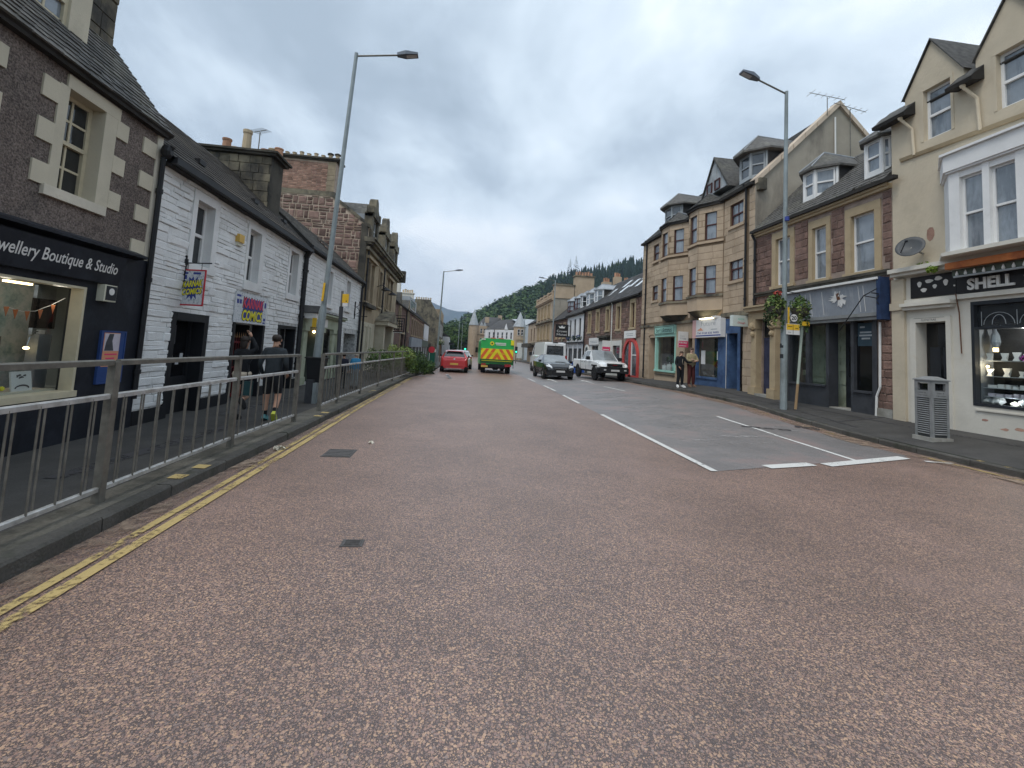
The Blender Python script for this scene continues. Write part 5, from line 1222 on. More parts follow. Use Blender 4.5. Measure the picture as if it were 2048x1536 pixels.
rb.build('peeled_paint', MATS['brick'], T, fix=False)
rb = MB(FR); rb.add([(9.32 + .1 * math.cos(a) * RU(.7, 1.2), 4.95 + .18 * math.sin(a) * RU(.8, 1.1), .003) for a in [k * .7 for k in range(9)]], [tuple(range(9))]); rb.build('peeled_paint', MATS['brick'], T, fix=False)
MB(FR).path([(8.72, 3.42, .11), (8.70, 3.0, .06), (8.69, 2.4, .05), (8.68, 2.1, .05)], .012, 5).build('cable', MATS['rust'], T)
# things in the shell window
for k, v in enumerate((1.97, 1.64, 1.40, 1.22)):
    D = thing('display_shelf', ('top glass shelf of necklace stands in the shell window', 'second glass shelf of necklace busts in the shell window', 'third shelf of small white boxes in the shell window', 'lowest shelf of pale blue trays in the shell window')[k], 'shelf', FR(7.8, v, -.5))
    MB(FR).box(5.8, 8.42, v - .015, v, -.42, -.12).build('board', MATS['zinc_grey'], D)
    u = 8.36
    while u > 6.0:
        w = RU(.07, .16)
        if k < 2:
            s = RU(.7, 1.1); b = MB(FR); b.add([(u - .06 * s, v, -.2), (u + .06 * s, v, -.2), (u + .03 * s, v + .06 * s, -.21), (u + .08 * s, v + .17 * s, -.23), (u - .08 * s, v + .17 * s, -.23), (u - .03 * s, v + .06 * s, -.21), (u, v, -.3), (u, v + .17 * s, -.29)], [(0, 1, 2, 5), (5, 2, 3, 4), (3, 7, 4), (0, 5, 4, 7, 6), (1, 6, 7, 3, 2)]); b.build('necklace_stand', MATS['paper'], D); u -= RU(.16, .36)
        else:
            MB(FR).box(u - w, u, v, v + RU(.05, .09), -.34, -.16).build('tray', MATS['paper'] if k == 2 else MATS['poster_photo'], D); u -= w + RU(.015, .05)
for u, r, n in ((8.40, .085, 'large round white shell at the front corner of the shell window'), (8.22, .10, 'big spiky white shell beside the corner of the shell window'), (7.95, .06, 'brown conch shell low in the shell window'), (7.74, .11, 'tall pointed white shell low in the shell window')):
    D = thing('sea_shell', n, 'shell', FR(u, 1.0, -.2)); pr = random.Random(int(u * 100)); b = MB(FR); b.blob((u, 1.06 + r * .6, -.22), (r, r * .7, r * .9), 9, 7)
    b.v = [tuple(Vector(v) + Vector((0, pr.uniform(-.3, .3) * r, pr.uniform(-.3, .4) * r))) for v in b.v]; b.build('shell', MATS['paper'] if u != 7.95 else MATS['litter_paper'], D)
D = thing('lava_lamp', 'glass lamp with an amber base hanging in the shell window', 'lamp', FR(8.22, 2.2, -.5))
MB(FR).box(8.27, 8.33, 2.16, 2.24, -.33, -.27).build('base', MATS['warm_bulb'], D); MB().lathe(FR(8.30, 2.26, -.3), [(.05, 0), (.085, .1), (.07, .25), (.03, .34), (.03, .4)], n=10).build('shade', MATS['pane_pale'], D)
D = thing('green_lamp', 'green glass lamp in the shell window above the purple flowers', 'lamp', FR(7.62, 2.15, -.5)); MB().lathe(FR(7.66, 2.12, -.3), [(.05, 0), (.11, .12), (.08, .36), (.03, .46)], n=10).build('shade', MATS['green_shop'], D)
D = leaf_mesh('flowers', [M('purple', (.35, .03, .32), .6, .2, 9)], None, [(FR(7.76, 2.03, -.25), (.05, .1, .08), 30, .03, 0, 8)]); tag(D, 'bright purple paper flowers in the shell window', 'flowers')
D = thing('spot_bulb', 'bare glowing bulb at the left edge of the shell window', 'lamp', FR(8.44, 1.83, -.4)); MB(FR).blob((8.42, 1.84, -.25), .03).build('bulb', MATS['warm_bulb'], D); lamp_light(D, FR(8.3, 1.86, -.12), 5); lamp_light(D, FR(7.7, 2.55, -.2), 14, (1, .95, .9)); lamp_light(D, FR(7.9, 1.15, -.11), 3, (.9, .95, 1))
# signs and attachments
SG = thing('shell_sign', 'black fascia sign reading SHELL in raised white capitals', 'sign', FR(8.2, 3.4, .05))
MB(FR).box(4.5, 8.73, 3.42, 3.93, .02, .07).build('board', MATS['sign_black'], SG)
put_text('shell', SG, FR, 8.50, 7.66, 3.47, 3.72, .10, MATS['sign_letter'], thick=.03)
put_text('shop2', SG, FR, 7.5, 6.7, 3.45, 3.70, .10, MATS['sign_letter'], thick=.03)
SG = thing('shell_emblem_sign', 'black fascia panel with scattered white painted sea shells', 'sign', FR(9.2, 3.4, .05))
MB(FR).box(8.745, 9.77, 3.43, 3.94, .02, .06).build('board', MATS['sign_black'], SG)
for u, v, a_, ru, rv in ((9.55, 3.75, 0, .05, .07), (9.45, 3.60, 0, .07, .05), (9.33, 3.80, .3, .09, .045), (9.12, 3.84, .8, .08, .05), (9.20, 3.66, 0, .045, .05), (8.96, 3.72, 0, .05, .075), (8.78, 3.82, .9, .02, .035), (8.78, 3.62, 0, .02, .02)):
    b = MB(FR); b.prism([(u + ru * math.cos(t + a_) * (1 + .2 * math.sin(3 * t)), v + rv * math.sin(t + a_)) for t in [2 * math.pi * k / 12 for k in range(12)]], .06, .066); b.build('painted_shell', MATS['sign_letter'], SG)
D = thing('awning_beam', 'orange varnished timber beam with a row of small white bulbs over SHELL', 'beam', FR(8, 3.9, .3))
MB(FR).box(4.5, 8.68, 3.93, 4.07, .30, .42).build('beam', MATS['orange_wood'], D); MB(FR).box(4.5, 8.66, 3.79, 3.92, .22, .26).build('awning', MATS['green_dark'], D); MB(FR).tube((4.5, 3.765, .27), (8.62, 3.765, .27), .022, n=8).build('awning_bar', MATS['zinc_grey'], D)
for k in range(11): MB().lathe(FR(8.55 - k * .17, 3.79, .28), [(.024, 0), (.028, .03), (.008, .10)], n=8).build('bulb', MATS['sign_white'], D)
D = thing('satellite_dish', 'dark grey satellite dish on the ledge at the cream corner', 'satellite dish', FR(9.6, 4.3, .2))
cN = Vector((-.75, -.50, .38)).normalized(); cA = cN.orthogonal().normalized(); cB = cN.cross(cA); cc = Vector(FR(9.52, 4.62, .32)); P = []; fs = []
for i, (r, h) in enumerate(((0, 0), (.11, .012), (.21, .04), (.29, .075), (.295, .065))):
    for k in range(20): t = 2 * math.pi * k / 20; P.append(tuple(cc + (cA * math.cos(t) * .9 + cB * math.sin(t)) * r + cN * h))
for i in range(4):
    for k in range(20): fs.append((i * 20 + k, i * 20 + (k + 1) % 20, (i + 1) * 20 + (k + 1) % 20, (i + 1) * 20 + k))
MB().add(P, fs).build('dish', MATS['dish_grey'], D, fix=False, smooth=True)
b = MB(); b.tube(cc - cB * .22 + cN * .05, cc + cN * .34 - cB * .05, .012, n=6); b.blob(cc + cN * .34 - cB * .04, .035); b.build('feed_arm', MATS['shop_black'], D)
b = MB(); b.tube(cc, Vector(FR(9.5, 4.5, .0)), .025, n=8); b.build('bracket', MATS['concrete'], D)
tag(leaf_mesh('weed', [MATS['weed']], None, [(FR(9.05, 4.02, .3), (.07, .13, .08), 60, .045, 0, 4), (FR(9.3, 4.2, .25), (.05, .2, .04), 30, .03, 0, 6)]), 'small green weed growing from the ledge below the dish', 'weed')

# ================================================================ BROWN STONE BUILDING WITH EMPTY SHOP
T = thing('brown_stone_house', 'brown stone house with yellow dressings, two slated dormers and an empty shop', 'building', (XR, 13, .4))
bw = [(10.76, 11.50, 4.34, 6.0), (12.38, 12.93, 4.36, 6.03), (13.90, 14.60, 4.40, 6.08)]
SHOP = (10.72, 14.05, .3, 2.98); DR = (14.62, 15.28, .5, 3.24)
wall(T, FR, 10.27, 15.75, .1, 6.45, bw + [SHOP + (.6,), DR + (.25,)], MATS['brown_mortar'], .2)
ex = [(10.53, 11.74, 4.2, 6.45), (12.2, 13.12, 4.2, 6.45), (13.68, 14.84, 4.2, 6.45), (10.34, 14.1, .3, 4.38), (14.25, 15.75, .3, 3.8)]
stones(T, FR, courses(10.28, 15.74, .62, 6.38, ex, .215, .15, .36, .4, .014), MATS['brown_stone'], .02, ROCK, limit=300)
stones(T, FR, courses(10.28, 10.70, .62, 4.2, [(10.72, 14, 0, 3)], .21, .12, .30, .3, .014), MATS['brown_stone'], .022, ROCK, limit=60)
MB(FR).box(10.28, 10.73, .2, .66, 0, .06).build('plinth_stone', MATS['concrete'], T)
for k, (u0, u1, v0, v1) in enumerate(bw):
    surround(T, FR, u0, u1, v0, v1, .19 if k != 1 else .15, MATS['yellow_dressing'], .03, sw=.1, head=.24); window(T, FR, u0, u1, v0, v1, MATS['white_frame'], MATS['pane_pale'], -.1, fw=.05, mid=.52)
b = MB(FR); b.box(10.3, 15.7, 4.2, 4.27, 0, .12); b.box(10.3, 15.7, 4.12, 4.2, 0, .07); b.build('string_course', MATS['grime'], T)
b = MB(FR); b.box(10.27, 15.7, 6.42, 6.50, -.05, .10); b.box(10.27, 15.7, 6.50, 6.56, -.05, .16); b.build('eave_course', MATS['yellow_dressing'], T)
MB(FR).box(10.0, 15.75, 6.56, 6.66, .1, .24).build('gutter', MATS['soffit'], T)
tag(leaf_mesh('gutter_moss', [MATS['grime'], MATS['leaf_c']], T, [(FR(11.0, 6.67, .18), (.06, .6, .05), 120, .04, 0, 11), (FR(11.6, 6.66, .18), (.06, .5, .03), 40, .03, 1, 12)]), None)
roof(T, FR, 10.27, 15.6, .2, 6.66, -2.0, 8.85, MATS['slate'], .24, .17, under=MATS['slate_bed'])
def dormer_right(u0, u1, v0, v1, df, fm, pm, own=True, roof_m='slate', cant=.22, peak=.75, back=1.7, over=.14, nx=1, name='dormer', cheek='slate_dark', glass_side=True):
    """Canted dormer with a hipped slate roof; front plane at d=df."""
    plan = [(u0, df - cant), (u0 + cant, df), (u1 - cant, df), (u1, df - cant)]
    b = MB(FR)
    for (a, c) in zip(plan, plan[1:]):
        for (e0, e1) in ((v0, v0 + .1), (v1 - .12, v1)): b.add([(a[0], e0, a[1]), (c[0], e0, c[1]), (c[0], e1, c[1]), (a[0], e1, a[1])], [(0, 1, 2, 3)])
    for p in plan: b.tube((p[0], v0, p[1] - .03), (p[0], v1, p[1] - .03), .045, n=6)
    fr_ = b.build(name, MATS[fm], T)
    for (a, c) in zip(plan, plan[1:]):
        L = math.hypot(c[0] - a[0], c[1] - a[1])
        ang = lambda u, v, d, a=a, c=c, L=L: FR(a[0] + (c[0] - a[0]) * u / L - (c[1] - a[1]) * d / L * -1 * -1, v, a[1] + (c[1] - a[1]) * u / L + (c[0] - a[0]) * d / L)
        window(T, ang, .03, L - .03, v0 + .1, v1 - .12, MATS[fm], MATS[pm], -.02, fw=.05, mid=.5)
    b = MB(FR)
    for u in (u0, u1): b.quad((u, v0, df - cant), (u, v1, df - cant), (u, v1, df - back), (u, v0 + .1, df - cant - .1))
    b.build(name + '_cheek', MATS[cheek], T, fix=False)
    o = over; um = (u0 + u1) / 2
    e = [(u0 - o, df - cant - .1), (u0 - o, df - cant), (u0 + cant, df + o), (u1 - cant, df + o), (u1 + o, df - cant), (u1 + o, df - back)]
    e = [(u0 - o, df - back), (u0 - o, df - cant), (u0 + cant - .04, df + o), (u1 - cant + .04, df + o), (u1 + o, df - cant), (u1 + o, df - back)]
    b = MB(FR); r = [(um, v1 + peak, df - .55), (um, v1 + peak - .1, df - back - .5)]
    V = [(u, v1 - .02, d) for u, d in e] + r + [(u, v1 - .09, d) for u, d in e]
    b.add(V, [(0, 1, 6, 7), (1, 2, 6), (2, 3, 6), (3, 4, 6), (4, 5, 7, 6)] + [(i, i + 1, 9 + i, 8 + i) for i in range(5)] + [(8, 9, 10, 11, 12, 13)])
    b.build(name + '_roof', MATS[roof_m], T)
    b = MB(FR); b.tube(r[0], r[1], .04, n=6)
    for k in (2, 3): b.tube((e[k][0], v1, e[k][1]), r[0], .025, n=5)
    b.build(name + '_flashing', MATS['lead'], T)
    return fr_
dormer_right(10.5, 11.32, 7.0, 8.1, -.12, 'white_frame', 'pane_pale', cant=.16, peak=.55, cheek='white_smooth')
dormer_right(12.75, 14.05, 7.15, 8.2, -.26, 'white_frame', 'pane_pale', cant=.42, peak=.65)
# shopfront
FA = thing('faded_fascia', 'faded blue-grey blank fascia board with peeling paint over the empty shop', 'sign', FR(12.3, 3.0, .1))
b = MB(FR); b.add([(u, v, d) for u in (10.46, 14.05) for v, d in ((3.16, .02), (3.16, .14), (4.0, .24), (4.0, .02))], [(0, 1, 2, 3), (4, 5, 6, 7), (0, 1, 5, 4), (1, 2, 6, 5), (2, 3, 7, 6), (3, 0, 4, 7)]); b.build('board', MATS['faded_blue'], FA)
b = MB(FR); b.box(10.4, 14.1, 4.0, 4.06, .02, .34); b.build('cap', MATS['paper'], FA)
b = MB(FR); b.box(10.46, 14.05, 3.06, 3.155, .02, .2); b.box(10.46, 14.05, 2.97, 3.055, .02, .16); b.build('moulding', MATS['bin_grey'], FA)
b = MB(FR); b.box(10.34, 10.455, 2.95, 4.06, .02, .30); b.build('bracket_end', M('end_blue', (.02, .04, .10), .6, .3, 5, c2=(.1, .2, .3), c2s=9, c2lo=.62, c2hi=.7), FA)
sc = MB(FR); pr = random.Random(9)
for k in range(26):
    a = k * 2 * math.pi / 26; sc.add([(11.75, 3.62, .205), (11.75 + .34 * math.cos(a) * pr.uniform(.4, 1.2), 3.62 + .24 * math.sin(a) * pr.uniform(.4, 1.2), .205 + .24 * math.sin(a) * .1), (11.75 + .34 * math.cos(a + .24) * pr.uniform(.4, 1.2), 3.62 + .24 * math.sin(a + .24) * pr.uniform(.4, 1.2), .205 + .24 * math.sin(a + .24) * .1)], [(0, 1, 2)])
sc.v = [(x - .006, y, z) for x, y, z in sc.v]; sc.build('scraped_paint', MATS['sign_white'], FA, fix=False)
sc = MB(FR); sc.add([(11.66, 3.6, .215), (11.78, 3.6, .215), (11.8, 3.78, .235), (11.7, 3.8, .235)], [(0, 1, 2, 3)]); sc.build('scraped_patch', MATS['rust'], FA, fix=False)
b = MB(FR)
for u in (10.9, 11.05, 12.3, 12.75, 12.95, 13.2): b.add([(u, 3.2, .152), (u + .02, 3.2, .152), (u + .025, 3.9, .232), (u + .005, 3.9, .232)], [(0, 1, 2, 3)])
b.v = [(x - .004, y, z) for x, y, z in b.v]; b.build('drips', MATS['sign_white'], FA, fix=False)
b = MB(FR); b.path([(10.44, 3.75, .3), (10.5, 3.55, .62), (11.6, 2.7, .3)], .014, 5); b.path([(10.44, 3.5, .3), (10.5, 3.55, .62)], .012, 5); b.build('awning_arm', MATS['pipe_black'], FA)
b = MB(FR); b.box(10.72, 10.86, .3, 2.98, -.3, .03); b.box(13.9, 14.05, .3, 2.98, -.3, .03); b.box(10.86, 11.52, .3, 1.0, -.12, .02); b.box(12.34, 13.9, .3, 1.06, -.12, .02); b.box(11.44, 11.54, .3, 2.98, -.3, .015); b.box(12.3, 12.4, .3, 2.98, -.3, .015); b.box(13.05, 13.2, 1.06, 2.98, -.1, .015)
b.box(10.86, 11.44, 1.0, 1.06, -.15, .07); b.box(12.4, 13.9, 1.06, 1.12, -.15, .07); b.build('shopfront', MATS['shop_charcoal'], T)
MB(FR).box(13.2, 13.9, 1.12, 2.98, -.10, -.085).build('shop_pane', MATS['shop_glass'], T); MB(FR).box(12.4, 13.05, 1.12, 2.98, -.10, -.085).build('shop_pane', MATS['shop_glass'], T); MB(FR).box(10.86, 11.44, 1.06, 2.55, -.10, -.085).build('shop_pane', MATS['pane_black'], T)
bi = MB(FR); bi.quad((12.3, .4, -.62), (13.95, .4, -.62), (13.95, 3, -.62), (12.3, 3, -.62)); wb = bi.build('whitewashed_wall', MATS['green_shop'], T, fix=False)
b = MB(FR)
for k in range(9):
    for j in range(4): b.box(12.35 + j * .4 + .2 * (k % 2), 12.73 + j * .4 + .2 * (k % 2), 1.15 + .2 * k, 1.33 + .2 * k, -.615, -.60)
b.build('wall_blocks', MATS['green_shop'], wb, kind='stuff')
d = MB(FR).box(11.54, 12.3, .5, 2.98, -.62, -.55).build('door', MATS['shop_black'], T); MB(FR).box(11.66, 12.18, 1.4, 2.3, -.55, -.545).build('door_pane', MATS['pane_black'], d); MB(FR).box(11.8, 12.02, 1.75, 2.02, -.54, -.535).build('notice', MATS['paper'], d); MB(FR).box(11.6, 11.64, 1.5, 1.85, -.55, -.52).build('handle', MATS['chrome'], d)
MB(FR).box(11.5, 12.34, .3, .5, -.6, .0).build('step', MATS['concrete'], T)
D = thing('shop_poster', 'dark blue poster with pale lettering in the empty shop side window', 'poster', FR(11.15, 2.2, -.05)); MB(FR).box(10.9, 11.38, 2.28, 2.92, -.08, -.06).build('sheet', M('dim_teal', (.03, .055, .075), .7, .2, 3), D)
b = MB(FR)
for k, (a, c) in enumerate(((.05, .2), (.05, .40), (.03, .44), (.1, .36))): b.box(11.36 - c, 11.36 - a, 2.78 - .085 * k - (.06 if k else 0), 2.825 - .085 * k - (.06 if k else 0), -.06, -.057)
b.build('lettering', MATS['zinc_grey'], D)
b = MB(FR); b.path([(10.60, 2.9, .05), (10.62, 1.2, .05), (10.72, .95, .05), (10.74, .45, .05)], .03, 7); b.build('drainpipe', MATS['paper'], T)
D = thing('sign_bracket', 'black wrought iron sign bracket on the brown stone pier', 'bracket', FR(10.4, 3.4, 0)); b = MB(FR); b.box(10.36, 10.42, 3.1, 3.75, 0, .04); b.path([(10.39, 3.45 + .14 * math.sin(a), .22 + .14 * math.cos(a)) for a in [k * .5 for k in range(13)]], .012, 5); b.tube((10.39, 3.6, .0), (10.39, 3.62, .5), .014, n=5); b.build('scroll', MATS['pipe_black'], D)
# pillared doorway
b = MB(FR); b.box(14.2, 15.75, 3.55, 3.68, 0, .42); b.box(14.25, 15.72, 3.26, 3.55, 0, .26); b.box(14.15, 15.78, 3.68, 3.74, 0, .48); b.build('door_cornice', MATS['yellow_dressing'], T)
for u in (14.32, 15.34):
    b = MB(FR); b.box(u, u + .28, .75, 3.0, 0, .22); b.box(u - .05, u + .33, .4, .8, 0, .3); b.box(u - .03, u + .31, 2.92, 3.26, 0, .28); b.blob((u + .14, 3.0, .26), (.10, .16, .16)); b.blob((u + .14, 2.72, .24), (.07, .12, .12)); b.build('pilaster', MATS['yellow_dressing'], T)
b = MB(FR); b.box(14.66, 15.3, .4, .58, -.2, .3); b.box(14.74, 15.2, .3, .44, .3, .5); b.build('doorstep', MATS['concrete'], T)
d = MB(FR).box(14.62, 15.28, .58, 2.6, -.14, -.06).build('door', MATS['door_blue'], T); MB(FR).box(14.62, 15.28, 2.64, 3.24, -.14, -.08).build('fanlight', MATS['pane_dark'], T); MB(FR).box(14.70, 14.82, 1.65, 1.75, -.06, -.045).build('letter_plate', MATS['paper'], d)
drain(T, FR, 15.66, .6, 6.3, .08, .045, MATS['pipe_black'])
# ================================================================ BIG SANDSTONE TENEMENT WITH TWO BAYS
T = thing('sandstone_tenement', 'tall tan ashlar tenement with two canted bays and mansard dormers', 'building', (XR, 21, .4))
U0, U1 = 15.76, 26.4
PA = [(17.85, 0), (18.85, .6), (19.7, .6), (20.5, 0)]; PB = [(20.75, 0), (21.75, .6), (22.6, .6), (23.5, 0)]
fw_ = [(16.5, 17.38, 4.98, 5.95), (16.5, 17.38, 7.28, 8.22), (24.2, 24.9, 4.95, 5.92), (24.2, 24.9, 7.26, 8.2)]
gh = [(16.68, 17.4, .4, 2.82), (18.03, 19.8, .95, 2.66), (20.25, 20.95, .4, 2.7), (21.95, 24.1, 1.05, 2.8), (24.35, 25.1, .4, 2.82)]
wall(T, FR, U0, U1, .1, 3.5, [g + (.45 if i in (0, 2, 4) else .16,) for i, g in enumerate(gh)], MATS['tan_smooth'], .2, 'shop_wall', .01, back=False)
wall(T, FR, U0, U1, 3.5, 8.62, fw_, MATS['tan_joint'], .16)
ex = [(w[0] - .0, w[1] + .0, w[2] - .12, w[3]) for w in fw_] + [(17.8, 20.55, 3.5, 8.7), (20.7, 23.55, 3.5, 8.7), (16.12, 16.30, 3.5, 8.6)]
stones(T, FR, courses(U0 + .01, U1 - .01, 3.68, 8.5, ex, .30, .03, .62, .25, .012), MATS['tan_ashlar'], .012, ASHLAR, name='ashlar_block', limit=170, dvar=.15)
stones(T, FR, courses(15.80, 16.42, .5, 3.5, [], .33, .05, .62, .02, .014) + courses(25.2, 26.35, .5, 3.5, [], .33, .05, .7, .2, .014), MATS['tan_ashlar'], .03, ASHLAR, name='ashlar_block', limit=70, dvar=.15)
for (u0, u1, v0, v1) in fw_:
    window(T, FR, u0, u1, v0, v1, MATS['maroon_frame'], MATS['pane_pale'], -.08, 2, 1, .055, .05, .5); MB(FR).box(u0 - .12, u1 + .1, v0 - .12, v0, -.1, .07).build('window_sill', MATS['tan_smooth'], T)
b = MB(FR); b.box(U0, 17.8, 3.50, 3.66, 0, .12); b.box(17.8, U1, 3.44, 3.56, 0, .10); b.build('band_course', MATS['grimy_stone'], T)
def plan_face(a, c):
    L = math.hypot(c[0] - a[0], c[1] - a[1])
    return L, (lambda u, v, d: FR(a[0] + (c[0] - a[0]) * u / L - (c[1] - a[1]) * d / L, v, a[1] + (c[1] - a[1]) * u / L + (c[0] - a[0]) * d / L))
for P_ in (PA, PB):
    for i, (a, c) in enumerate(zip(P_, P_[1:])):
        L, Fp = plan_face(a, c)
        m_ = L / 2; ww = .29 if i == 1 else .27
        hs = [(m_ - ww, m_ + ww, 4.55, 5.93), (m_ - ww, m_ + ww, 6.98, 8.34)]
        wall(T, Fp, 0, L, 3.9, 8.6, hs, MATS['tan_joint'], .13, 'bay_wall', back=False)
        stones(T, Fp, courses(.008, L - .008, 4.62, 8.58, [(h[0], h[1], h[2] - .3, h[3]) for h in hs] + [(0, L, 6.62, 6.95)], .30, .03, .7, .2, .012), MATS['tan_ashlar'], .010, ASHLAR, name='ashlar_block', limit=22, dvar=.15)
        MB(Fp).box(0, L, 3.86, 4.45, -.1, .006).build('bay_apron', MATS['tan_smooth'], T)
        for v in (4.45, 6.83): MB(Fp).box(-.03, L + .03, v, v + .1, -.1, .07).build('bay_sill', MATS['tan_smooth'] if v > 5 else MATS['grimy_stone'], T)
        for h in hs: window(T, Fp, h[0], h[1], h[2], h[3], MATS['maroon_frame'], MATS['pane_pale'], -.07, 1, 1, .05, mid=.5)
        MB(Fp).box(-.04, L + .04, 8.5, 8.64, -.1, .10).build('bay_gutter', MATS['soffit'], T)
    n = 4; b = MB(FR); inn = [(P_[0][0] + .45, 0.0), (P_[1][0] + .15, .16), (P_[2][0] - .15, .16), (P_[3][0] - .45, 0.0)]
    b.add([(u, 3.87, d) for u, d in P_] + [(u, 3.62, d) for u, d in inn], [(i, i + 1, 5 + i, 4 + i) for i in range(3)] + [(4, 5, 6, 7)]); b.build('bay_corbel', MATS['grime'], T)
    um = (P_[1][0] + P_[2][0]) / 2; o = .14
    e = [(P_[0][0] - .1, -.1), (P_[0][0] - .1, .06), (P_[1][0] - .06, .6 + o), (P_[2][0] + .06, .6 + o), (P_[3][0] + .1, .06), (P_[3][0] + .1, -.1)]
    tp = (um, 9.42, -.1); b = MB(FR)
    rows = 6
    for k in range(rows):
        f0, f1 = k / rows, (k + 1.25) / rows
        for i in range(5):
            a, c = e[i], e[i + 1]
            g = lambda p, f, z=0: (p[0] + (tp[0] - p[0]) * f, 8.62 + (tp[1] - 8.62) * f + z, p[1] + (tp[2] - p[1]) * f)
            m = max(1, int(math.hypot(c[0] - a[0], c[1] - a[1]) * (1 - f0) / .24))
            for j in range(m):
                q0 = (a[0] + (c[0] - a[0]) * j / m, a[1] + (c[1] - a[1]) * j / m); q1 = (a[0] + (c[0] - a[0]) * (j + .94) / m, a[1] + (c[1] - a[1]) * (j + .94) / m)
                h = .02 + R() * .015; b.add([g(q0, f0, h), g(q1, f0, h), g(q1, min(1, f1)), g(q0, min(1, f1))], [(0, 1, 2, 3)])
    b.build('bay_roof_slates', MATS['slate'], T, kind='stuff', fix=False)
    b = MB(FR); b.add([(u, 8.60, d) for u, d in e] + [tp], [(i, i + 1, 6) for i in range(5)]); b.build('bay_roof', MATS['slate_bed'], T)
    b = MB(FR); b.tube(tp, (um, 9.2, -1.2), .05, n=6); b.build('bay_ridge', MATS['lead'], T)
MB(FR).box(U0, U1 + .05, 8.56, 8.68, .0, .17).build('gutter', MATS['soffit'], T)
roof(T, FR, U0, U1, .12, 8.66, -3.4, 12.0, MATS['slate'], .26, .22, under=MATS['slate_bed'])
drain(T, FR, 16.25, 3.7, 8.5, .07, .04, MATS['pipe_black']); drain(T, FR, 25.75, .5, 8.5, .07, .045, MATS['pipe_black'])
dormer_right(16.05, 17.5, 9.05, 10.22, -.22, 'zinc_grey', 'pane_grey', cant=.4, peak=.85, back=2.2, over=.3)
dormer_right(22.85, 24.4, 9.05, 10.2, -.22, 'zinc_grey', 'pane_grey', cant=.4, peak=.8, back=2.2, over=.3)
b = MB(FR); b.prism([(17.95, 9.45), (20.15, 9.45), (19.12, 11.05)], -1.0, -.3, 'd'); gd = b.build('gable_dormer', MATS['zinc_grey'], T)
b = MB(FR)
for k in range(5): u = 18.2 + .38 * k; b.box(u, u + .025, 9.45, 9.45 + 1.5 * (1 - abs(u - 19.12) / 1.15), -.3, -.28)
b.build('cover_strips', MATS['zinc_grey'], gd)
for u in (18.66, 19.3): window(T, FR, u, u + .42, 9.5, 9.98, MATS['maroon_frame'], MATS['pane_grey'], -.25, 1, 1, .05, sash=False)
b = MB(FR); b.add([(17.85, 9.32, -.22), (19.12, 11.14, -.22), (20.25, 9.32, -.22), (17.85, 9.32, -1.6), (19.12, 11.14, -2.6), (20.25, 9.32, -1.6), (17.95, 9.3, -.22), (19.12, 11.02, -.22), (20.15, 9.3, -.22)], [(0, 1, 4, 3), (1, 2, 5, 4), (0, 1, 7, 6), (1, 2, 8, 7)]); b.build('gable_dormer_roof', MATS['slate'], T)
# grey rendered gable
b = MB(); prof = [(10.995, .1), (10.995, 8.72), (14.5, 12.2), (18.0, 8.72), (18.0, .1)]
b.add([(x, y, z) for y in (15.72, 15.95) for x, z in prof], [tuple(range(5)), tuple(range(9, 4, -1))] + [(i, (i + 1) % 5, 5 + (i + 1) % 5, 5 + i) for i in range(5)]); b.build('gable', MATS['render_grey'], T)
FGR = FGx(15.72)
for s, (xa, za, xb, zb) in enumerate(((10.95, 8.78, 14.5, 12.32), (18.05, 8.78, 14.5, 12.32))):
    n = 7
    for k in range(n):
        f0, f1 = k / n + .004, (k + 1) / n - .004
        A = (xa + (xb - xa) * f0, za + (zb - za) * f0); B_ = (xa + (xb - xa) * f1, za + (zb - za) * f1)
        MB(FGR).prism([A, B_, (B_[0], B_[1] - .22), (A[0], A[1] - .22)], -.35, .10).build('skew_stone', MATS['skew_stone'], T)
MB(FGR).box(11.0, 11.3, 8.3, 8.75, -.1, .2).build('skew_putt', MATS['grimy_stone'], T)
b = MB(FGR); b.tube((14.3, 9.5, .06), (14.3, 11.6, .06), .03, n=6); b.build('vent_pipe', MATS['paper'], T)
for i, (x, z0, h, yaw, lb) in enumerate(((13.9, 11.6, .75, 2.9, 'aerial at the very peak of the grey gable'), (14.9, 9.9, 2.1, 3.0, 'tall aerial mast fixed right of the grey gable peak'))):
    t = aerial('tv_aerial', 'thin television ' + lb, (x, 15.6, z0), h, yaw + .2, 6, 1.5)
# blue shop, mint shop
b = MB(FR); b.box(16.5, 18.03, 2.82, 3.42, .0, .07); b.box(17.4, 18.03, .4, 2.82, .0, .065); b.box(16.5, 16.68, .4, 2.82, 0, .065); b.box(18.03, 19.85, .42, .86, -.1, .06); b.box(18.03, 19.85, .86, .95, -.1, .10); b.box(19.8, 19.95, .42, 2.9, -.1, .05); b.build('blue_shopfront', MATS['shop_blue'], T)
MB(FR).box(17.40, 17.425, .5, 2.82, .06, .075).build('white_edge', MATS['sign_white'], T)
MB(FR).box(16.42, 16.5, .4, 3.42, 0, .06).build('black_edge', MATS['pane_black'], T)
MB(FR).box(16.68, 17.4, .4, 2.82, -.44, -.40).build('door', MATS['door_blue'], T); b = MB(FR); b.box(17.37, 17.4, .4, 2.82, -.4, .0); b.box(16.68, 16.71, .4, 2.82, -.4, 0); b.build('door_lining', MATS['shop_blue'], T)
MB(FR).box(18.03, 19.8, .95, 2.66, -.10, -.085).build('shop_pane', MATS['shop_glass'], T)
b = MB(FR); b.quad((17.95, .8, -.9), (19.9, .8, -.9), (19.9, 2.8, -.9), (17.95, 2.8, -.9)); b.quad((17.95, .95, -.15), (19.9, .95, -.15), (19.9, .95, -.9), (17.95, .95, -.9)); b.build('window_bay', M('dim_green', (.025, .045, .032), .8, .5, 2.5, c2=(.10, .14, .11), c2s=1.3, c2lo=.55, c2hi=.7), T, fix=False)
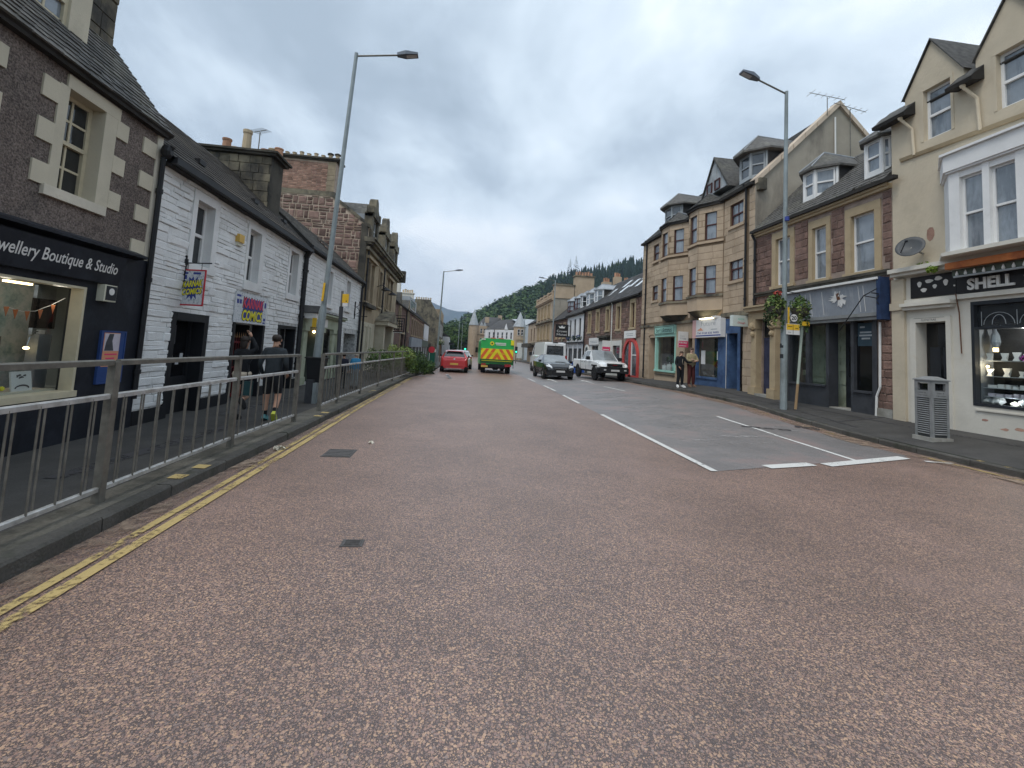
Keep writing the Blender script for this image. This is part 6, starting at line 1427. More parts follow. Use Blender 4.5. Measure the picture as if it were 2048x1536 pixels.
D = thing('window_notice', 'white paper notice inside the blue shop window near its door edge', 'notice', FR(18.15, 1.8, -.08)); MB(FR).box(18.08, 18.32, 1.72, 2.08, -.08, -.075).build('paper', MATS['paper'], D)
D = thing('window_notice', 'large white notice in the blue shop window behind the man in khaki', 'notice', FR(19.4, 1.8, -.08)); MB(FR).box(19.25, 19.6, 1.5, 2.12, -.08, -.075).build('paper', MATS['paper'], D)
b = MB(FR); b.box(21.85, 24.25, 2.83, 2.95, -.05, .08); b.box(21.85, 21.95, 1.0, 2.83, -.1, .05); b.box(24.1, 24.25, 1.0, 2.83, -.1, .05); b.box(21.85, 24.25, .95, 1.05, -.1, .10); b.build('mint_frame', MATS['mint'], T)
MB(FR).box(21.95, 24.1, 1.05, 2.83, -.10, -.085).build('shop_pane', MATS['shop_glass'], T)
b = MB(FR); b.quad((21.9, .9, -.85), (24.15, .9, -.85), (24.15, 2.9, -.85), (21.9, 2.9, -.85)); b.quad((21.9, 1.04, -.15), (24.15, 1.04, -.15), (24.15, 1.04, -.85), (21.9, 1.04, -.85)); b.build('window_bay', MATS['pane_dark'], T, fix=False)
MB(FR).box(21.9, 24.2, .78, .83, .0, .06).build('ledge', MATS['grime'], T)
D = thing('window_plant', 'leafy green pot plant on the display shelf in the mint shop', 'plant', FR(23.2, 1.1, -.4)); leaf_mesh('leaves', [MATS['leaf_c']], D, [(FR(23.2, 1.62, -.4), (.2, .45, .25), 150, .07, 0, 5)]); MB().lathe(FR(23.2, 1.05, -.4), [(.1, 0), (.14, .3)], n=10).build('pot', MATS['terra'], D)
for k, (u, m) in enumerate(((22.5, 'mint'), (23.1, 'sign_white'), (23.65, 'paper'))):
    D = thing('gift_bag', ('pale mint gift bag at the near end of the mint shop window', 'white gift bag in the middle of the mint shop window', 'cream card standing at the far end of the mint shop window')[k], 'bag', FR(u, 1.05, -.25)); MB(FR).box(u - .2, u + .2, 1.05, 1.45 - .08 * k, -.3, -.22).build('bag', MATS[m], D); b = MB(FR); b.path([(u - .08, 1.45 - .08 * k, -.26), (u, 1.56 - .08 * k, -.26), (u + .08, 1.45 - .08 * k, -.26)], .01, 5); b.build('handle', MATS['paper'], D)
MB(FR).box(20.25, 20.95, .4, 2.7, -.44, -.40).build('door', MATS['door_brown'], T); MB(FR).box(24.35, 25.1, .4, 2.82, -.44, -.40).build('door', MATS['maroon_frame'], T)
b = MB(FR); b.add([(24.30 + .42 - .44 * math.cos(math.pi * k / 10), 2.84 + .16 * math.sin(math.pi * k / 10), d) for d in (.01, .05) for k in range(11)], [(k, k + 1, 12 + k, 11 + k) for k in range(10)]); b.build('door_arch', MATS['tan_smooth'], T)
SG = thing('mint_sign', 'mint green fascia sign with dark flowing lettering over the gift shop', 'sign', FR(23, 2.95, .05)); b = MB(FR).box(21.85, 24.25, 2.96, 3.42, .0, .12).build('board', MATS['mint'], SG)
b = MB(FR); b.box(21.9, 24.2, 3.36, 3.385, .12, .135); b.box(21.9, 24.2, 2.99, 3.015, .12, .135); b.box(21.9, 21.93, 3.015, 3.36, .12, .135); b.box(24.17, 24.2, 3.015, 3.36, .12, .135); b.build('edge', MATS['green_dark'], SG)
put_text('boots', SG, FR, 24.0, 22.15, 3.06, 3.32, .124, MATS['ink'])
SG = thing('future_sign', 'big white box sign reading Future above the blue shop window', 'sign', FR(18.5, 2.7, .2)); MB(FR).box(17.47, 19.72, 2.68, 3.47, .08, .30).build('case', MATS['sign_white'], SG); MB(FR).box(19.42, 19.725, 2.66, 3.48, .08, .305).build('side_strip', M('pale_pink', (.66, .40, .38), .5, .05), SG); MB(FR).box(17.47, 19.42, 2.73, 2.78, .30, .304).build('stripe', MATS['comic_blue'], SG)
put_text('future', SG, FR, 18.98, 17.85, 3.18, 3.38, .304, MATS['zinc_grey']); put_text('tel', SG, FR, 19.3, 17.6, 2.83, 2.91, .304, MATS['comic_blue'])
b = MB(FR); b.add([(19.3, 2.98, .304), (18.8, 2.98, .304), (18.92, 3.06, .304), (19.02, 3.12, .304), (19.12, 3.05, .304), (19.2, 3.05, .304)], [(0, 1, 2, 3, 4, 5)]); b.build('emblem', MATS['poster_orange'], SG, fix=False); MB(FR).box(17.75, 18.2, 2.99, 3.03, .300, .304).build('print', MATS['zinc_grey'], SG)
b = MB(FR); b.box(19.78, 20.05, 2.7, 3.4, .02, .08); b.build('side_panel', MATS['sign_white'], SG)
D = thing('sign_light', 'long lit trough lamp over the big white box sign', 'lamp', FR(18, 3.5, .3)); MB(FR).box(18.0, 19.1, 3.50, 3.53, .2, .34).build('tube', MATS['cool_strip'], D); MB(FR).box(17.75, 18.0, 3.49, 3.57, .1, .36).build('case', MATS['sign_white'], D)
SG = thing('for_sale_board', 'red and white estate agent FOR SALE board beside the mint shop', 'sign', (10.9, 20.6, 2.2)); FS = FGx(20.6)
MB(FS).box(10.46, 10.96, 2.24, 3.0, -.02, .02).build('board', MATS['sign_white'], SG); MB(FS).box(10.465, 10.955, 2.245, 2.55, .02, .024).build('red_band', MATS['sign_pink'], SG); put_text('forsale', SG, FS, 10.5, 10.9, 2.43, 2.51, .027, MATS['sign_white']); MB(FS).box(10.5, 10.86, 2.3, 2.33, .024, .027).build('print', MATS['sign_white'], SG)
put_text('slater', SG, FS, 10.55, 10.78, 2.76, 2.83, .024, MATS['zinc_grey']); put_text('hogg', SG, FS, 10.55, 10.84, 2.62, 2.71, .024, MATS['zinc_grey'])
SG = thing('bakery_sign', 'pale square extra Dough box sign projecting beside the pillared doorway', 'sign', (10.9, 16.2, 3.0)); FS = FGx(16.2); MB(FS).box(10.36, 10.98, 3.04, 3.46, -.1, .1).build('case', M('pale_mint', (.62, .68, .64), .5, .08, 3), SG)
put_text('extra', SG, FS, 10.56, 10.82, 3.28, 3.36, .104, MATS['mint']); put_text('dough', SG, FS, 10.55, 10.86, 3.12, 3.21, .104, MATS['arch_red']); b = MB(FS); b.box(10.98, 11.02, 3.1, 3.16, -.03, .03); b.box(10.98, 11.02, 3.34, 3.4, -.03, .03); b.build('bracket', MATS['pipe_black'], SG)

# ================================================================ BROWN RUBBLE TERRACE
T = thing('rubble_terrace', 'low brown rubble terrace with five maroon windows and a red arched doorway', 'building', (XR, 32, .2))
tw = [(27.45, 28.05, 3.55, 5.15), (30.05, 30.7, 3.55, 5.15), (32.4, 33.0, 3.55, 5.12), (34.85, 35.45, 3.58, 5.12), (37.1, 37.7, 3.58, 5.12)]
tg = [(26.85, 28.95, .2, 1.7), (29.8, 31.3, .7, 2.4), (32.2, 33.1, .1, 2.5), (34.6, 36.4, .5, 2.4), (37.35, 38.4, .0, 1.7)]
wall(T, FR, 26.42, 38.9, -.2, 5.5, tw + tg, MATS['brown_mortar'], .25)
stones(T, FR, [r for r in courses(26.45, 38.88, .3, 5.4, [(w[0] - .22, w[1] + .22, w[2] - .2, w[3] + .22) for w in tw] + [(26.5, 29.3, 0, 2.85), (29.5, 37.1, 0, 2.9), (37.1, 38.7, 0, 2.4)], .34, .3, .6, .5, .025, .3)], MATS['brown_stone'], .03, ROCK, limit=260)
for w in tw:
    surround(T, FR, *w, .18, MATS['yellow_dressing'], .05, head=.26); window(T, FR, *w, MATS['maroon_frame'], MATS['pane_dark'], -.12)
b = MB(FR); b.box(26.42, 38.9, 5.42, 5.5, -.05, .12); b.box(26.42, 38.9, 5.5, 5.6, .0, .26); b.build('gutter', MATS['soffit'], T)
roof(T, FR, 26.42, 38.95, .25, 5.58, -2.6, 8.1, MATS['slate_dark'], .3, .25, under=MATS['slate_bed'])
for u, s in ((28.9, .35), (29.6, .62), (30.7, .45), (31.6, .3), (32.9, .55), (34.6, .35)):
    dd = .25 - 2.85 * s; v = 5.58 + 2.52 * s
    MB(FR).add([(u, v, dd + .07), (u + .55, v, dd + .07), (u + .55, v + .62, dd - .63), (u, v + .62, dd - .63), (u, v - .06, dd), (u + .55, v - .06, dd), (u + .55, v + .56, dd - .7), (u, v + .56, dd - .7)], [(0, 1, 2, 3), (4, 5, 6, 7), (0, 1, 5, 4), (1, 2, 6, 5), (2, 3, 7, 6), (3, 0, 4, 7)]).build('skylight', MATS['head_clear'], T)
# arches
def arch(u0, u1, v0, vs, w, d0, d1, m, nm):
    b = MB(FR); uc, r = (u0 + u1) / 2, (u1 - u0) / 2; n = 14
    for ra, rb_ in ((r, r + w),):
        o = [(uc - rb_, v0)] + [(uc - rb_ * math.cos(math.pi * k / n), vs + rb_ * math.sin(math.pi * k / n)) for k in range(n + 1)] + [(uc + rb_, v0)]
        i_ = [(uc - ra, v0)] + [(uc - ra * math.cos(math.pi * k / n), vs + ra * math.sin(math.pi * k / n)) for k in range(n + 1)] + [(uc + ra, v0)]
        N = len(o); b.add([(u, v, d) for d in (d0, d1) for u, v in o + i_], [(k, k + 1, N + k + 1, N + k) for k in range(N - 1)] + [(2 * N + k, 2 * N + k + 1, 3 * N + k + 1, 3 * N + k) for k in range(N - 1)] + [(k, k + 1, 2 * N + k + 1, 2 * N + k) for k in range(N - 1)] + [(N + k, N + k + 1, 3 * N + k + 1, 3 * N + k) for k in range(N - 1)])
    return b.build(nm, MATS[m], T)
def arch_pane(u0, u1, v0, vs, d, m, nm):
    uc, r = (u0 + u1) / 2, (u1 - u0) / 2
    return MB(FR).prism([(uc - r, v0)] + [(uc - r * math.cos(math.pi * k / 14), vs + r * math.sin(math.pi * k / 14)) for k in range(15)] + [(uc + r, v0)], d - .02, d).build(nm, MATS[m], T)
arch(26.8, 29.0, .2, 1.6, .24, .0, .09, 'arch_red', 'red_arch'); arch_pane(26.8, 29.0, .2, 1.6, .015, 'pane_grey', 'arch_pane')
b = MB(FR); b.box(27.75, 28.2, .2, 2.68, .015, .05); b.box(26.8, 29.0, .2, .5, .015, .05); b.build('arch_mullion', MATS['arch_red'], T); b = MB(FR); b.box(27.66, 27.75, .5, 2.6, .015, .06); b.box(26.85, 27.66, 1.75, 1.82, .015, .05); b.build('arch_bar', MATS['sign_white'], T)
arch(37.4, 38.35, .0, 1.85, .2, .0, .07, 'pale_paint', 'passage_arch'); arch_pane(37.4, 38.35, .0, 1.85, .012, 'room_grey', 'passage')
b = MB(FR); b.box(29.6, 37.0, -.1, .7, 0, .06); b.box(29.6, 29.8, .7, 2.75, 0, .06); b.box(31.3, 32.2, .7, 2.75, 0, .06); b.box(33.1, 34.6, .7, 2.75, 0, .06); b.box(36.4, 37.0, .7, 2.75, 0, .06); b.box(29.8, 31.3, 2.4, 2.75, 0, .06); b.box(34.6, 36.4, 2.4, 2.5, 0, .06); b.build('pale_shopfront', MATS['pale_paint'], T)
for g in (tg[1], tg[3]): MB(FR).box(g[0], g[1], g[2], g[3], -.12, -.1).build('shop_pane', MATS['pane_grey'], T)
MB(FR).box(32.2, 33.1, -.1, 2.5, -.2, -.16).build('door', MATS['pale_paint'], T)
b = MB(FR); b.box(31.9, 34.3, 3.0, 3.16, 0, .3); b.box(32.0, 34.2, 2.85, 3.0, 0, .2); b.build('door_cornice', MATS['grime'], T)
for nm, lb, a in (('fascia_sign', 'white fascia sign on the pale shopfront of the rubble terrace', (34.4, 37.0, 2.5, 3.05)), ('wall_sign', 'white square sign over the red arched doorway', (27.0, 28.9, 2.86, 3.34))):
    SG = thing(nm, lb, 'sign', FR(a[0], a[2], .1)); MB(FR).box(*a, .062, .13).build('board', MATS['sign_white'], SG); b = MB(FR); b.box(a[0] + .35, a[1] - .35, a[2] + .26, a[2] + .30, .13, .134); b.box(a[0] + .35, a[1] - .5, a[2] + .14, a[2] + .18, .13, .134); b.build('print', MATS['zinc_grey'], SG)
SG = thing('agent_board', 'pink and white estate agent board behind the white pickup', 'sign', FR(31.8, 1.6, .4)); FS = FGx(31.8); MB(FS).box(10.35, 10.95, 1.85, 2.75, -.02, .02).build('board', MATS['sign_white'], SG); MB(FS).box(10.355, 10.945, 1.87, 2.3, .02, .024).build('pink_band', MATS['sign_pink'], SG); b = MB(FS); b.box(10.42, 10.85, 2.08, 2.13, .024, .027); b.build('print', MATS['sign_white'], SG)
drain(T, FR, 38.8, .2, 5.4, .08, .06, MATS['pipe_black']); drain(T, FR, 31.6, .7, 5.4, .07, .045, MATS['pale_paint'])

# ================================================================ WHITE PUB, LOW STONE HOUSE, TAN BANK
T = thing('white_pub', 'white pub with black sash windows, black columns and slated dormers', 'building', (XR, 42, 0))
pw = [(40.2, 40.95, 3.35, 5.0), (42.0, 42.75, 3.35, 5.0), (43.8, 44.5, 3.35, 5.0)]
wall(T, FR, 38.92, 45.4, -.2, 5.4, pw, MATS['pub_white'], .2)
for w in pw: window(T, FR, *w, MATS['pub_black'], MATS['pane_dark'], -.1)
for k, (a, c) in enumerate(((39.0, 39.5), (40.6, 41.0), (42.3, 42.7), (44.2, 44.7))): MB(FR).box(a, c, -.1, 2.7, 0, .06 + .01 * k).build('pillar', MATS['pub_white'], T)
MB(FR).box(39.0, 45.3, -.1, 2.2, .0, .045).build('dark_front', MATS['pub_black'], T)
for u in (39.7, 41.3, 43.0): MB(FR).box(u, u + .7, .5, 2.0, .045, .06).build('pane', MATS['pane_grey'], T)
b = MB(FR); b.box(38.95, 45.4, 2.7, 2.8, 0, .25); b.build('fascia_cap', MATS['pub_black'], T)
b = MB(FR); b.box(38.9, 45.5, 5.36, 5.5, 0, .25); b.build('gutter', MATS['soffit'], T)
roof(T, FR, 38.97, 45.45, .25, 5.48, -2.6, 8.0, MATS['slate_dark'], .32, .27, under=MATS['slate_bed'])
for k, (a, c, m) in enumerate(((36.6, 38.1, 'pub_white'), (39.0, 40.6, 'pub_white'), (41.3, 42.6, 'pub_white'), (43.3, 44.9, 'maroon_frame'), (46.2, 47.8, 'maroon_frame'))):
    dormer_right(a, c, 6.1, 7.3, -.42, m, 'pane_pale' if k != 2 else 'pane_dark', cant=.4, peak=.5, back=2.0, over=.1, roof_m='lead', cheek='slate_brown')
for k, u in enumerate((39.4, 41.2, 43.2)):
    tag(leaf_mesh('hanging_basket', [MATS['leaf_c'], MATS['comic_blue']], None, [(FR(u, 3.15, .35), (.25, .3, .28), 70, .09, 0, 20 + k), (FR(u, 3.2, .42), (.22, .28, .22), 40, .06, 1, 30 + k)]), ('blue flower basket nearest the terrace end of the pub', 'blue flower basket in the middle of the pub front', 'blue flower basket at the far end of the pub front')[k], 'flower basket', 'flower baskets on the white pub')
SG = thing('pub_sign', 'black projecting pub sign with a white crown emblem', 'sign', FR(44.2, 3.5, .3)); FS = FGx(44.0); MB(FS).box(9.45, 10.75, 3.25, 4.55, -.05, .05).build('board', MATS['sign_black'], SG)
b = MB(FS); b.add([(9.85, 4.15, .052), (10.35, 4.15, .052), (10.45, 4.38, .052), (10.28, 4.27, .052), (10.1, 4.43, .052), (9.92, 4.27, .052), (9.75, 4.38, .052)], [tuple(range(7))]); b.build('crown', MATS['sign_white'], SG, fix=False)
put_text('recyc', SG, FS, 9.6, 10.6, 3.75, 3.98, .053, MATS['sign_white']); put_text('hotel', SG, FS, 9.6, 10.6, 3.42, 3.65, .053, MATS['sign_white']); b = MB(FS); b.box(10.75, 11.0, 4.4, 4.46, -.03, .03); b.build('bracket', MATS['pipe_black'], SG)
T = thing('low_stone_house', 'low brown stone house with dark shopfront between the pub and tan bank', 'building', (XR, 48, 0))
lw = [(46.3, 46.9, 3.3, 4.8), (48.2, 48.8, 3.3, 4.8), (50.2, 50.8, 3.3, 4.8)]
wall(T, FR, 45.45, 52.6, -.2, 5.3, lw, MATS['brown_stone'], .2)
for w in lw: surround(T, FR, *w, .15, MATS['yellow_dressing'], .05); window(T, FR, *w, MATS['white_frame'], MATS['pane_dark'], -.1)
MB(FR).box(45.5, 52.4, -.1, 2.3, 0, .06).build('dark_front', MATS['shop_charcoal'], T); MB(FR).box(45.5, 52.4, 2.3, 2.85, 0, .15).build('fascia', MATS['faded_blue'], T); MB(FR).box(49.2, 52.3, 2.35, 2.8, .15, .17).build('red_fascia', MATS['arch_red'], T)
roof(T, FR, 45.47, 52.7, .25, 5.35, -2.6, 7.9, MATS['slate_dark'], .34, .3, under=MATS['slate_bed'])
for v_ in (0,):
    D = thing('wall_plaque', 'round carved plaque on the wall of the low stone house', 'plaque', FR(45.9, 3.0, .1)); MB(FR).tube((47.4, 3.0, .02), (47.4, 3.0, .12), .38, n=16).build('disc', MATS['grimy_stone'], D)
T = thing('tan_bank', 'tan classical bank with a roof balustrade and a tall side gable', 'building', (XR, 59, 0))
tbw = [(55.0, 55.9, 6.1, 7.7), (57.3, 58.2, 6.1, 7.7), (59.6, 60.5, 6.1, 7.7), (61.9, 62.8, 6.1, 7.7), (55.0, 55.9, 3.4, 5.2), (57.3, 58.2, 3.4, 5.2), (59.6, 60.5, 3.4, 5.2), (61.9, 62.8, 3.4, 5.2)]
tbg = [(54.6, 56.2, .3, 2.5), (57.0, 58.5, .3, 2.5), (59.4, 60.9, .3, 2.5), (61.8, 63, .3, 2.5)]
wall(T, FR, 53.3, 64.5, -.2, 8.2, tbw + tbg, MATS['tan_smooth'], .25)
for k, w in enumerate(tbw): surround(T, FR, *w, .16, MATS['yellow_dressing'], .1); window(T, FR, *w, MATS['maroon_frame'] if k > 3 else MATS['tan_smooth'], MATS['pane_grey'], -.1)
for w in tbg: window(T, FR, *w, MATS['maroon_frame'], MATS['pane_dark'], -.1, sash=False)
b = MB(FR); b.box(53.2, 64.6, 8.2, 8.35, -.1, .3); b.box(53.2, 64.6, 8.05, 8.2, -.1, .18); b.build('cornice', MATS['tan_smooth'], T); b = MB(FR); b.box(53.2, 64.6, 5.5, 5.7, 0, .3); b.box(53.2, 64.6, 2.7, 3.0, 0, .55); b.box(53.2, 64.6, 2.5, 2.7, 0, .3); b.build('band_course', MATS['grimy_stone'], T)
MB(FR).box(53.3, 64.5, 8.35, 8.5, -.1, .12).build('balustrade_base', MATS['tan_smooth'], T); MB(FR).box(53.3, 64.5, 9.0, 9.12, -.12, .14).build('balustrade_rail', MATS['tan_smooth'], T)
for k in range(5): MB(FR).box(53.3 + 2.7 * k, 53.75 + 2.7 * k, 8.5, 9.25, -.13, .15).build('balustrade_pier', MATS['tan_smooth'], T)
b0 = None
for k in range(24):
    u = 53.95 + .42 * k
    if (u - 53.3) % 2.7 < .5: continue
    b = MB(); b.lathe(FR(u, 8.5, 0), [(.07, 0), (.12, .15), (.06, .38), (.08, .5)], n=6); b.build('baluster', MATS['tan_smooth'], T)
b = MB(); prof = [(11.0, 0), (11.0, 8.4), (13.5, 9.75), (16.2, 9.75), (16.2, 0)]; b.add([(x, y, z) for y in (53.0, 53.4) for x, z in prof], [tuple(range(5)), tuple(range(9, 4, -1))] + [(i, (i + 1) % 5, 5 + (i + 1) % 5, 5 + i) for i in range(5)]); b.build('side_gable', MATS['render_grey'], T)
for (x0, x1, zt, n, lbl, m) in ((11.05, 13.45, 9.85, 6, 'low', 'tan_smooth'), (13.55, 15.9, 11.1, 6, 'tall', 'tan_smooth')):
    c_ = MB().box(x0, x1, 52.9, 53.9, 8.3, zt).build('chimney', MATS[m], T); MB().box(x0 - .12, x1 + .12, 52.8, 54.0, zt, zt + .16).build('cap', MATS['grimy_stone'], c_); chimney_pots(c_, [(x0 + .25 + (x1 - x0 - .5) * k / (n - 1), 53.4, zt + .16) for k in range(n)], MATS['terra'] if lbl == 'tall' else MATS['grime'], .5 if lbl == 'tall' else .2, .16)
T = thing('corner_inn', 'grey stone corner building just past the tan bank with a dark awning', 'building', (XR, 68, 0)); wall(T, FR, 64.6, 72, -.2, 6.0, [(65.6, 66.5, 3.3, 5.2), (68.2, 69.1, 3.3, 5.2)], MATS['tan_smooth'], .2)
for u in (65.6, 68.2): window(T, FR, u, u + .9, 3.3, 5.2, MATS['maroon_frame'], MATS['pane_dark'], -.1)
MB(FR).box(64.6, 72, 2.3, 2.9, 0, 1.0).build('awning', MATS['grime'], T); roof(T, FR, 64.6, 72, .2, 6.0, -2.6, 8.0, MATS['slate_dark'], .4, .35, under=MATS['slate_bed'])
# chimneys behind the terrace
for k, (x, y, zt) in enumerate(((16.6, 50, 10.2), (17.9, 50, 10.9), (18.9, 49.5, 10.3))):
    c_ = thing('chimney_stack', ('short mossy chimney stack behind the pub roof', 'thin tall chimney stack behind the pub roof', 'orange potted chimney stack behind the terrace roof')[k], 'chimney', (x, y, 0)); MB().box(x - .5 + .1 * k, x + .5 - .1 * k, y, y + .8, 0, zt).build('stack', MATS['tan_smooth'], c_); chimney_pots(c_, [(x - .25 + .25 * j, y + .4, zt) for j in range(3)], MATS['terra'], .5, .13)
# ================================================================ LEFT SIDE BEYOND THE BANK
T = thing('dormered_house', 'brown stone house with two stone wall-head dormers past the old bank', 'building', (XL, 42, 0))
hw = [(38.7, 39.6, 3.0, 4.75), (45.2, 46.2, 3.0, 4.9)]; hg = [(40.3, 43.2, 1.0, 2.6), (45.6, 46.8, .1, 2.4)]
wall(T, FL, 36.7, 48.0, -.2, 5.0, hw + hg, MATS['brown_stone'], .2)
for w in hw:
    surround(T, FL, *w, .2, MATS['bank_stone'], .1, head=.3); window(T, FL, *w, MATS['white_frame'], MATS['pane_grey'], -.1)
    b = MB(FL); b.prism([(w[0] - .35, 5.05), (w[1] + .35, 5.05), ((w[0] + w[1]) / 2, 6.1)], -.3, .1, 'd'); b.build('dormer_gable', MATS['grimy_stone'], T)
    b = MB(FL); m_ = (w[0] + w[1]) / 2; b.add([(w[0] - .4, 5.0, .05), (m_, 6.1, .05), (w[1] + .4, 5.0, .05), (w[0] - .4, 5.0, -1.2), (m_, 6.1, -2.2), (w[1] + .4, 5.0, -1.2)], [(0, 1, 4, 3), (1, 2, 5, 4)]); b.build('dormer_roof', MATS['slate'], T)
MB(FL).box(40.3, 43.2, 1.0, 2.6, -.12, -.1).build('shop_pane', MATS['pane_black'], T); MB(FL).box(40.0, 43.5, 2.6, 2.8, 0, .1).build('lintel', MATS['bank_stone'], T)
roof(T, FL, 36.72, 48.0, .2, 5.0, -2.4, 7.4, MATS['slate'], .34, .28, under=MATS['slate_bed']); drain(T, FL, 44.0, .1, 4.9, .08, .06, MATS['pipe_black'])
c_ = MB().box(-8.2, -6.6, 36.9, 37.9, 6, 9.1).build('chimney', MATS['slate_dark'], T); MB().box(-8.3, -6.5, 36.8, 38.0, 9.1, 9.25).build('cap', MATS['grime'], c_)
for k, (x0, x1, y, zt) in enumerate(((-9.6, -7.6, 56, 9.6), (-9.0, -7.2, 68, 9.3))):
    c_ = thing('chimney_stack', ('pale cream chimney stack with many pots over the left roofs', 'second cream chimney stack farther down the left roofs')[k], 'chimney', (x0, y, 0)); MB().box(x0, x1, y, y + 1, 0, zt).build('stack', MATS['cream_pale'], c_); MB().box(x0 - .1, x1 + .1, y - .1, y + 1.1, zt, zt + .15).build('cap', MATS['cream_pale'], c_); chimney_pots(c_, [(x0 + .25 + (x1 - x0 - .5) * j / 4, y + .5, zt + .15) for j in range(5)], MATS['buff_pot'], .5, .15)
T = thing('tan_terrace', 'two storey brown terrace with tan window strips and a grey shop fascia', 'building', (XL, 62, 0))
tw = [(49.6 + 2.3 * k, 50.5 + 2.3 * k, 2.75, 4.5) for k in range(11)]
wall(T, FL, 48.02, 76, -.2, 4.95, tw, MATS['brown_stone'], .2)
for w in tw: surround(T, FL, *w, .16, MATS['yellow_dressing'], .03); window(T, FL, *w, MATS['maroon_frame'], MATS['pane_dark'], -.02)
MB(FL).box(48.2, 62, 1.45, 2.5, 0, .25).build('grey_fascia', MATS['faded_blue'], T); MB(FL).box(62, 75.8, 1.5, 2.4, 0, .2).build('fascia', MATS['green_dark'], T)
for k in range(12): MB(FL).box(48.8 + 2.2 * k, 49.5 + 2.2 * k, -.1, 1.45, 0, .06).build('pillar', MATS['paper'] if k % 2 else MATS['shop_charcoal'], T)
MB(FL).box(48.2, 76, -.1, 1.45, 0, .03).build('dark_front', MATS['shop_black'], T); MB(FL).box(66.5, 75.9, 2.5, 4.9, 0, .09).build('white_render', MATS['pub_white'], T)
roof(T, FL, 48.05, 76, .25, 5.0, -2.6, 7.6, MATS['slate_dark'], .4, .32, under=MATS['slate_bed'])
b = MB(FL); b.box(53, 61, 5.6, 7.3, -3, -.75); b.build('box_dormer', MATS['zinc_grey'], T); window(T, FL, 54, 60, 5.9, 7.1, MATS['white_frame'], MATS['pane_pale'], -.72, 4, 1, sash=False)
T = thing('tall_stone_block', 'tall grey stone block with chimneys where the left side ends', 'building', (XL, 88, 0))
b = MB(); prof = [(-11, 0), (-3.6, 0), (-3.6, 6.8), (-5.2, 9.3), (-8.2, 9.3), (-11, 7)]; b.add([(x, y, z) for y in (79, 100) for x, z in prof], [tuple(range(6)), tuple(range(11, 5, -1))] + [(i, (i + 1) % 6, 6 + (i + 1) % 6, 6 + i) for i in range(6)]); b.build('walls', MATS['grimy_stone'], T)
FK = lambda u, v, d: (-3.6 + d, u, v)
for k in range(4): window(T, FK, 81 + 4 * k, 82.6 + 4 * k, 3.6, 5.8, MATS['white_frame'], MATS['pane_grey'], .05); MB(FK).box(80.6 + 4 * k, 83 + 4 * k, 6.5, 8.3, -1, .1).build('dormer', MATS['bank_stone'], T)
c_ = MB().box(-8, -5.3, 79, 80, 9.3, 9.7).build('chimney', MATS['grimy_stone'], T); chimney_pots(c_, [(-7.8 + .4 * k, 79.5, 9.7) for k in range(7)], MATS['buff_pot'], .4, .15)
T = thing('far_low_shop', 'low white fronted shop at the far left bend of the street', 'building', (-3, 104, 0)); MB().box(-9, -2.2, 101, 112, -.2, 4).build('walls', MATS['pub_white'], T); MB().add([(-9, 101, 4), (-2, 101, 4), (-5.5, 101, 6), (-9, 112, 4), (-2, 112, 4), (-5.5, 112, 6)], [(0, 1, 2), (3, 4, 5), (0, 2, 5, 3), (1, 4, 5, 2)]).build('roof', MATS['slate_dark'], T); MB().box(-2.2, -1.2, 101, 110, 2.3, 2.8).build('awning', MATS['shop_black'], T)

# ================================================================ CENTRE: TURRETED BUILDINGS AT THE BEND
FT = lambda yy: FGx(yy)
T = thing('turret_house', 'tan stone corner house with a slim grey conical turret', 'building', (4, 95, 0)); F95 = FGx(95)
hs = [(3.0, 3.45, 3.6, 5.4), (2.2, 2.6, 3.6, 5.4), (2.2, 2.6, .9, 2.9), (3.3, 3.8, .9, 3.0), (4.3, 4.75, 5.0, 6.0), (5.0, 5.4, 5.0, 6.0), (4.3, 4.75, 2.2, 4.0)]
wall(T, F95, 1.95, 5.6, -.2, 6.6, hs, MATS['tan_smooth'], .2)
for w in hs: window(T, F95, *w, MATS['white_frame'], MATS['pane_dark'], -.1)
for v in (3.1, 4.6): MB(F95).box(1.95, 5.6, v, v + .15, 0, .12).build('band_course', MATS['grimy_stone'], T)
MB().lathe((2.85, 94.9, 0), [(.9, 0), (.9, 6.6), (1.0, 6.6), (.5, 8.3), (.03, 9.75)], n=10).build('turret', [MATS['tan_smooth']], T)
MB().lathe((2.85, 94.9, 6.6), [(1.03, 0), (.53, 1.72), (.05, 3.2), (.01, 3.9)], n=10).build('turret_roof', MATS['zinc_grey'], T)
b = MB(); b.add([(3.4, 95, 6.6), (5.7, 95, 6.6), (9.3, 104, 9.2), (5.6, 104, 9.2), (9.6, 99, 6.6)], [(0, 1, 2, 3), (1, 4, 2)]); b.build('roof', MATS['slate_dark'], T)
b = MB(); b.add([(5.6, 95.0, -.2), (10.2, 100, -.2), (10.2, 100, 7), (9.2, 104, 9.1), (5.6, 95, 6.6)], [(0, 1, 2, 3, 4)]); b.build('side_wall', MATS['tan_smooth'], T)
for x, y, z in ((5.8, 98, 8.7), (9.1, 103.5, 9.7)): MB().box(x - .45, x + .45, y, y + .7, 6, z).build('chimney', MATS['tan_smooth'], T)
for x in (4.5, 5.2): MB().add([(x - .35, 95.05, 6.6), (x + .35, 95.05, 6.6), (x, 95.2, 7.5), (x, 97, 7.4)], [(0, 1, 2), (0, 2, 3), (1, 3, 2)]).build('dormer_roof', MATS['zinc_grey'], T)
T = thing('white_terrace', 'white terraced houses with grey slate roof between the two turrets', 'building', (8, 88, 0)); F88 = lambda u, v, d: (u, 91 - (u - 5.2) * .9 - d, v)
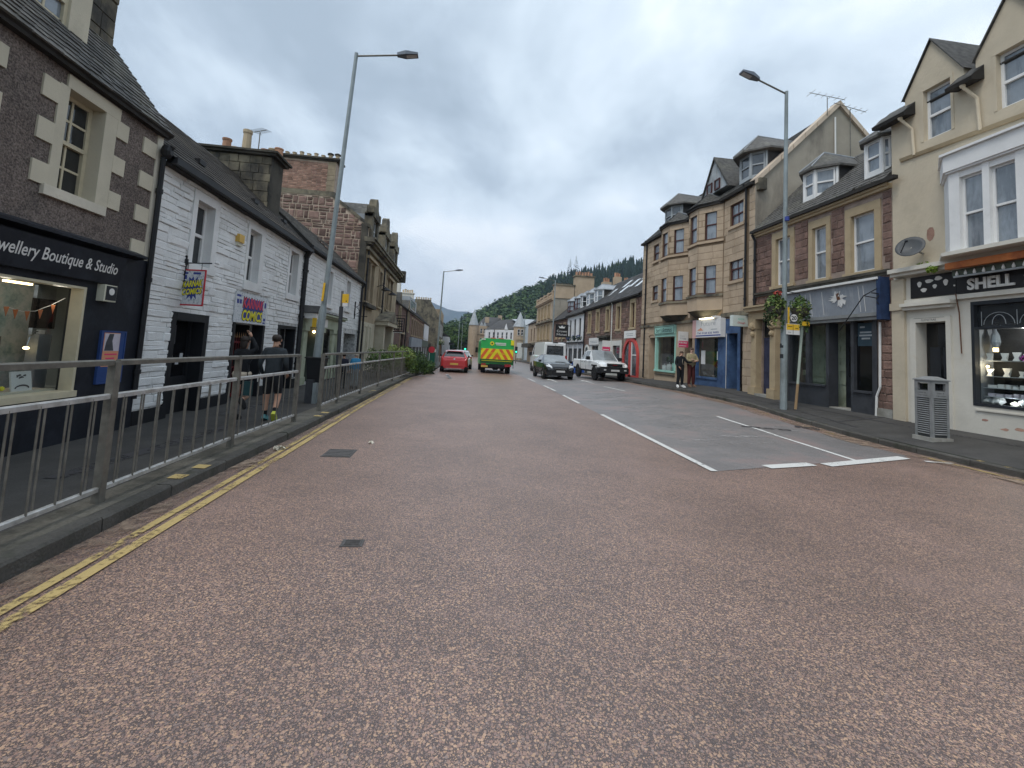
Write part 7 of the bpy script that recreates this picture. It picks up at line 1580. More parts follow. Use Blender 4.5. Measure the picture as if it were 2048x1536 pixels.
tw = [(5.8 + .8 * k, 6.15 + .8 * k, 3.9, 5.2) for k in range(6)]; wall(T, F88, 5.2, 10.9, -.2, 5.7, tw, MATS['pub_white'], .2)
for w in tw: window(T, F88, *w, MATS['white_frame'], MATS['pane_grey'], -.08)
b = MB(); b.add([F88(5.1, 5.7, .1), F88(10.9, 5.9, .1), (12.5, 92, 8.4), (8.6, 97, 8.2)], [(0, 1, 2, 3)]); b.build('roof', MATS['slate_dark'], T); drain(T, F88, 6.9, 0, 5.7, .06, .05, MATS['pipe_black'], swan=False)
b = MB(F88); b.prism([(8.7, 5.75), (9.3, 5.75), (9.0, 6.9)], -.6, .12, 'd'); b.build('gablet', MATS['pub_white'], T)
T = thing('turret_shop', 'tan corner turret with a wide grey pointed roof beside the white terrace', 'building', (10.8, 80, 0))
MB().lathe((10.8, 81, 0), [(1.1, 0), (1.1, 6.1)], n=8).build('turret', MATS['tan_smooth'], T); MB().lathe((10.8, 81, 6.05), [(1.25, 0), (.55, 1.5), (.03, 2.75)], n=8).build('turret_roof', MATS['zinc_grey'], T)
FT8 = FGx(79.95)
for u in (10.3, 10.9): window(T, FT8, u, u + .42, 4.5, 5.6, MATS['white_frame'], MATS['pane_dark'], .05)
MB(FT8).box(9.9, 11.7, 3.7, 3.9, 0, .1).build('band_course', MATS['yellow_dressing'], T); MB(FT8).box(10.3, 11.3, .4, 3.2, .02, .06).build('ground_window', MATS['pale_paint'], T)
b = MB(); b.add([(11.6, 80.6, 0), (13.9, 82, 0), (13.9, 82, 7.2), (11.6, 80.6, 6.2), (14.4, 92, 7.2), (11.6, 92, 6.2), (13.2, 82, 7.9)], [(0, 1, 2, 3), (2, 4, 5, 3)]); b.build('side_wing', MATS['pub_white'], T); b = MB(); b.add([(11.5, 80.5, 6.2), (14.0, 81.8, 7.6), (14, 92, 8.4), (10.5, 92, 8.2)], [(0, 1, 2, 3)]); b.build('wing_roof', MATS['zinc_grey'], T)

# ================================================================ HILLS, WOODS, TREES
def ridge(pts, x):
    return lerp_tab(pts, x)
HT = [(-160, 8), (-40, 10), (-10, 20), (12, 26), (23, 34), (50, 49), (78, 62), (99, 69), (122, 75), (165, 88), (240, 108), (360, 130), (520, 120)]
def hillz(x, y):
    t = max(0.0, min(1.0, (y - 170) / 230)); s = x * 400 / max(y, 150)
    return -1 + ridge(HT, s) * (t ** 1.25) * (y / 400 if y > 400 else 1)
hb = MB(); P = []; nx, ny = 70, 24
for j in range(ny + 1):
    y = 170 + 340 * j / ny
    for i in range(nx + 1):
        x = (-170 + 700 * i / nx); P.append((x, y, hillz(x, y)))
hb.add(P, [(j * (nx + 1) + i, j * (nx + 1) + i + 1, (j + 1) * (nx + 1) + i + 1, (j + 1) * (nx + 1) + i) for j in range(ny) for i in range(nx)])
hb.build('hill', MATS['hill_ground'], kind='structure', smooth=True, fix=False)
fr = random.Random(11); V = MB()
def conifer(x, y, z, h, mi):
    n = 5; V.tube((x, y, z), (x, y, z + h * .2), h * .02, n=4, m=2, caps=False)
    for k in range(5):
        z0 = z + h * (.10 + .18 * k); z1 = z0 + h * .30; r = h * .20 * (1 - k / 5.6) * fr.uniform(.8, 1.2); pts = []
        for i in range(n * 2): a = math.pi * i / n + k; rr_ = r * (1 if i % 2 == 0 else .55) * fr.uniform(.8, 1.2); pts.append((x + rr_ * math.cos(a), y + rr_ * math.sin(a), z0 - (h * .04 if i % 2 == 0 else 0)))
        V.add(pts + [(x, y, min(z1, z + h))], [(i, (i + 1) % (n * 2), n * 2) for i in range(n * 2)], mi)
def broadleaf(x, y, z, h, mi, nl=46):
    c = Vector((x, y, z + h * .6)); r = h * .42
    for k in range(nl):
        q = Vector((fr.gauss(0, 1), fr.gauss(0, 1), fr.gauss(0, 1))).normalized() * fr.uniform(.55, 1.0); p = c + Vector((q.x * r * .95, q.y * r * .95, q.z * r * 1.05))
        d = (q + Vector((fr.gauss(0, .4), fr.gauss(0, .4), .35 + fr.gauss(0, .3)))).normalized(); a = d.orthogonal().normalized(); a.rotate(Matrix.Rotation(fr.uniform(0, 6.3), 3, d)); b_ = d.cross(a); s = h * fr.uniform(.07, .15)
        V.add([tuple(p - a * s), tuple(p - b_ * s * .8), tuple(p + a * s), tuple(p + b_ * s * .8)], [(0, 1, 2, 3)], mi if fr.random() < .7 else fr.choice((0, 1, 3)))
cnt = 0
while cnt < 2300:
    y = 195 + 225 * fr.random() ** .8; x = (-60 + 300 * fr.random()) * y / 400 + (0 if y > 230 else 10)
    z = hillz(x, y); s = x * 400 / y; t = (y - 170) / 230
    if s < 5 and y > 330: continue
    con = fr.random() < (.05 if s < 75 else .40 if t < .6 else .97)
    if con: conifer(x, y, z - .5, fr.uniform(8, 14.5), 2)
    else: broadleaf(x, y, z - .5, fr.uniform(6.5, 11), fr.choice((0, 1, 0, 3)))
    cnt += 1
V.build('forest', [MATS['hill_a'], MATS['hill_b'], MATS['hill_c'], MATS['hill_d']], kind='stuff', fix=False)
def tall_conifer(x, y, h, lb):
    global V
    V = MB(); t = thing('conifer_tree', lb, 'tree', (x, y, hillz(x, y)), group='lone conifers on the ridge'); z = hillz(x, y)
    for k in range(90):
        f = k / 90; r = h * .17 * (1 - f) ** .8 * fr.uniform(.5, 1.2) + .2; a = fr.uniform(0, 6.28); zz = z + h * (.12 + .86 * f)
        V.add([(x, y, zz + .3), (x + r * math.cos(a - .22), y + r * math.sin(a - .22), zz - .1), (x + r * 1.15 * math.cos(a), y + r * 1.15 * math.sin(a), zz - .35), (x + r * math.cos(a + .22), y + r * math.sin(a + .22), zz - .1)], [(0, 1, 2, 3)])
    V.build('crown', MATS['hill_c'], t, fix=False); MB().tube((x, y, z - 1), (x, y, z + h), .22, .04, n=5).build('trunk', MATS['bark'], t)
tall_conifer(95.5, 395, 23, 'taller of two lone conifers on the ridge above the tan chimney'); tall_conifer(101, 395, 25, 'thin lone conifer on the ridge right of the taller one')
def tree(x, y, h, r, m, lb, sd):
    t = thing('broadleaf_tree', lb, 'tree', (x, y, 0), group='trees at the end of the street'); b = MB(); b.tube((x, y, -.3), (x, y, h * .45), .3, .18, n=7)
    rr_ = random.Random(sd); parts = []
    for k in range(5): a = k * 1.3 + sd; b.tube((x, y, h * .35), (x + r * .5 * math.cos(a), y + r * .5 * math.sin(a), h * .65), .12, .05, n=5)
    b.build('trunk', MATS['bark'], t)
    for k in range(9): a = rr_.uniform(0, 6.28); q = rr_.uniform(.1, .7) * r; parts.append(((x + q * math.cos(a), y + q * math.sin(a), h * rr_.uniform(.32, .82)), (r * .5, r * .5, h * .19), 130, .42, rr_.choice((0, 0, 1, 2)), sd * 20 + k))
    leaf_mesh('crown', [MATS[m], MATS['hill_b'], MATS['hill_c']], t, parts)
for k, (x, y, h, r, m, lb) in enumerate(((-9, 150, 13, 6, 'hill_b', 'mid green tree behind the far left shop roofs'), (-3.5, 165, 12, 5, 'hill_a', 'dark green tree left of the far lamp columns'), (1.2, 150, 9.5, 4.5, 'hill_d', 'lighter green tree behind the far lamp columns'), (4.5, 175, 13.5, 5.5, 'hill_c', 'dark tree just left of the slim turret'), (-1.5, 128, 6.5, 3.2, 'hill_b', 'low bushy tree above the red car roof'), (2.8, 128, 6.2, 2.8, 'hill_a', 'low dark tree beside the turret house base'), (11, 150, 13, 6, 'hill_a', 'dark tree rising behind the turret house roof'), (20, 160, 16, 7, 'hill_b', 'tall green tree behind the white terrace roof'), (31, 170, 18, 8, 'hill_a', 'wide green tree behind the tan bank chimneys'))):
    tree(x, y, h, r, m, lb, k + 3)
MP = [(-2600, 330), (-900, 345), (-420, 318), (-311, 312), (-192, 304), (-138, 276), (-44, 246), (18, 255), (77, 248), (150, 225), (330, 190), (700, 140), (1500, 90)]
b = MB(); P = []; xs_ = [-2600 + 60 * k for k in range(70)]; mr = random.Random(3)
for j in range(8):
    for x in xs_: P.append((x, 2300 + 100 * j, -5 + (lerp_tab(MP, x) + mr.uniform(-3, 3)) * (j / 7) ** .8))
b.add(P, [(j * 70 + i, j * 70 + i + 1, (j + 1) * 70 + i + 1, (j + 1) * 70 + i) for j in range(7) for i in range(69)]); b.build('mountain', MATS['mountain'], kind='structure', smooth=True, fix=False)

# ================================================================ STREET FURNITURE
def lamp_post(label, x, y, z0, h, dirx, arm, base_h=1.5, lean=(0, 0), tilt=.1, det=True, rise=.12):
    t = thing('street_lamp', label, 'street lamp', (x, y, z0), group='grey street lamps along the street'); tx, ty = x + lean[0], y + lean[1]
    b = MB(); f = base_h / h; mx, my = x + lean[0] * f, y + lean[1] * f
    b.tube((x, y, z0), (mx, my, z0 + base_h), .095, n=12); b.tube((mx, my, z0 + base_h), (mx + lean[0] * .03, my, z0 + base_h + .18), .095, .068, n=12); b.tube((mx + lean[0] * .03, my, z0 + base_h + .18), (tx, ty, z0 + h), .068, .048, n=12); b.build('column', MATS['lamp_grey'], t, smooth=False)
    e = Vector((tx + dirx * arm, ty, z0 + h + rise)); MB().tube((tx, ty, z0 + h - .06), e, .024, n=8).build('arm', MATS['galv'], t)
    b = MB(); L = .52; w = .12
    P = [(e.x - dirx * .05, e.y + s * w * .5, e.z + q) for s in (-1, 1) for q in (-.03, .04)] + [(e.x + dirx * L * .35, e.y + s * w, e.z + q + rise * .3) for s in (-1, 1) for q in (-.05, .06)] + [(e.x + dirx * L, e.y + s * w * .85, e.z + q + rise * .6) for s in (-1, 1) for q in (-.03, .02)]
    b.add(P, [(0, 1, 3, 2), (8, 10, 11, 9)] + [f_ for k in (0, 4) for f_ in ((k, k + 4, k + 5, k + 1), (k + 2, k + 3, k + 7, k + 6), (k, k + 2, k + 6, k + 4), (k + 1, k + 5, k + 7, k + 3))]); hd = b.build('lamp_head', MATS['lamp_head'], t)
    b = MB(); b.add([(e.x + dirx * L * q, e.y + s * w * .6, e.z + rise * (.3 if q < .5 else .58) - (.056 if q < .5 else .037)) for q in (.4, .94) for s in (-1, 1)], [(0, 1, 3, 2)]); b.build('lens', MATS['lens'], hd, fix=False)
    if det: MB().tube((tx, ty, z0 + h), (tx, ty, z0 + h + .02), .05, n=10).build('cap', MATS['lamp_grey'], t); MB().tube((e.x + dirx * .25, e.y, e.z + .09), (e.x + dirx * .25, e.y, e.z + .16), .03, n=8).build('photocell', MATS['shop_black'], hd)
    return t
LL = lamp_post('tall grey street lamp by the railing gap on the left pavement', -3.66, 12.2, .05, 9.5, 1, 1.15, 2.3, lean=(.33, .1))
LR = lamp_post('tall grey street lamp with two flower baskets on the right pavement', 9.3, 12.0, .38, 9.45, -1, .95, 2.3, lean=(.0, -.05), rise=.28)
lamp_post('street lamp rising beyond the green shrub on the left', -1.62, 35, .05, 7.45, 1, .95, 1.5, lean=(.1, 0), det=False)
lamp_post('street lamp in front of the white pub on the right', 9.42, 45, .05, 9.05, -1, 1.2, 1.5, det=False)
lamp_post('far street lamp left of the slim turret', -.1, 75, 0, 6.6, 1, .7, 1.3, det=False); lamp_post('far thinner street lamp just right of the other far lamp', .55, 95, 0, 6.8, 1, .5, 1.3, det=False); lamp_post('far street lamp in front of the wide turret', 11.2, 78, 0, 8.4, -1, .9, 1.3, det=False)
b = MB()
for z, r in ((1.75, .10), (1.45, .10)): b.tube((9.3, 12, .38 + z), (9.3, 12, .38 + z + .12), r, n=12)
b.build('black_band', MATS['shop_black'], LR); b = MB(); b.tube((9.3, 11.9, 5.85), (9.3, 11.9, 5.97), .062, n=10); b.build('blue_tape', MATS['comic_blue'], LR)
for k, (dx, lb) in enumerate(((-.36, 'trailing flower basket left of the right lamp post with a red bloom on top'), (.42, 'trailing flower basket right of the right lamp post with no bloom'))):
    x = 9.38 + dx; t = thing('hanging_basket', lb, 'flower basket', (x, 12, 3.1), group='flower baskets on the right lamp post'); b = MB(); b.tube((9.36, 12, 3.78), (x, 12, 3.74), .012, n=5); b.tube((x, 12, 3.74), (x, 12, 3.3), .008, n=5); b.build('bracket', MATS['pipe_black'], t); MB().lathe((x, 12, 3.0), [(.06, 0), (.2, .12), (.25, .3)], n=12).build('bowl', MATS['grime'], t)
    leaf_mesh('leaves', [MATS['leaf_a'], MATS['leaf_b'], MATS['leaf_c'], MATS['leaf_y']], t, [((x, 12, 3.38), (.29, .29, .26), 330, .042, 0, k), ((x, 12, 3.30), (.31, .31, .25), 200, .042, 3, k + 5), ((x + (.12 if k else -.16), 12, 3.04), (.16, .2, .36), 170, .042, 2, k + 9), ((x, 12, 3.55), (.15, .15, .14), 90, .045, 1, k + 13), ((x - .12, 11.85, 2.98), (.08, .08, .3), 60, .04, 3, k + 17), ((x + .14, 11.9, 2.9), (.07, .07, .34), 60, .038, 0, k + 21)])
    if k == 0: leaf_mesh('flowers', [MATS['flower_red']], t, [((x + .0, 11.9, 3.70), (.12, .1, .07), 50, .035, 0, 3)])
F12 = FGx(11.88)
SG = thing('speed_sign', 'round 20 speed limit repeater on the right lamp post', 'sign', (9.47, 11.86, 3.0)); MB(F12).tube((9.50, 3.0, 0), (9.50, 3.0, .02), .125, n=24).build('ring', MATS['shop_black'], SG); MB(F12).tube((9.50, 3.0, .02), (9.50, 3.0, .024), .108, n=24).build('face', MATS['sign_white'], SG); put_text('n20', SG, F12, 9.42, 9.58, 2.94, 3.06, .026, MATS['ink'])
SG = thing('loading_sign', 'yellow and white loading plate below the round 20 sign', 'sign', (9.47, 11.86, 2.6)); b = MB(F12); b.box(9.27, 9.69, 2.52, 2.83, 0, .012); b.build('plate', MATS['sign_white'], SG); MB(F12).box(9.28, 9.68, 2.65, 2.82, .012, .015).build('yellow_panel', MATS['sign_yellow'], SG); b = MB(F12); b.box(9.475, 9.485, 2.53, 2.82, .015, .017); b.box(9.32, 9.45, 2.74, 2.755, .015, .017); b.box(9.55, 9.64, 2.70, 2.715, .015, .017); b.box(9.32, 9.42, 2.58, 2.59, .012, .015); b.build('print', MATS['ink'], SG); MB(F12).box(9.33, 9.38, 2.83, 3.3, -.02, 0).build('bracket', MATS['sign_yellow'], SG)
t = thing('sign_post', 'leaning timber and green post with a small yellow plate beside the right lamp', 'sign post', (9.68, 12, .4)); MB().tube((9.67, 12.0, .38), (9.74, 12.0, 1.12), .036, n=8).build('timber_foot', MATS['timber_post'], t); MB().tube((9.74, 12.0, 1.12), (9.88, 12.0, 2.86), .036, n=8).build('post', MATS['post_green'], t); MB(F12).box(9.77, 10.0, 2.80, 2.92, .0, .012).build('plate', MATS['sign_yellow'], t)
t = thing('litter_bin', 'grey square litter bin with louvred sides on the right pavement', 'litter bin', (9.5, 8.1, .3), rz=rad(-4)); w = .165
MB().box(-.215, .215, -.215, .215, -.02, .07).build('base', MATS['concrete'], t)
MB().box(-w, w, -w, w, .07, 1.0).build('body', MATS['bin_dark'], t)
for s in range(4):
    a = math.pi / 2 * s; Fb = (lambda a: lambda u, v, d: (u * math.cos(a) - (-(w + d)) * math.sin(a), u * math.sin(a) + (-(w + d)) * math.cos(a), v))(a)
    for k in range(17): MB(Fb).add([(-.125, .12 + .042 * k, .004), (.125, .12 + .042 * k, .004), (.125, .135 + .042 * k, .022), (-.125, .135 + .042 * k, .022), (-.125, .15 + .042 * k, .004), (.125, .15 + .042 * k, .004)], [(0, 1, 2, 3), (3, 2, 5, 4)]).build('louvre', MATS['bin_grey'], t)
    b = MB(Fb); b.box(-.165, .165, .84, .98, .0, .024); b.build('top_panel', MATS['bin_grey'], t); put_text('litter', t, Fb, -.07, .07, .925, .955, .026, MATS['bin_dark']); put_text('cig', t, Fb, -.1, .1, .87, .90, .026, MATS['bin_dark'])
    b = MB(Fb); b.box(-.165, -.11, .98, 1.18, -.04, .02); b.box(.11, .165, .98, 1.18, -.04, .02); b.box(-.11, .11, 1.13, 1.18, -.04, .02); b.build('aperture_frame', MATS['bin_grey'], t)
for sx in (-1, 1):
    for sy in (-1, 1): MB().box(sx * .155 - .025, sx * .155 + .025, sy * .155 - .025, sy * .155 + .025, .07, 1.18).build('corner_post', MATS['bin_grey'], t)
MB().box(-.13, .13, -.13, .13, 1.0, 1.12).build('liner', MATS['pane_black'], t)
b = MB(); b.add([(-.2, -.2, 1.18), (.2, -.2, 1.18), (.2, .2, 1.18), (-.2, .2, 1.18), (-.2, -.2, 1.2), (.2, -.2, 1.2), (.2, .2, 1.2), (-.2, .2, 1.2), (-.07, -.07, 1.265), (.07, -.07, 1.265), (.07, .07, 1.265), (-.07, .07, 1.265)], [(0, 3, 2, 1), (0, 1, 5, 4), (1, 2, 6, 5), (2, 3, 7, 6), (3, 0, 4, 7), (4, 5, 9, 8), (5, 6, 10, 9), (6, 7, 11, 10), (7, 4, 8, 11), (8, 9, 10, 11)]); b.build('lid', MATS['bin_grey'], t)
t = thing('litter_bin', 'black litter bin strapped to the left lamp post behind the railing gap', 'litter bin', (-3.5, 12, .05)); b = MB(); b.add([(x, y, z) for z, s in ((.5, .15), (1.14, .21)) for x, y in ((-3.54 - s, 12 - s), (-3.54 + s, 12 - s), (-3.54 + s, 12 + s), (-3.54 - s, 12 + s))], [(0, 1, 2, 3), (4, 5, 6, 7), (0, 1, 5, 4), (1, 2, 6, 5), (2, 3, 7, 6), (3, 0, 4, 7)]); b.build('body', MATS['bin_black'], t); MB().box(-3.78, -3.30, 11.77, 12.24, 1.14, 1.17).build('rim', MATS['bin_black'], t)
t = thing('control_pillar', 'narrow dark utility pillar standing below the black bin', 'pillar', (-3.62, 11.7, .05)); MB().box(-3.66, -3.50, 11.65, 11.85, .0, .62).build('case', MATS['shop_charcoal'], t); MB().box(-3.49, -3.40, 11.65, 11.8, .0, .55).build('panel', MATS['lamp_grey'], t)
t = thing('sign_post', 'dark sign post with a yellow loading plate behind the far railing', 'sign post', (-3.5, 14, .05)); b = MB(); b.tube((-3.52, 14, .05), (-3.58, 14, 2.65), .06, n=8); b.build('sleeve', MATS['shop_charcoal'], t); MB().tube((-3.58, 14, 2.65), (-3.58, 14, 3.12), .035, n=8).build('post', MATS['galv'], t); a_ = rad(-12); FY = lambda u, v, d: (-3.55 + u * math.cos(a_), 13.93 + u * math.sin(a_) - d, v); MB(FY).box(0, .2, 2.76, 3.03, 0, .012).build('plate', MATS['sign_yellow'], t); MB(FY).box(.02, .18, 2.66, 2.755, 0, .012).build('lower_plate', MATS['sign_white'], t); MB(FY).box(.11, .15, 2.80, 2.83, .012, .015).build('print', MATS['ink'], t)
b = MB(); b.add([(-3.62, 12.13, 2.62), (-3.56, 12.10, 2.62), (-3.54, 12.1, 3.1), (-3.60, 12.13, 3.1), (-3.62, 12.14, 2.62), (-3.56, 12.11, 2.62), (-3.54, 12.11, 3.1), (-3.60, 12.14, 3.1)], [(0, 1, 2, 3), (4, 5, 6, 7), (0, 1, 5, 4), (1, 2, 6, 5), (2, 3, 7, 6), (3, 0, 4, 7)]); t = thing('loading_sign', 'edge-on yellow plate strapped to the left lamp post', 'sign', (-3.6, 12.1, 2.6)); b.build('plate', MATS['sign_yellow'], t)
t = thing('loading_sign', 'small orange plate hung beside the green shop lantern', 'sign', (-4.6, 15.2, 2)); MB().box(-4.75, -4.62, 15.2, 15.22, 2.02, 2.32).build('plate', MATS['sign_yellow'], t)
for k, (x, y, rx, ry, rz, n, lb, ms) in enumerate(((-2.75, 22.6, .75, 1.1, .62, 900, 'bright yellow-green shrub spilling over the end of the left railing', ('leaf_b', 'leaf_y', 'leaf_a')), (-2.15, 24.9, .55, .9, .62, 800, 'dark green leafy shrub at the road edge beyond the left railing', ('leaf_a', 'leaf_c', 'leaf_b')), (-3.6, 21.5, .6, 1.2, .5, 500, 'loose shrub behind the far railing in front of the bank', ('leaf_a', 'leaf_b', 'leaf_c')), (-1.75, 27.4, .45, 1.2, .4, 500, 'low dark planting near the parked red car', ('leaf_c', 'leaf_a', 'leaf_b')))):
    t = thing('shrub', lb, 'shrub', (x, y, .12), group='shrubs in the kerb bed'); z = (.95, .72, .85, .38)[k]
    leaf_mesh('foliage', [MATS[m] for m in ms], t, [((x, y, z), (rx, ry, rz), n, .055, 0, k), ((x + .15, y - .3, z + .1), (rx * .8, ry * .7, rz * .8), n // 2, .055, 1, k + 6), ((x - .1, y, z - .2), (rx, ry, rz * .8), n // 2, .055, 2, k + 12), ((x + rx * .7, y - .2, z - .2), (rx * .4, .4, rz * .8), n // 5, .05, 0, k + 20), ((x - rx * .5, y - .4, z + rz * .75), (rx * .35, .4, rz * .4), n // 6, .05, 1, k + 30)])
    b = MB()
    for j in range(7): b.tube((x + RU(-.1, .1), y + RU(-.2, .2), .1), (x + RU(-rx, rx) * .6, y + RU(-ry, ry) * .6, z + rz * .5), .012, .005, n=4)
    b.build('stems', MATS['bark'], t)
t = thing('stop_sign', 'round red sign board on a green stand outside a left shop', 'sign', (-2.0, 35, .1)); F35 = FGx(35); MB(F35).tube((-2.02, 1.38, 0), (-2.02, 1.38, .03), .24, n=20).build('disc', MATS['sign_red'], t); MB(F35).box(-2.3, -1.75, .1, 1.14, -.3, 0).build('stand', M('stand_green', (.015, .11, .07), .5, .1), t); b = MB(F35); b.box(-2.2, -2.16, .3, 1.1, 0, .02); b.build('strip', MATS['sign_white'], t); MB(F35).box(-1.8, -1.6, 1.2, 1.42, -.02, .0).build('side_board', MATS['paper'], t)
t = thing('plant_tub', 'flower tub on a tall stand beyond the red round sign', 'planter', (-1.9, 48, 0)); MB().tube((-1.9, 48, 0), (-1.9, 48, 1.9), .05, n=6).build('stand', MATS['rust'], t); leaf_mesh('flowers', [MATS['leaf_a'], MATS['litter_paper']], t, [((-1.9, 48, 2.1), (.45, .45, .3), 120, .09, 0, 3), ((-1.9, 48, 2.2), (.42, .42, .25), 70, .07, 1, 4)])
for k, (x, y, lb) in enumerate(((.88, 60, 'green traffic light left of the ambulance'), (7.68, 60, 'green traffic light right of the ambulance'))):
    t = thing('traffic_light', lb, 'traffic light', (x, y, 0)); MB().tube((x, y, 0), (x, y, 1.4), .06, n=6).build('post', MATS['galv'], t); MB().box(x - .17, x + .17, y - .1, y + .1, 1.35, 2.25).build('head', MATS['shop_black'], t); MB().tube((x, y - .1, 1.55), (x, y - .14, 1.55), .11, n=12).build('green_lens', MATS['green_light'], t)
t = thing('cloth_stall', 'blue plastic sheeting heap against the pub wall behind the black car', 'sheeting', (9.9, 38, .1)); bm_ = MB(); bm_.add([(9.3, 37, .1), (10.6, 37, .1), (10.6, 38.5, .1), (9.3, 38.5, .1), (9.4, 37.1, 1.0), (10.5, 37.1, 1.15), (10.5, 38.4, 1.1), (9.4, 38.4, .95)], [(0, 3, 2, 1), (0, 1, 5, 4), (1, 2, 6, 5), (2, 3, 7, 6), (3, 0, 4, 7), (4, 5, 6, 7)]); bm_.build('sheet', MATS['blue_tarp'], t)
t = thing('cafe_board', 'small red pavement board outside the tan bank', 'sign', (9.6, 56, .1)); MB().box(9.2, 9.8, 56, 56.1, .1, 1.2).build('board', MATS['arch_red'], t)
# ================================================================ VEHICLES
def wheel(t, x, y, r, wd, rim='rim', sx=1):
    b = MB(); n = 20
    for i, (q, rr_) in enumerate(((0, r * .62), (0, r * .96), (wd * .15, r), (wd * .85, r), (wd, r * .96), (wd, r * .62))):
        for k in range(n): a = 2 * math.pi * k / n; b.v.append((x - sx * q, y + rr_ * math.cos(a), r + rr_ * math.sin(a)))
    for i in range(5):
        for k in range(n): b.f.append([i * n + k, i * n + (k + 1) % n, (i + 1) * n + (k + 1) % n, (i + 1) * n + k]); b.mi.append(0)
    w = b.build('wheel', MATS['tyre'], t, smooth=False)
    b = MB(); b.tube((x - sx * .03, y, r), (x - sx * .05, y, r), r * .63, n=16)
    for k in range(5): a = 2 * math.pi * k / 5 + .3; b.add([(x - sx * q, y + r * (c * math.cos(a) - s * .11 * math.sin(a)), r + r * (c * math.sin(a) + s * .11 * math.cos(a))) for q in (.03, .01) for c, s in ((.1, -1), (.62, -1), (.62, 1), (.1, 1))], [(0, 1, 2, 3), (4, 5, 6, 7), (0, 1, 5, 4), (2, 3, 7, 6)])
    b.tube((x, y, r), (x - sx * .05, y, r), r * .16, n=10); b.build('rim', MATS[rim], w)
    return w
def car(name, label, cat, loc, rz, st, paint, glass, cab, ws, rw, wheels, wr, rim='rim', group='cars in the street', lower=None, sidewin=True, split=None):
    """st: stations rear to front (y, half width, bottom, belt, top, half roof). cab: station range with side glass."""
    t = thing(name, label, cat, loc, group, rz=rz or 1e-6)
    prof = lambda s: [(s[1] * .9, s[2]), (s[1] * .985, s[2] + .12), (s[1], s[2] + (s[3] - s[2]) * .55), (s[1] * .985, s[3] - .03), (s[1] * .94, s[3] + .015), (s[5] + .035, s[4] - .045), (s[5] * .66, s[4] - .006), (0, s[4])]
    N = 8; P = []
    for s in st:
        q = prof(s); P += [(x, s[0], z) for x, z in q] + [(-x, s[0], z) for x, z in q[-2::-1]]
    M_ = 2 * N - 1; faces = {'body': [], 'lower': [], 'windscreen': [], 'rear_window': [], 'sl': {}, 'sr': {}}
    for i in range(len(st) - 1):
        for j in range(M_ - 1):
            f = (i * M_ + j, i * M_ + j + 1, (i + 1) * M_ + j + 1, (i + 1) * M_ + j); jj = j if j < N - 1 else M_ - 2 - j
            if i == ws and jj in (5, 6): faces['windscreen'].append(f)
            elif rw is not None and i == rw and jj in (5, 6): faces['rear_window'].append(f)
            elif cab[0] <= i < cab[1] and jj == 4 and sidewin: faces['sr' if j < N - 1 else 'sl'].setdefault(i, []).append(f)
            elif jj == 0 and lower: faces['lower'].append(f)
            else: faces['body'].append(f)
    faces['body'] += [tuple(range(M_)), tuple((len(st) - 1) * M_ + k for k in range(M_))]
    def sub(nm, fs, m, off=0.0):
        idx = sorted({k for f in fs for k in f}); mp = {k: n_ for n_, k in enumerate(idx)}
        MB().add([P[k] for k in idx], [tuple(mp[k] for k in f) for f in fs]).build(nm, m, t, smooth=False)
    body = None
    sub('body', faces['body'], paint)
    if faces['lower']: sub('sill', faces['lower'], MATS['trim_black'])
    sub('windscreen', faces['windscreen'], glass)
    if faces['rear_window']: sub('rear_window', faces['rear_window'], glass)
    for sd in ('sl', 'sr'):
        for i, fs in faces[sd].items():
            q = [P[k] for k in fs[0]]; c = sum((Vector(p) for p in q), Vector()) / 4; sgn = 1 if c.x > 0 else -1
            ins = [tuple(c + (Vector(p) - c) * .88 + Vector((sgn * .006, 0, 0))) for p in q]
            sub('door_frame', fs, paint); MB().add(ins, [(0, 1, 2, 3)]).build('side_window', glass, t, fix=False)
    for wy in wheels:
        for sx in (-1, 1):
            k = min(range(len(st)), key=lambda i: abs(st[i][0] - wy)); hw = max(s[1] for s in st)
            MB().tube((sx * (hw - .16), wy, wr), (sx * (hw + .002), wy, wr), wr * 1.17, n=20).build('wheel_arch', MATS['trim_black'], t); wheel(t, sx * (hw + .018), wy, wr, .21, rim, sx)
    return t
def bx(t, nm, m, *a): return MB().box(*a).build(nm, MATS[m] if isinstance(m, str) else m, t)
def both(t, nm, m, x0, x1, *a):
    for s in (-1, 1): MB().box(min(s * x0, s * x1), max(s * x0, s * x1), *a).build(nm, MATS[m], t)
hatch = [(-2.16, .72, .28, .78, .80, .6), (-2.10, .84, .28, .93, .96, .68), (-1.93, .89, .2, 1.0, 1.04, .66), (-1.45, .91, .19, 1.0, 1.38, .57), (-.6, .91, .19, .98, 1.465, .6), (.35, .91, .19, .96, 1.43, .57), (1.15, .91, .19, .96, .99, .76), (1.72, .88, .19, .86, .90, .7), (2.06, .78, .2, .72, .75, .58), (2.16, .62, .24, .60, .61, .48)]
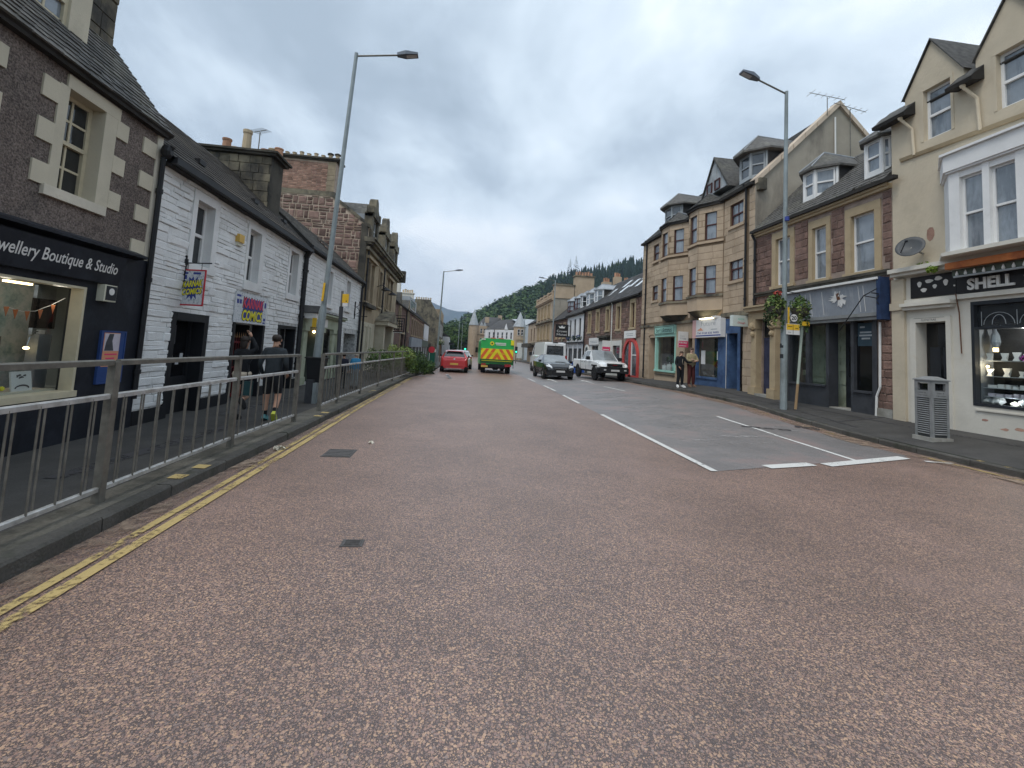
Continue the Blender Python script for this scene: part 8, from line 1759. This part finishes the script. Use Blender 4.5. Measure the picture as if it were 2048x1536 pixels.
# red hatchback, rear towards the camera
t = car('red_car', 'red hatchback parked on the left with its rear facing the camera', 'car', (-.22, 31.9, 0), 0, hatch, MATS['car_red'], MATS['car_glass'], (3, 5), 5, 2, (-1.32, 1.32), .325, lower=True)
for s in (-1, 1): MB().add([(s * .86, -2.02, .86), (s * .42, -2.12, .84), (s * .42, -2.12, .95), (s * .86, -2.0, .99), (s * .90, -1.75, .92), (s * .89, -1.75, .99)], [(0, 1, 2, 3), (0, 3, 5, 4)]).build('tail_light', M('tail_dark', (.16, .006, .008), .2, 0, spec=.6), t)
bx(t, 'light_bar', 'car_red', -.42, .42, -2.135, -2.1, .87, .91); bx(t, 'number_plate', 'plate_yellow', -.26, .26, -2.19, -2.15, .50, .62); bx(t, 'bumper_trim', 'trim_black', -.72, .72, -2.14, -2.05, .22, .36); bx(t, 'bumper_crease', 'car_red', -.62, .62, -2.185, -2.12, .42, .46); bx(t, 'exhaust_trim', 'chrome', -.5, .5, -2.15, -2.13, .25, .275)
MB().tube((0, -2.125, .89), (0, -2.155, .89), .06, n=14).build('badge', MATS['chrome'], t); both(t, 'wing_mirror', 'trim_black', .93, 1.06, .85, .97, .97, 1.1); MB().box(-.55, .55, -1.62, -1.44, 1.37, 1.41).build('spoiler', MATS['car_red'], t); MB().tube((0, -1.2, 1.44), (0, -1.32, 1.5), .012, n=5).build('aerial_fin', MATS['car_red'], t); bx(t, 'wiper', 'trim_black', -.3, .05, -1.98, -1.955, 1.06, 1.075)
# pale striped car beyond it
t = car('white_car', 'silver-white car with dark striped side just beyond the red hatchback', 'car', (.2, 37.5, 0), 0, hatch, MATS['car_silver'], MATS['car_glass_pale'], (3, 5), 5, 2, (-1.32, 1.32), .32, lower=True)
for k in range(5): MB().add([(.915, -1.6 + .5 * k, .35), (.915, -1.4 + .5 * k, .35), (.915, -1.2 + .5 * k, .75), (.915, -1.4 + .5 * k, .75)], [(0, 1, 2, 3)]).build('side_stripe', MATS['trim_black'], t, fix=False)
both(t, 'tail_light', 'tail_red', .55, .86, -2.12, -2.0, .84, .98); both(t, 'wing_mirror', 'trim_black', .93, 1.06, .85, .97, .97, 1.1)
# black hatchback facing the camera
blk = [(-2.16, .72, .28, .78, .80, .6), (-2.08, .84, .28, .95, .98, .68), (-1.93, .89, .2, 1.02, 1.06, .66), (-1.55, .91, .19, 1.02, 1.36, .57), (-.6, .91, .19, 1.0, 1.48, .6), (.3, .91, .19, .98, 1.45, .58), (1.2, .91, .19, .97, 1.02, .78), (1.75, .89, .19, .88, .93, .72), (2.06, .84, .19, .72, .77, .62), (2.17, .74, .22, .58, .60, .5)]
t = car('black_car', 'black hatchback driving towards the camera in the right lane', 'car', (6.05, 28.6, .06), math.pi + .03, blk, MATS['car_black'], MATS['car_glass_pale'], (3, 5), 5, 2, (-1.32, 1.34), .325)
for s in (-1, 1): MB().add([(s * .50, 2.12, .66), (s * .80, 2.02, .70), (s * .86, 1.62, .90), (s * .64, 1.80, .91), (s * .52, 2.09, .76), (s * .84, 1.98, .80)], [(0, 1, 5, 4), (4, 5, 2, 3)]).build('headlight', MATS['head_clear'], t)
bx(t, 'grille', 'trim_black', -.55, .55, 2.13, 2.18, .28, .5); bx(t, 'upper_grille', 'trim_black', -.42, .42, 2.1, 2.17, .6, .68); bx(t, 'chrome_bar', 'chrome', -.40, .40, 2.165, 2.178, .645, .665); bx(t, 'number_plate', 'plate_white', -.26, .26, 2.18, 2.20, .44, .55); both(t, 'fog_light', 'head_clear', .58, .70, 2.06, 2.13, .34, .42); both(t, 'wing_mirror', 'car_black', .93, 1.08, .75, .9, .98, 1.12); bx(t, 'wiper', 'trim_black', -.6, .1, 1.14, 1.17, 1.05, 1.06)
# white pickup facing the camera by the kerb
pk = [(-2.62, .86, .55, 1.1, 1.12, .80), (-2.58, .91, .5, 1.12, 1.14, .84), (-.95, .92, .45, 1.12, 1.14, .84), (-.90, .92, .42, 1.12, 1.62, .66), (-.45, .92, .42, 1.12, 1.78, .64), (.35, .92, .42, 1.1, 1.78, .64), (1.02, .92, .42, 1.1, 1.16, .78), (1.95, .92, .42, 1.04, 1.1, .74), (2.38, .88, .45, .92, .98, .68), (2.5, .78, .5, .8, .84, .6)]
t = car('white_pickup', 'white double cab pickup with black bumper parked by the right kerb', 'pickup truck', (9.05, 28.3, .2), math.pi + .06, pk, MATS['car_white'], MATS['car_glass_pale'], (3, 5), 5, None, (-1.55, 1.55), .38, rim='rim_dark', lower=True)
b = MB(); b.add([(-.9, 2.3, .42), (.9, 2.3, .42), (.9, 2.3, .80), (-.9, 2.3, .80), (-.8, 2.62, .46), (.8, 2.62, .46), (.8, 2.58, .80), (-.8, 2.58, .80)], [(4, 5, 6, 7), (0, 1, 5, 4), (3, 2, 6, 7), (0, 3, 7, 4), (1, 2, 6, 5)]); b.build('bumper', MATS['trim_black'], t)
both(t, 'bumper_corner', 'trim_black', .74, .945, 2.0, 2.4, .42, .74); both(t, 'arch_trim', 'trim_black', .9, .945, 1.1, 2.0, .80, .87)
for s in (-1, 1): MB().add([(s * .48, 2.5, .83), (s * .78, 2.42, .84), (s * .89, 2.1, .98), (s * .86, 2.1, 1.05), (s * .5, 2.45, .98)], [(0, 1, 2, 3, 4)]).build('headlight', MATS['head_clear'], t)
bx(t, 'grille', 'trim_black', -.47, .47, 2.46, 2.54, .82, 1.0); bx(t, 'grille_bar', 'chrome', -.45, .45, 2.535, 2.55, .97, .99); bx(t, 'badge', 'tail_red', -.14, .14, 2.54, 2.555, .90, .93); bx(t, 'number_plate', 'plate_white', -.26, .26, 2.62, 2.64, .54, .65); both(t, 'fog_light', 'head_clear', .56, .70, 2.57, 2.625, .58, .66); both(t, 'wing_mirror', 'trim_black', .94, 1.16, .72, .88, 1.14, 1.36)
both(t, 'door_handle', 'trim_black', .915, .935, -.25, -.1, .98, 1.01); both(t, 'door_handle', 'trim_black', .915, .935, -.75, -.6, .98, 1.01); both(t, 'door_gap', 'trim_black', .9, .924, .06, .072, .5, 1.1); both(t, 'bed_gap', 'trim_black', .9, .922, -.98, -.95, .48, 1.12)
# white van, rear towards the camera
vn = [(-2.7, .84, .5, 1.25, 2.28, .74), (-2.66, .96, .35, 1.3, 2.38, .80), (-1.2, .98, .3, 1.3, 2.42, .82), (1.0, .98, .3, 1.3, 2.40, .80), (1.5, .98, .3, 1.25, 2.22, .76), (2.25, .97, .3, 1.15, 1.25, .82), (2.65, .9, .32, .95, 1.02, .74), (2.78, .76, .4, .7, .75, .6)]
t = car('white_van', 'white panel van with a dark rear window parked beyond the black car', 'van', (7.3, 36.8, .08), .03, vn, MATS['car_white'], MATS['car_glass'], (3, 4), 4, None, (-1.5, 1.7), .34)
MB().add([(-.68, -2.70, 1.38), (.68, -2.70, 1.38), (.64, -2.715, 2.12), (-.64, -2.715, 2.12), (-.68, -2.66, 1.38), (.68, -2.66, 1.38), (.64, -2.66, 2.12), (-.64, -2.66, 2.12)], [(0, 1, 2, 3), (0, 1, 5, 4), (1, 2, 6, 5), (2, 3, 7, 6), (3, 0, 4, 7)]).build('rear_window', MATS['pane_dark'], t); both(t, 'tail_light', 'tail_red', .82, .96, -2.72, -2.6, .8, 1.4); bx(t, 'bumper', 'trim_black', -.9, .9, -2.78, -2.6, .35, .55); both(t, 'wing_mirror', 'trim_black', .98, 1.2, 1.5, 1.65, 1.25, 1.55); bx(t, 'roof_lamp', 'trim_black', -.2, .2, -2.72, -2.66, 2.36, 2.41); bx(t, 'door_gap', 'trim_black', -.01, .01, -2.712, -2.69, .56, 2.2)
# green and yellow ambulance
t = thing('ambulance', 'bright green ambulance with yellow and red chevrons on its tail', 'ambulance', (2.66, 31, 0), rz=1e-6)
W_ = 1.14; b = MB(); P = [(-W_, .62), (-W_, 2.2), (-W_ + .16, 2.4), (W_ - .16, 2.4), (W_, 2.2), (W_, .62)]
b.add([(x, y, z) for y in (0, 3.9) for x, z in P], [tuple(range(6)), tuple(range(11, 5, -1))] + [(i, (i + 1) % 6, 6 + (i + 1) % 6, 6 + i) for i in range(6)]); b.build('body', MATS['amb_green'], t)
cb = MB(); Pc = [(3.9, .5), (3.9, 2.15), (4.5, 2.1), (5.2, 1.4), (5.9, 1.2), (6.0, .5)]; cb.add([(x, y, z) for x in (-1.0, 1.0) for y, z in Pc], [tuple(range(6)), tuple(range(11, 5, -1))] + [(i, (i + 1) % 6, 6 + (i + 1) % 6, 6 + i) for i in range(6)]); cb.build('cab', MATS['amb_yellow'], t)
bx(t, 'chassis', 'trim_black', -.8, .8, .1, 5.8, .35, .62); bx(t, 'chevron_panel', 'amb_yellow', -1.12, 1.12, -.02, 0, .98, 1.70); bx(t, 'green_sill', 'amb_dark', -1.12, 1.12, -.04, 0, .70, .96); bx(t, 'sill_line', 'amb_yellow', -1.05, 1.05, -.05, -.04, .86, .885)
def clip_par(x0, x1, z0, z1, sh): return [(x0, z0), (x1, z0), (x1 + sh, z1), (x0 + sh, z1)]
for s in (-1, 1):
    for k in range(5):
        a = .10 + .46 * k; q = [(a, .985), (a + .23, .985), (a + .23 - .47, 1.695), (a - .47, 1.695)]
        out = []
        def cl(poly, inside, inter):
            r = []
            for i in range(len(poly)):
                p, n = poly[i], poly[(i + 1) % len(poly)]
                if inside(p): r.append(p)
                if inside(p) != inside(n): r.append(inter(p, n))
            return r
        for lim, sg in ((.0, 1), (1.115, -1)):
            q = cl(q, lambda p: (p[0] - lim) * sg >= 0, lambda p, n: (lim, p[1] + (n[1] - p[1]) * (lim - p[0]) / (n[0] - p[0]))) if q else q
        if len(q) >= 3: MB(lambda u, v, d: (s * u, -d, v)).prism(q, .018, .026).build('red_chevron', MATS['amb_red'], t)
bx(t, 'step_line', 'amb_yellow', -.62, .62, -.034, -.027, 1.34, 1.36); bx(t, 'step_line', 'amb_yellow', -.62, .62, -.034, -.027, 1.42, 1.44)
b = MB(lambda u, v, d: (u, -d, v)); b.prism([(-.38 + .17 * r * math.cos(a), 2.06 + .17 * r * math.sin(a)) for k in range(20) for a, r in [(math.pi * k / 10, 1 if k % 2 == 0 else .68)]], .0, .015); b.build('sunflower', MATS['amb_yellow'], t); MB().tube((-.38, -.016, 2.06), (-.38, -.024, 2.06), .06, n=12).build('sunflower_centre', MATS['door_brown'], t)
b = MB(); [b.box(-.15 + .082 * k, -.085 + .082 * k, -.012, 0, 2.03, 2.13) for k in range(9)]; b.box(-.1, .58, -.012, 0, 1.95, 2.0); b.build('lettering', MATS['sign_white'], t, kind='stuff')
bx(t, 'roof_light', 'amb_yellow', .92, 1.13, -.06, .1, 2.0, 2.34); bx(t, 'roof_light', 'sign_white', -1.1, -.85, -.05, .1, 2.28, 2.36); bx(t, 'roof_rail', 'lamp_amber', -.5, -.15, -.02, .3, 2.4, 2.46); bx(t, 'roof_rail', 'lamp_amber', .05, .4, -.02, .3, 2.4, 2.46)
both(t, 'side_bar', 'trim_black', 1.14, 1.17, .0, .1, .4, 1.0); both(t, 'wing_mirror', 'trim_black', 1.15, 1.35, 4.2, 4.35, 1.35, 1.75); bx(t, 'tail_light', 'tail_red', .55, 1.0, -.03, .1, .5, .68); bx(t, 'tail_light', 'tail_red', -1.06, -.75, -.03, .1, .56, .68); bx(t, 'number_plate', 'plate_yellow', -1.06, -.6, -.03, .05, .42, .55); bx(t, 'bumper', 'trim_black', -.5, .5, -.02, .12, .45, .66)
for sx in (-1, 1):
    for y in (.95, 5.0): wheel(t, sx * 1.02, y, .36, .3, 'rim_dark', sx)
MB().tube((0, .95, .36), (.0, .95, .36), .1).build('axle', MATS['trim_black'], t) if 0 else MB().blob((0, .9, .36), (.25, .2, .16)).build('axle', MATS['trim_black'], t)

# ================================================================ PEOPLE
REST = dict(pelvis=(0, 0, .94), spine=(0, 0, 1.12), chest=(0, .0, 1.33), neck=(0, .0, 1.48), jaw=(0, .03, 1.55), head=(0, .025, 1.64), crown=(0, .0, 1.71),
            shl=(-.18, 0, 1.41), ell=(-.235, -.02, 1.14), wrl=(-.24, .05, .90), shr=(.18, 0, 1.41), elr=(.235, -.02, 1.14), wrr=(.24, .05, .90),
            hil=(-.09, 0, .89), knl=(-.095, .02, .49), anl=(-.095, -.02, .085), tol=(-.10, .13, .035), hir=(.09, 0, .89), knr=(.095, .02, .49), anr=(.095, -.02, .085), tor=(.10, .13, .035))
BONES = [('pelvis', 'spine'), ('spine', 'chest'), ('chest', 'neck'), ('neck', 'jaw'), ('jaw', 'head'), ('head', 'crown'), ('chest', 'shl'), ('shl', 'ell'), ('ell', 'wrl'), ('chest', 'shr'), ('shr', 'elr'), ('elr', 'wrr'),
         ('pelvis', 'hil'), ('hil', 'knl'), ('knl', 'anl'), ('anl', 'tol'), ('pelvis', 'hir'), ('hir', 'knr'), ('knr', 'anr'), ('anr', 'tor')]
RADII = dict(pelvis=.135, spine=.125, chest=.14, neck=.055, jaw=.066, head=.082, crown=.062, shl=.072, ell=.05, wrl=.034, shr=.072, elr=.05, wrr=.034, hil=.098, knl=.064, anl=.044, tol=.036, hir=.098, knr=.064, anr=.044, tor=.036)
def person(label, loc, rz, h, pose, mats, rad_=None, hair=None, group='people on the pavements', long_hair=False):
    """mats: bone-end name -> material. The body is one skinned, subdivided surface; hands carry five fingers."""
    J = dict(REST); J.update(pose); Rr = dict(RADII); Rr.update(rad_ or {}); names = list(J); k = h / 1.75
    me = bpy.data.meshes.new('person'); me.from_pydata([Vector(J[n]) * k for n in names], [(names.index(a), names.index(b)) for a, b in BONES], [])
    o = bpy.data.objects.new('person', me); COL.objects.link(o)
    sk = o.modifiers.new('s', 'SKIN'); sk.use_smooth_shade = True; sb = o.modifiers.new('u', 'SUBSURF'); sb.levels = 1; sb.render_levels = 1
    for n, v in zip(names, me.skin_vertices[0].data): v.radius = (Rr[n] * k * (1.28 if n in ('pelvis', 'spine', 'chest') else 1.0), Rr[n] * k * (.86 if n in ('pelvis', 'spine', 'chest') else 1.0)); v.use_root = n == 'pelvis'
    bm2 = bpy.data.meshes.new_from_object(o.evaluated_get(bpy.context.evaluated_depsgraph_get())); COL.objects.unlink(o); bpy.data.objects.remove(o)
    V_ = [tuple(v.co) for v in bm2.vertices]; F_ = [tuple(p.vertices) for p in bm2.polygons]; ml = []; mi = []; cols = []
    def mid(m):
        if m not in cols: cols.append(m)
        return cols.index(m)
    segs = [(a, b, Vector(J[a]) * k, Vector(J[b]) * k) for a, b in BONES]
    for f in F_:
        c = sum((Vector(V_[i]) for i in f), Vector()) / len(f); best = None
        for a, b, A, B_ in segs:
            t_ = max(0, min(1, (c - A).dot(B_ - A) / max(1e-9, (B_ - A).length_squared))); d = (c - A - (B_ - A) * t_).length
            if best is None or d < best[0]: best = (d, b, t_)
        m = mats.get(best[1], mats['*'])
        if isinstance(m, tuple): m = m[1] if best[2] > m[2] else m[0]
        mi.append(mid(m))
    B = MB(); B.add(V_, F_); B.mi = mi
    sk_m = mid(mats['skin'])
    for s in ('l', 'r'):                                     # palm and five fingers
        E_, Wr = Vector(J['el' + s]) * k, Vector(J['wr' + s]) * k; d = (Wr - E_).normalized(); a = d.orthogonal().normalized(); b_ = d.cross(a); side = a if abs(a.y) > abs(b_.y) else b_; nrm = d.cross(side)
        p0 = Wr + d * .02 * k; B.tube(Wr, p0 + d * .07 * k, .026 * k, .036 * k, n=7, m=sk_m)
        for q in range(4):
            r0 = p0 + d * .075 * k + side * (.024 * (q - 1.5)) * k; L = (.062, .072, .068, .052)[q] * k; m1 = r0 + d * L * .55 + nrm * .008 * k; B.tube(r0, m1, .0095 * k, n=5, m=sk_m); B.tube(m1, m1 + d * L * .35 + nrm * .022 * k, .009 * k, .007 * k, n=5, m=sk_m)
        th = p0 + d * .02 * k + side * .034 * k; B.tube(th, th + d * .03 * k + side * .024 * k, .011 * k, n=5, m=sk_m); B.tube(th + d * .03 * k + side * .024 * k, th + d * .06 * k + side * .022 * k, .010 * k, .008 * k, n=5, m=sk_m)
    Hd = Vector(J['head']) * k
    B.tube(Hd + Vector((0, .075, .0)) * k, Hd + Vector((0, .112, -.028)) * k, .008 * k, .014 * k, n=6, m=sk_m)
    for s in (-1, 1): B.blob(Hd + Vector((s * .086, 0, -.01)) * k, (.012 * k, .022 * k, .032 * k), 6, 5, m=sk_m)
    T_ = thing('person', label, 'person', loc, group, rz=rz or 1e-6)
    bo = B.build('body', [MATS[m] for m in cols], T_, smooth=True, fix=False)
    for s in (-1, 1): MB().blob(Hd + Vector((s * .032, .083, .012)) * k, (.011 * k, .007 * k, .007 * k), 6, 5).build('eye', MATS['shoe_black'], T_)
    MB().box(Hd.x - .022 * k, Hd.x + .022 * k, Hd.y + .078 * k, Hd.y + .088 * k, Hd.z - .062 * k, Hd.z - .054 * k).build('mouth', MATS['cloth_maroon'], T_)
    if hair:
        H_ = MB(); H_.blob(Hd + Vector((0, -.022, .03)) * k, (.095 * k, .098 * k, .085 * k), 10, 7)
        if long_hair: H_.blob(Hd + Vector((0, -.06, -.06)) * k, (.085 * k, .05 * k, .13 * k), 9, 7)
        H_.build('hair', MATS[hair], T_, smooth=True)
    for s in ('l', 'r'):
        A, To = Vector(J['an' + s]) * k, Vector(J['to' + s]) * k; d = (To - A); d.normalize(); sh = MB(); c = (A + To) / 2; L = (To - A).length * .5 + .055 * k
        up = Vector((0, 0, 1)) - d * d.z; up.normalize(); sd = d.cross(up); P_ = []
        for q, w, hh in ((-1.0, .036, .05), (-.5, .046, .062), (.3, .05, .05), (.8, .044, .032), (1.05, .025, .02)):
            for u, v in ((-1, -.032), (1, -.032), (.8, hh), (-.8, hh)): P_.append(tuple(c - up * .012 * k + d * L * q + sd * w * k * u + up * v * k))
        sh.add(P_, [(0, 1, 2, 3), (16, 17, 18, 19)] + [(4 * i + j, 4 * i + (j + 1) % 4, 4 * i + 4 + (j + 1) % 4, 4 * i + 4 + j) for i in range(4) for j in range(4)]); sh.build('shoe', MATS[mats['shoe' + s] if 'shoe' + s in mats else mats['shoe']], T_)
    return T_
def dress(top, legs, skin='skin', shoe='shoe_black', sleeves=True, sock=None, short=None):
    m = {'*': top, 'skin': skin, 'shoe': shoe, 'jaw': skin, 'head': skin, 'crown': skin, 'neck': top, 'hil': legs, 'hir': legs, 'pelvis': legs}
    for s in 'lr':
        m['wr' + s] = (top, skin, .93) if sleeves else skin
        m['kn' + s] = (legs, skin, short) if short else legs; m['an' + s] = (skin, sock, .62) if sock else (skin if short else legs); m['to' + s] = shoe
    return m
m = dress('cloth_charcoal', 'cloth_black', shoe='neon', sock='cloth_black', short=.88); m['shoel'] = 'shoe_teal'
pz = dict(anl=(-.10, .03, .085), tol=(-.11, .17, .035), knr=(.12, .05, .50), anr=(.155, -.20, .17), tor=(.15, -.10, .035), ell=(-.25, -.06, 1.13), wrl=(-.23, .10, .93), elr=(.255, -.05, 1.13), wrr=(.21, .13, .98), head=(0, .04, 1.64))
t = person('man in charcoal hoodie and black shorts walking away behind the railing', (-3.42, 8.98, .05), .03, 1.62, pz, m, dict(hil=.125, hir=.125, knl=.068, knr=.068), 'hair_dark')
for s in (-1, 1): b = MB(); b.box(-.262 * .93 + s * .012 - .005, -.262 * .93 + s * .012 + .005, -.02, .03, .72, .86); b.build('side_stripe', MATS['sign_white'], t)
m = dress('cloth_black', 'cloth_black', shoe='shoe_black', short=.35)
pz = dict(shl=(-.16, 0, 1.40), shr=(.16, 0, 1.40), elr=(.27, .02, 1.50), wrr=(.10, .04, 1.74), ell=(-.2, .06, 1.13), wrl=(-.14, .16, 1.0), knr=(.10, .10, .50), anr=(.22, -.26, .44), tor=(.26, -.20, .33), anl=(-.06, -.02, .085), tol=(-.05, .12, .035))
t = person('woman in black top with a raised hand and pale tie at her waist', (-3.98, 9.0, .05), -.2, 1.56, pz, m, dict(chest=.125, spine=.105), 'hair_dark', long_hair=True)
b = MB(); b.lathe((0, 0, .80), [(.155, 0), (.165, .05), (.15, .09)], n=14); b.build('waist_tie', MATS['pale_cloth'], t); bg = thing('shoulder_bag', 'small dark teal bag hanging at the hip of the woman with raised hand', 'bag', (-3.78, 8.9, .65)); MB().box(-3.86, -3.72, 8.82, 8.9, .52, .78).build('bag', M('dark_teal', (.02, .06, .065), .7, .2, 8), bg); MB().path([(-3.80, 8.86, .78), (-3.9, 8.95, 1.2)], .008, 5).build('strap', MATS['cloth_black'], bg)
t = person('child in dark clothes holding the rail side beside the blue jacketed child', (-3.78, 15.7, .05), .1, 1.17, dict(anr=(.1, -.08, .1), tor=(.1, .06, .04)), dress('cloth_navy', 'cloth_black', shoe='shoe_black'), dict(hil=.09, hir=.09), 'hair_dark')
t = person('child in a bright blue padded jacket and pale hat walking away', (-3.42, 15.85, .05), 0, 1.20, dict(anl=(-.1, -.08, .1), tol=(-.1, .06, .04)), dress('cloth_blue', 'cloth_grey', shoe='shoe_black'), dict(chest=.17, spine=.16, pelvis=.15, ell=.06, elr=.06), 'hair_fair')
m = dress('cloth_black', 'cloth_black', shoe='shoe_white'); pz = dict(ell=(-.30, .12, 1.20), wrl=(-.50, .22, 1.25), elr=(.25, .0, 1.12), wrr=(.17, .17, .97), anl=(-.13, -.02, .085), tol=(-.19, .11, .035), anr=(.13, -.02, .085), tor=(.17, .12, .035), jaw=(-.02, .04, 1.54), head=(-.03, .045, 1.63))
t = person('woman in black hooded top, black trousers and white shoes on the right pavement', (9.62, 18.7, .45), math.pi + .1, 1.58, pz, m, dict(knl=.088, knr=.088, anl=.062, anr=.062, spine=.15, chest=.155, pelvis=.155, hil=.115, hir=.115, shl=.08, shr=.08, ell=.062, elr=.062), 'hair_brown', long_hair=True)
b = MB(); b.path([(-.02, .135, 1.22), (.0, .15, 1.1), (-.05, .14, .98)], .007, 5); b.build('hood_cord', MATS['pale_cloth'], t)
m = dress('cloth_khaki', 'cloth_maroon', shoe='shoe_brown', skin='skin_pink'); pz = dict(ell=(-.26, .10, 1.15), wrl=(.02, .22, 1.20), elr=(.26, .10, 1.15), wrr=(-.03, .24, 1.16), anl=(-.12, -.02, .085), tol=(-.14, .12, .035))
t = person('man in khaki jacket and maroon trousers with folded arms on the right pavement', (10.15, 18.75, .48), math.pi + .06, 1.72, pz, m, dict(chest=.18, spine=.18, pelvis=.16, ell=.075, elr=.075, shl=.085, shr=.085, knl=.09, knr=.09, anl=.066, anr=.066), 'hair_brown')

# ================================================================ AIR
hz = MB().box(-3000, 3000, -400, 3200, -1.4, 460).build('haze', [], kind='stuff')
hm = bpy.data.materials.new('haze'); hm.use_nodes = True; hn = hm.node_tree.nodes; hn.clear()
ho = hn.new('ShaderNodeOutputMaterial'); hv = hn.new('ShaderNodeVolumePrincipled')
hv.inputs['Color'].default_value = (.52, .66, .90, 1); hv.inputs['Density'].default_value = 2.8e-4; hv.inputs['Anisotropy'].default_value = .15
hm.node_tree.links.new(hv.outputs[0], ho.inputs['Volume']); hz.data.materials.append(hm)
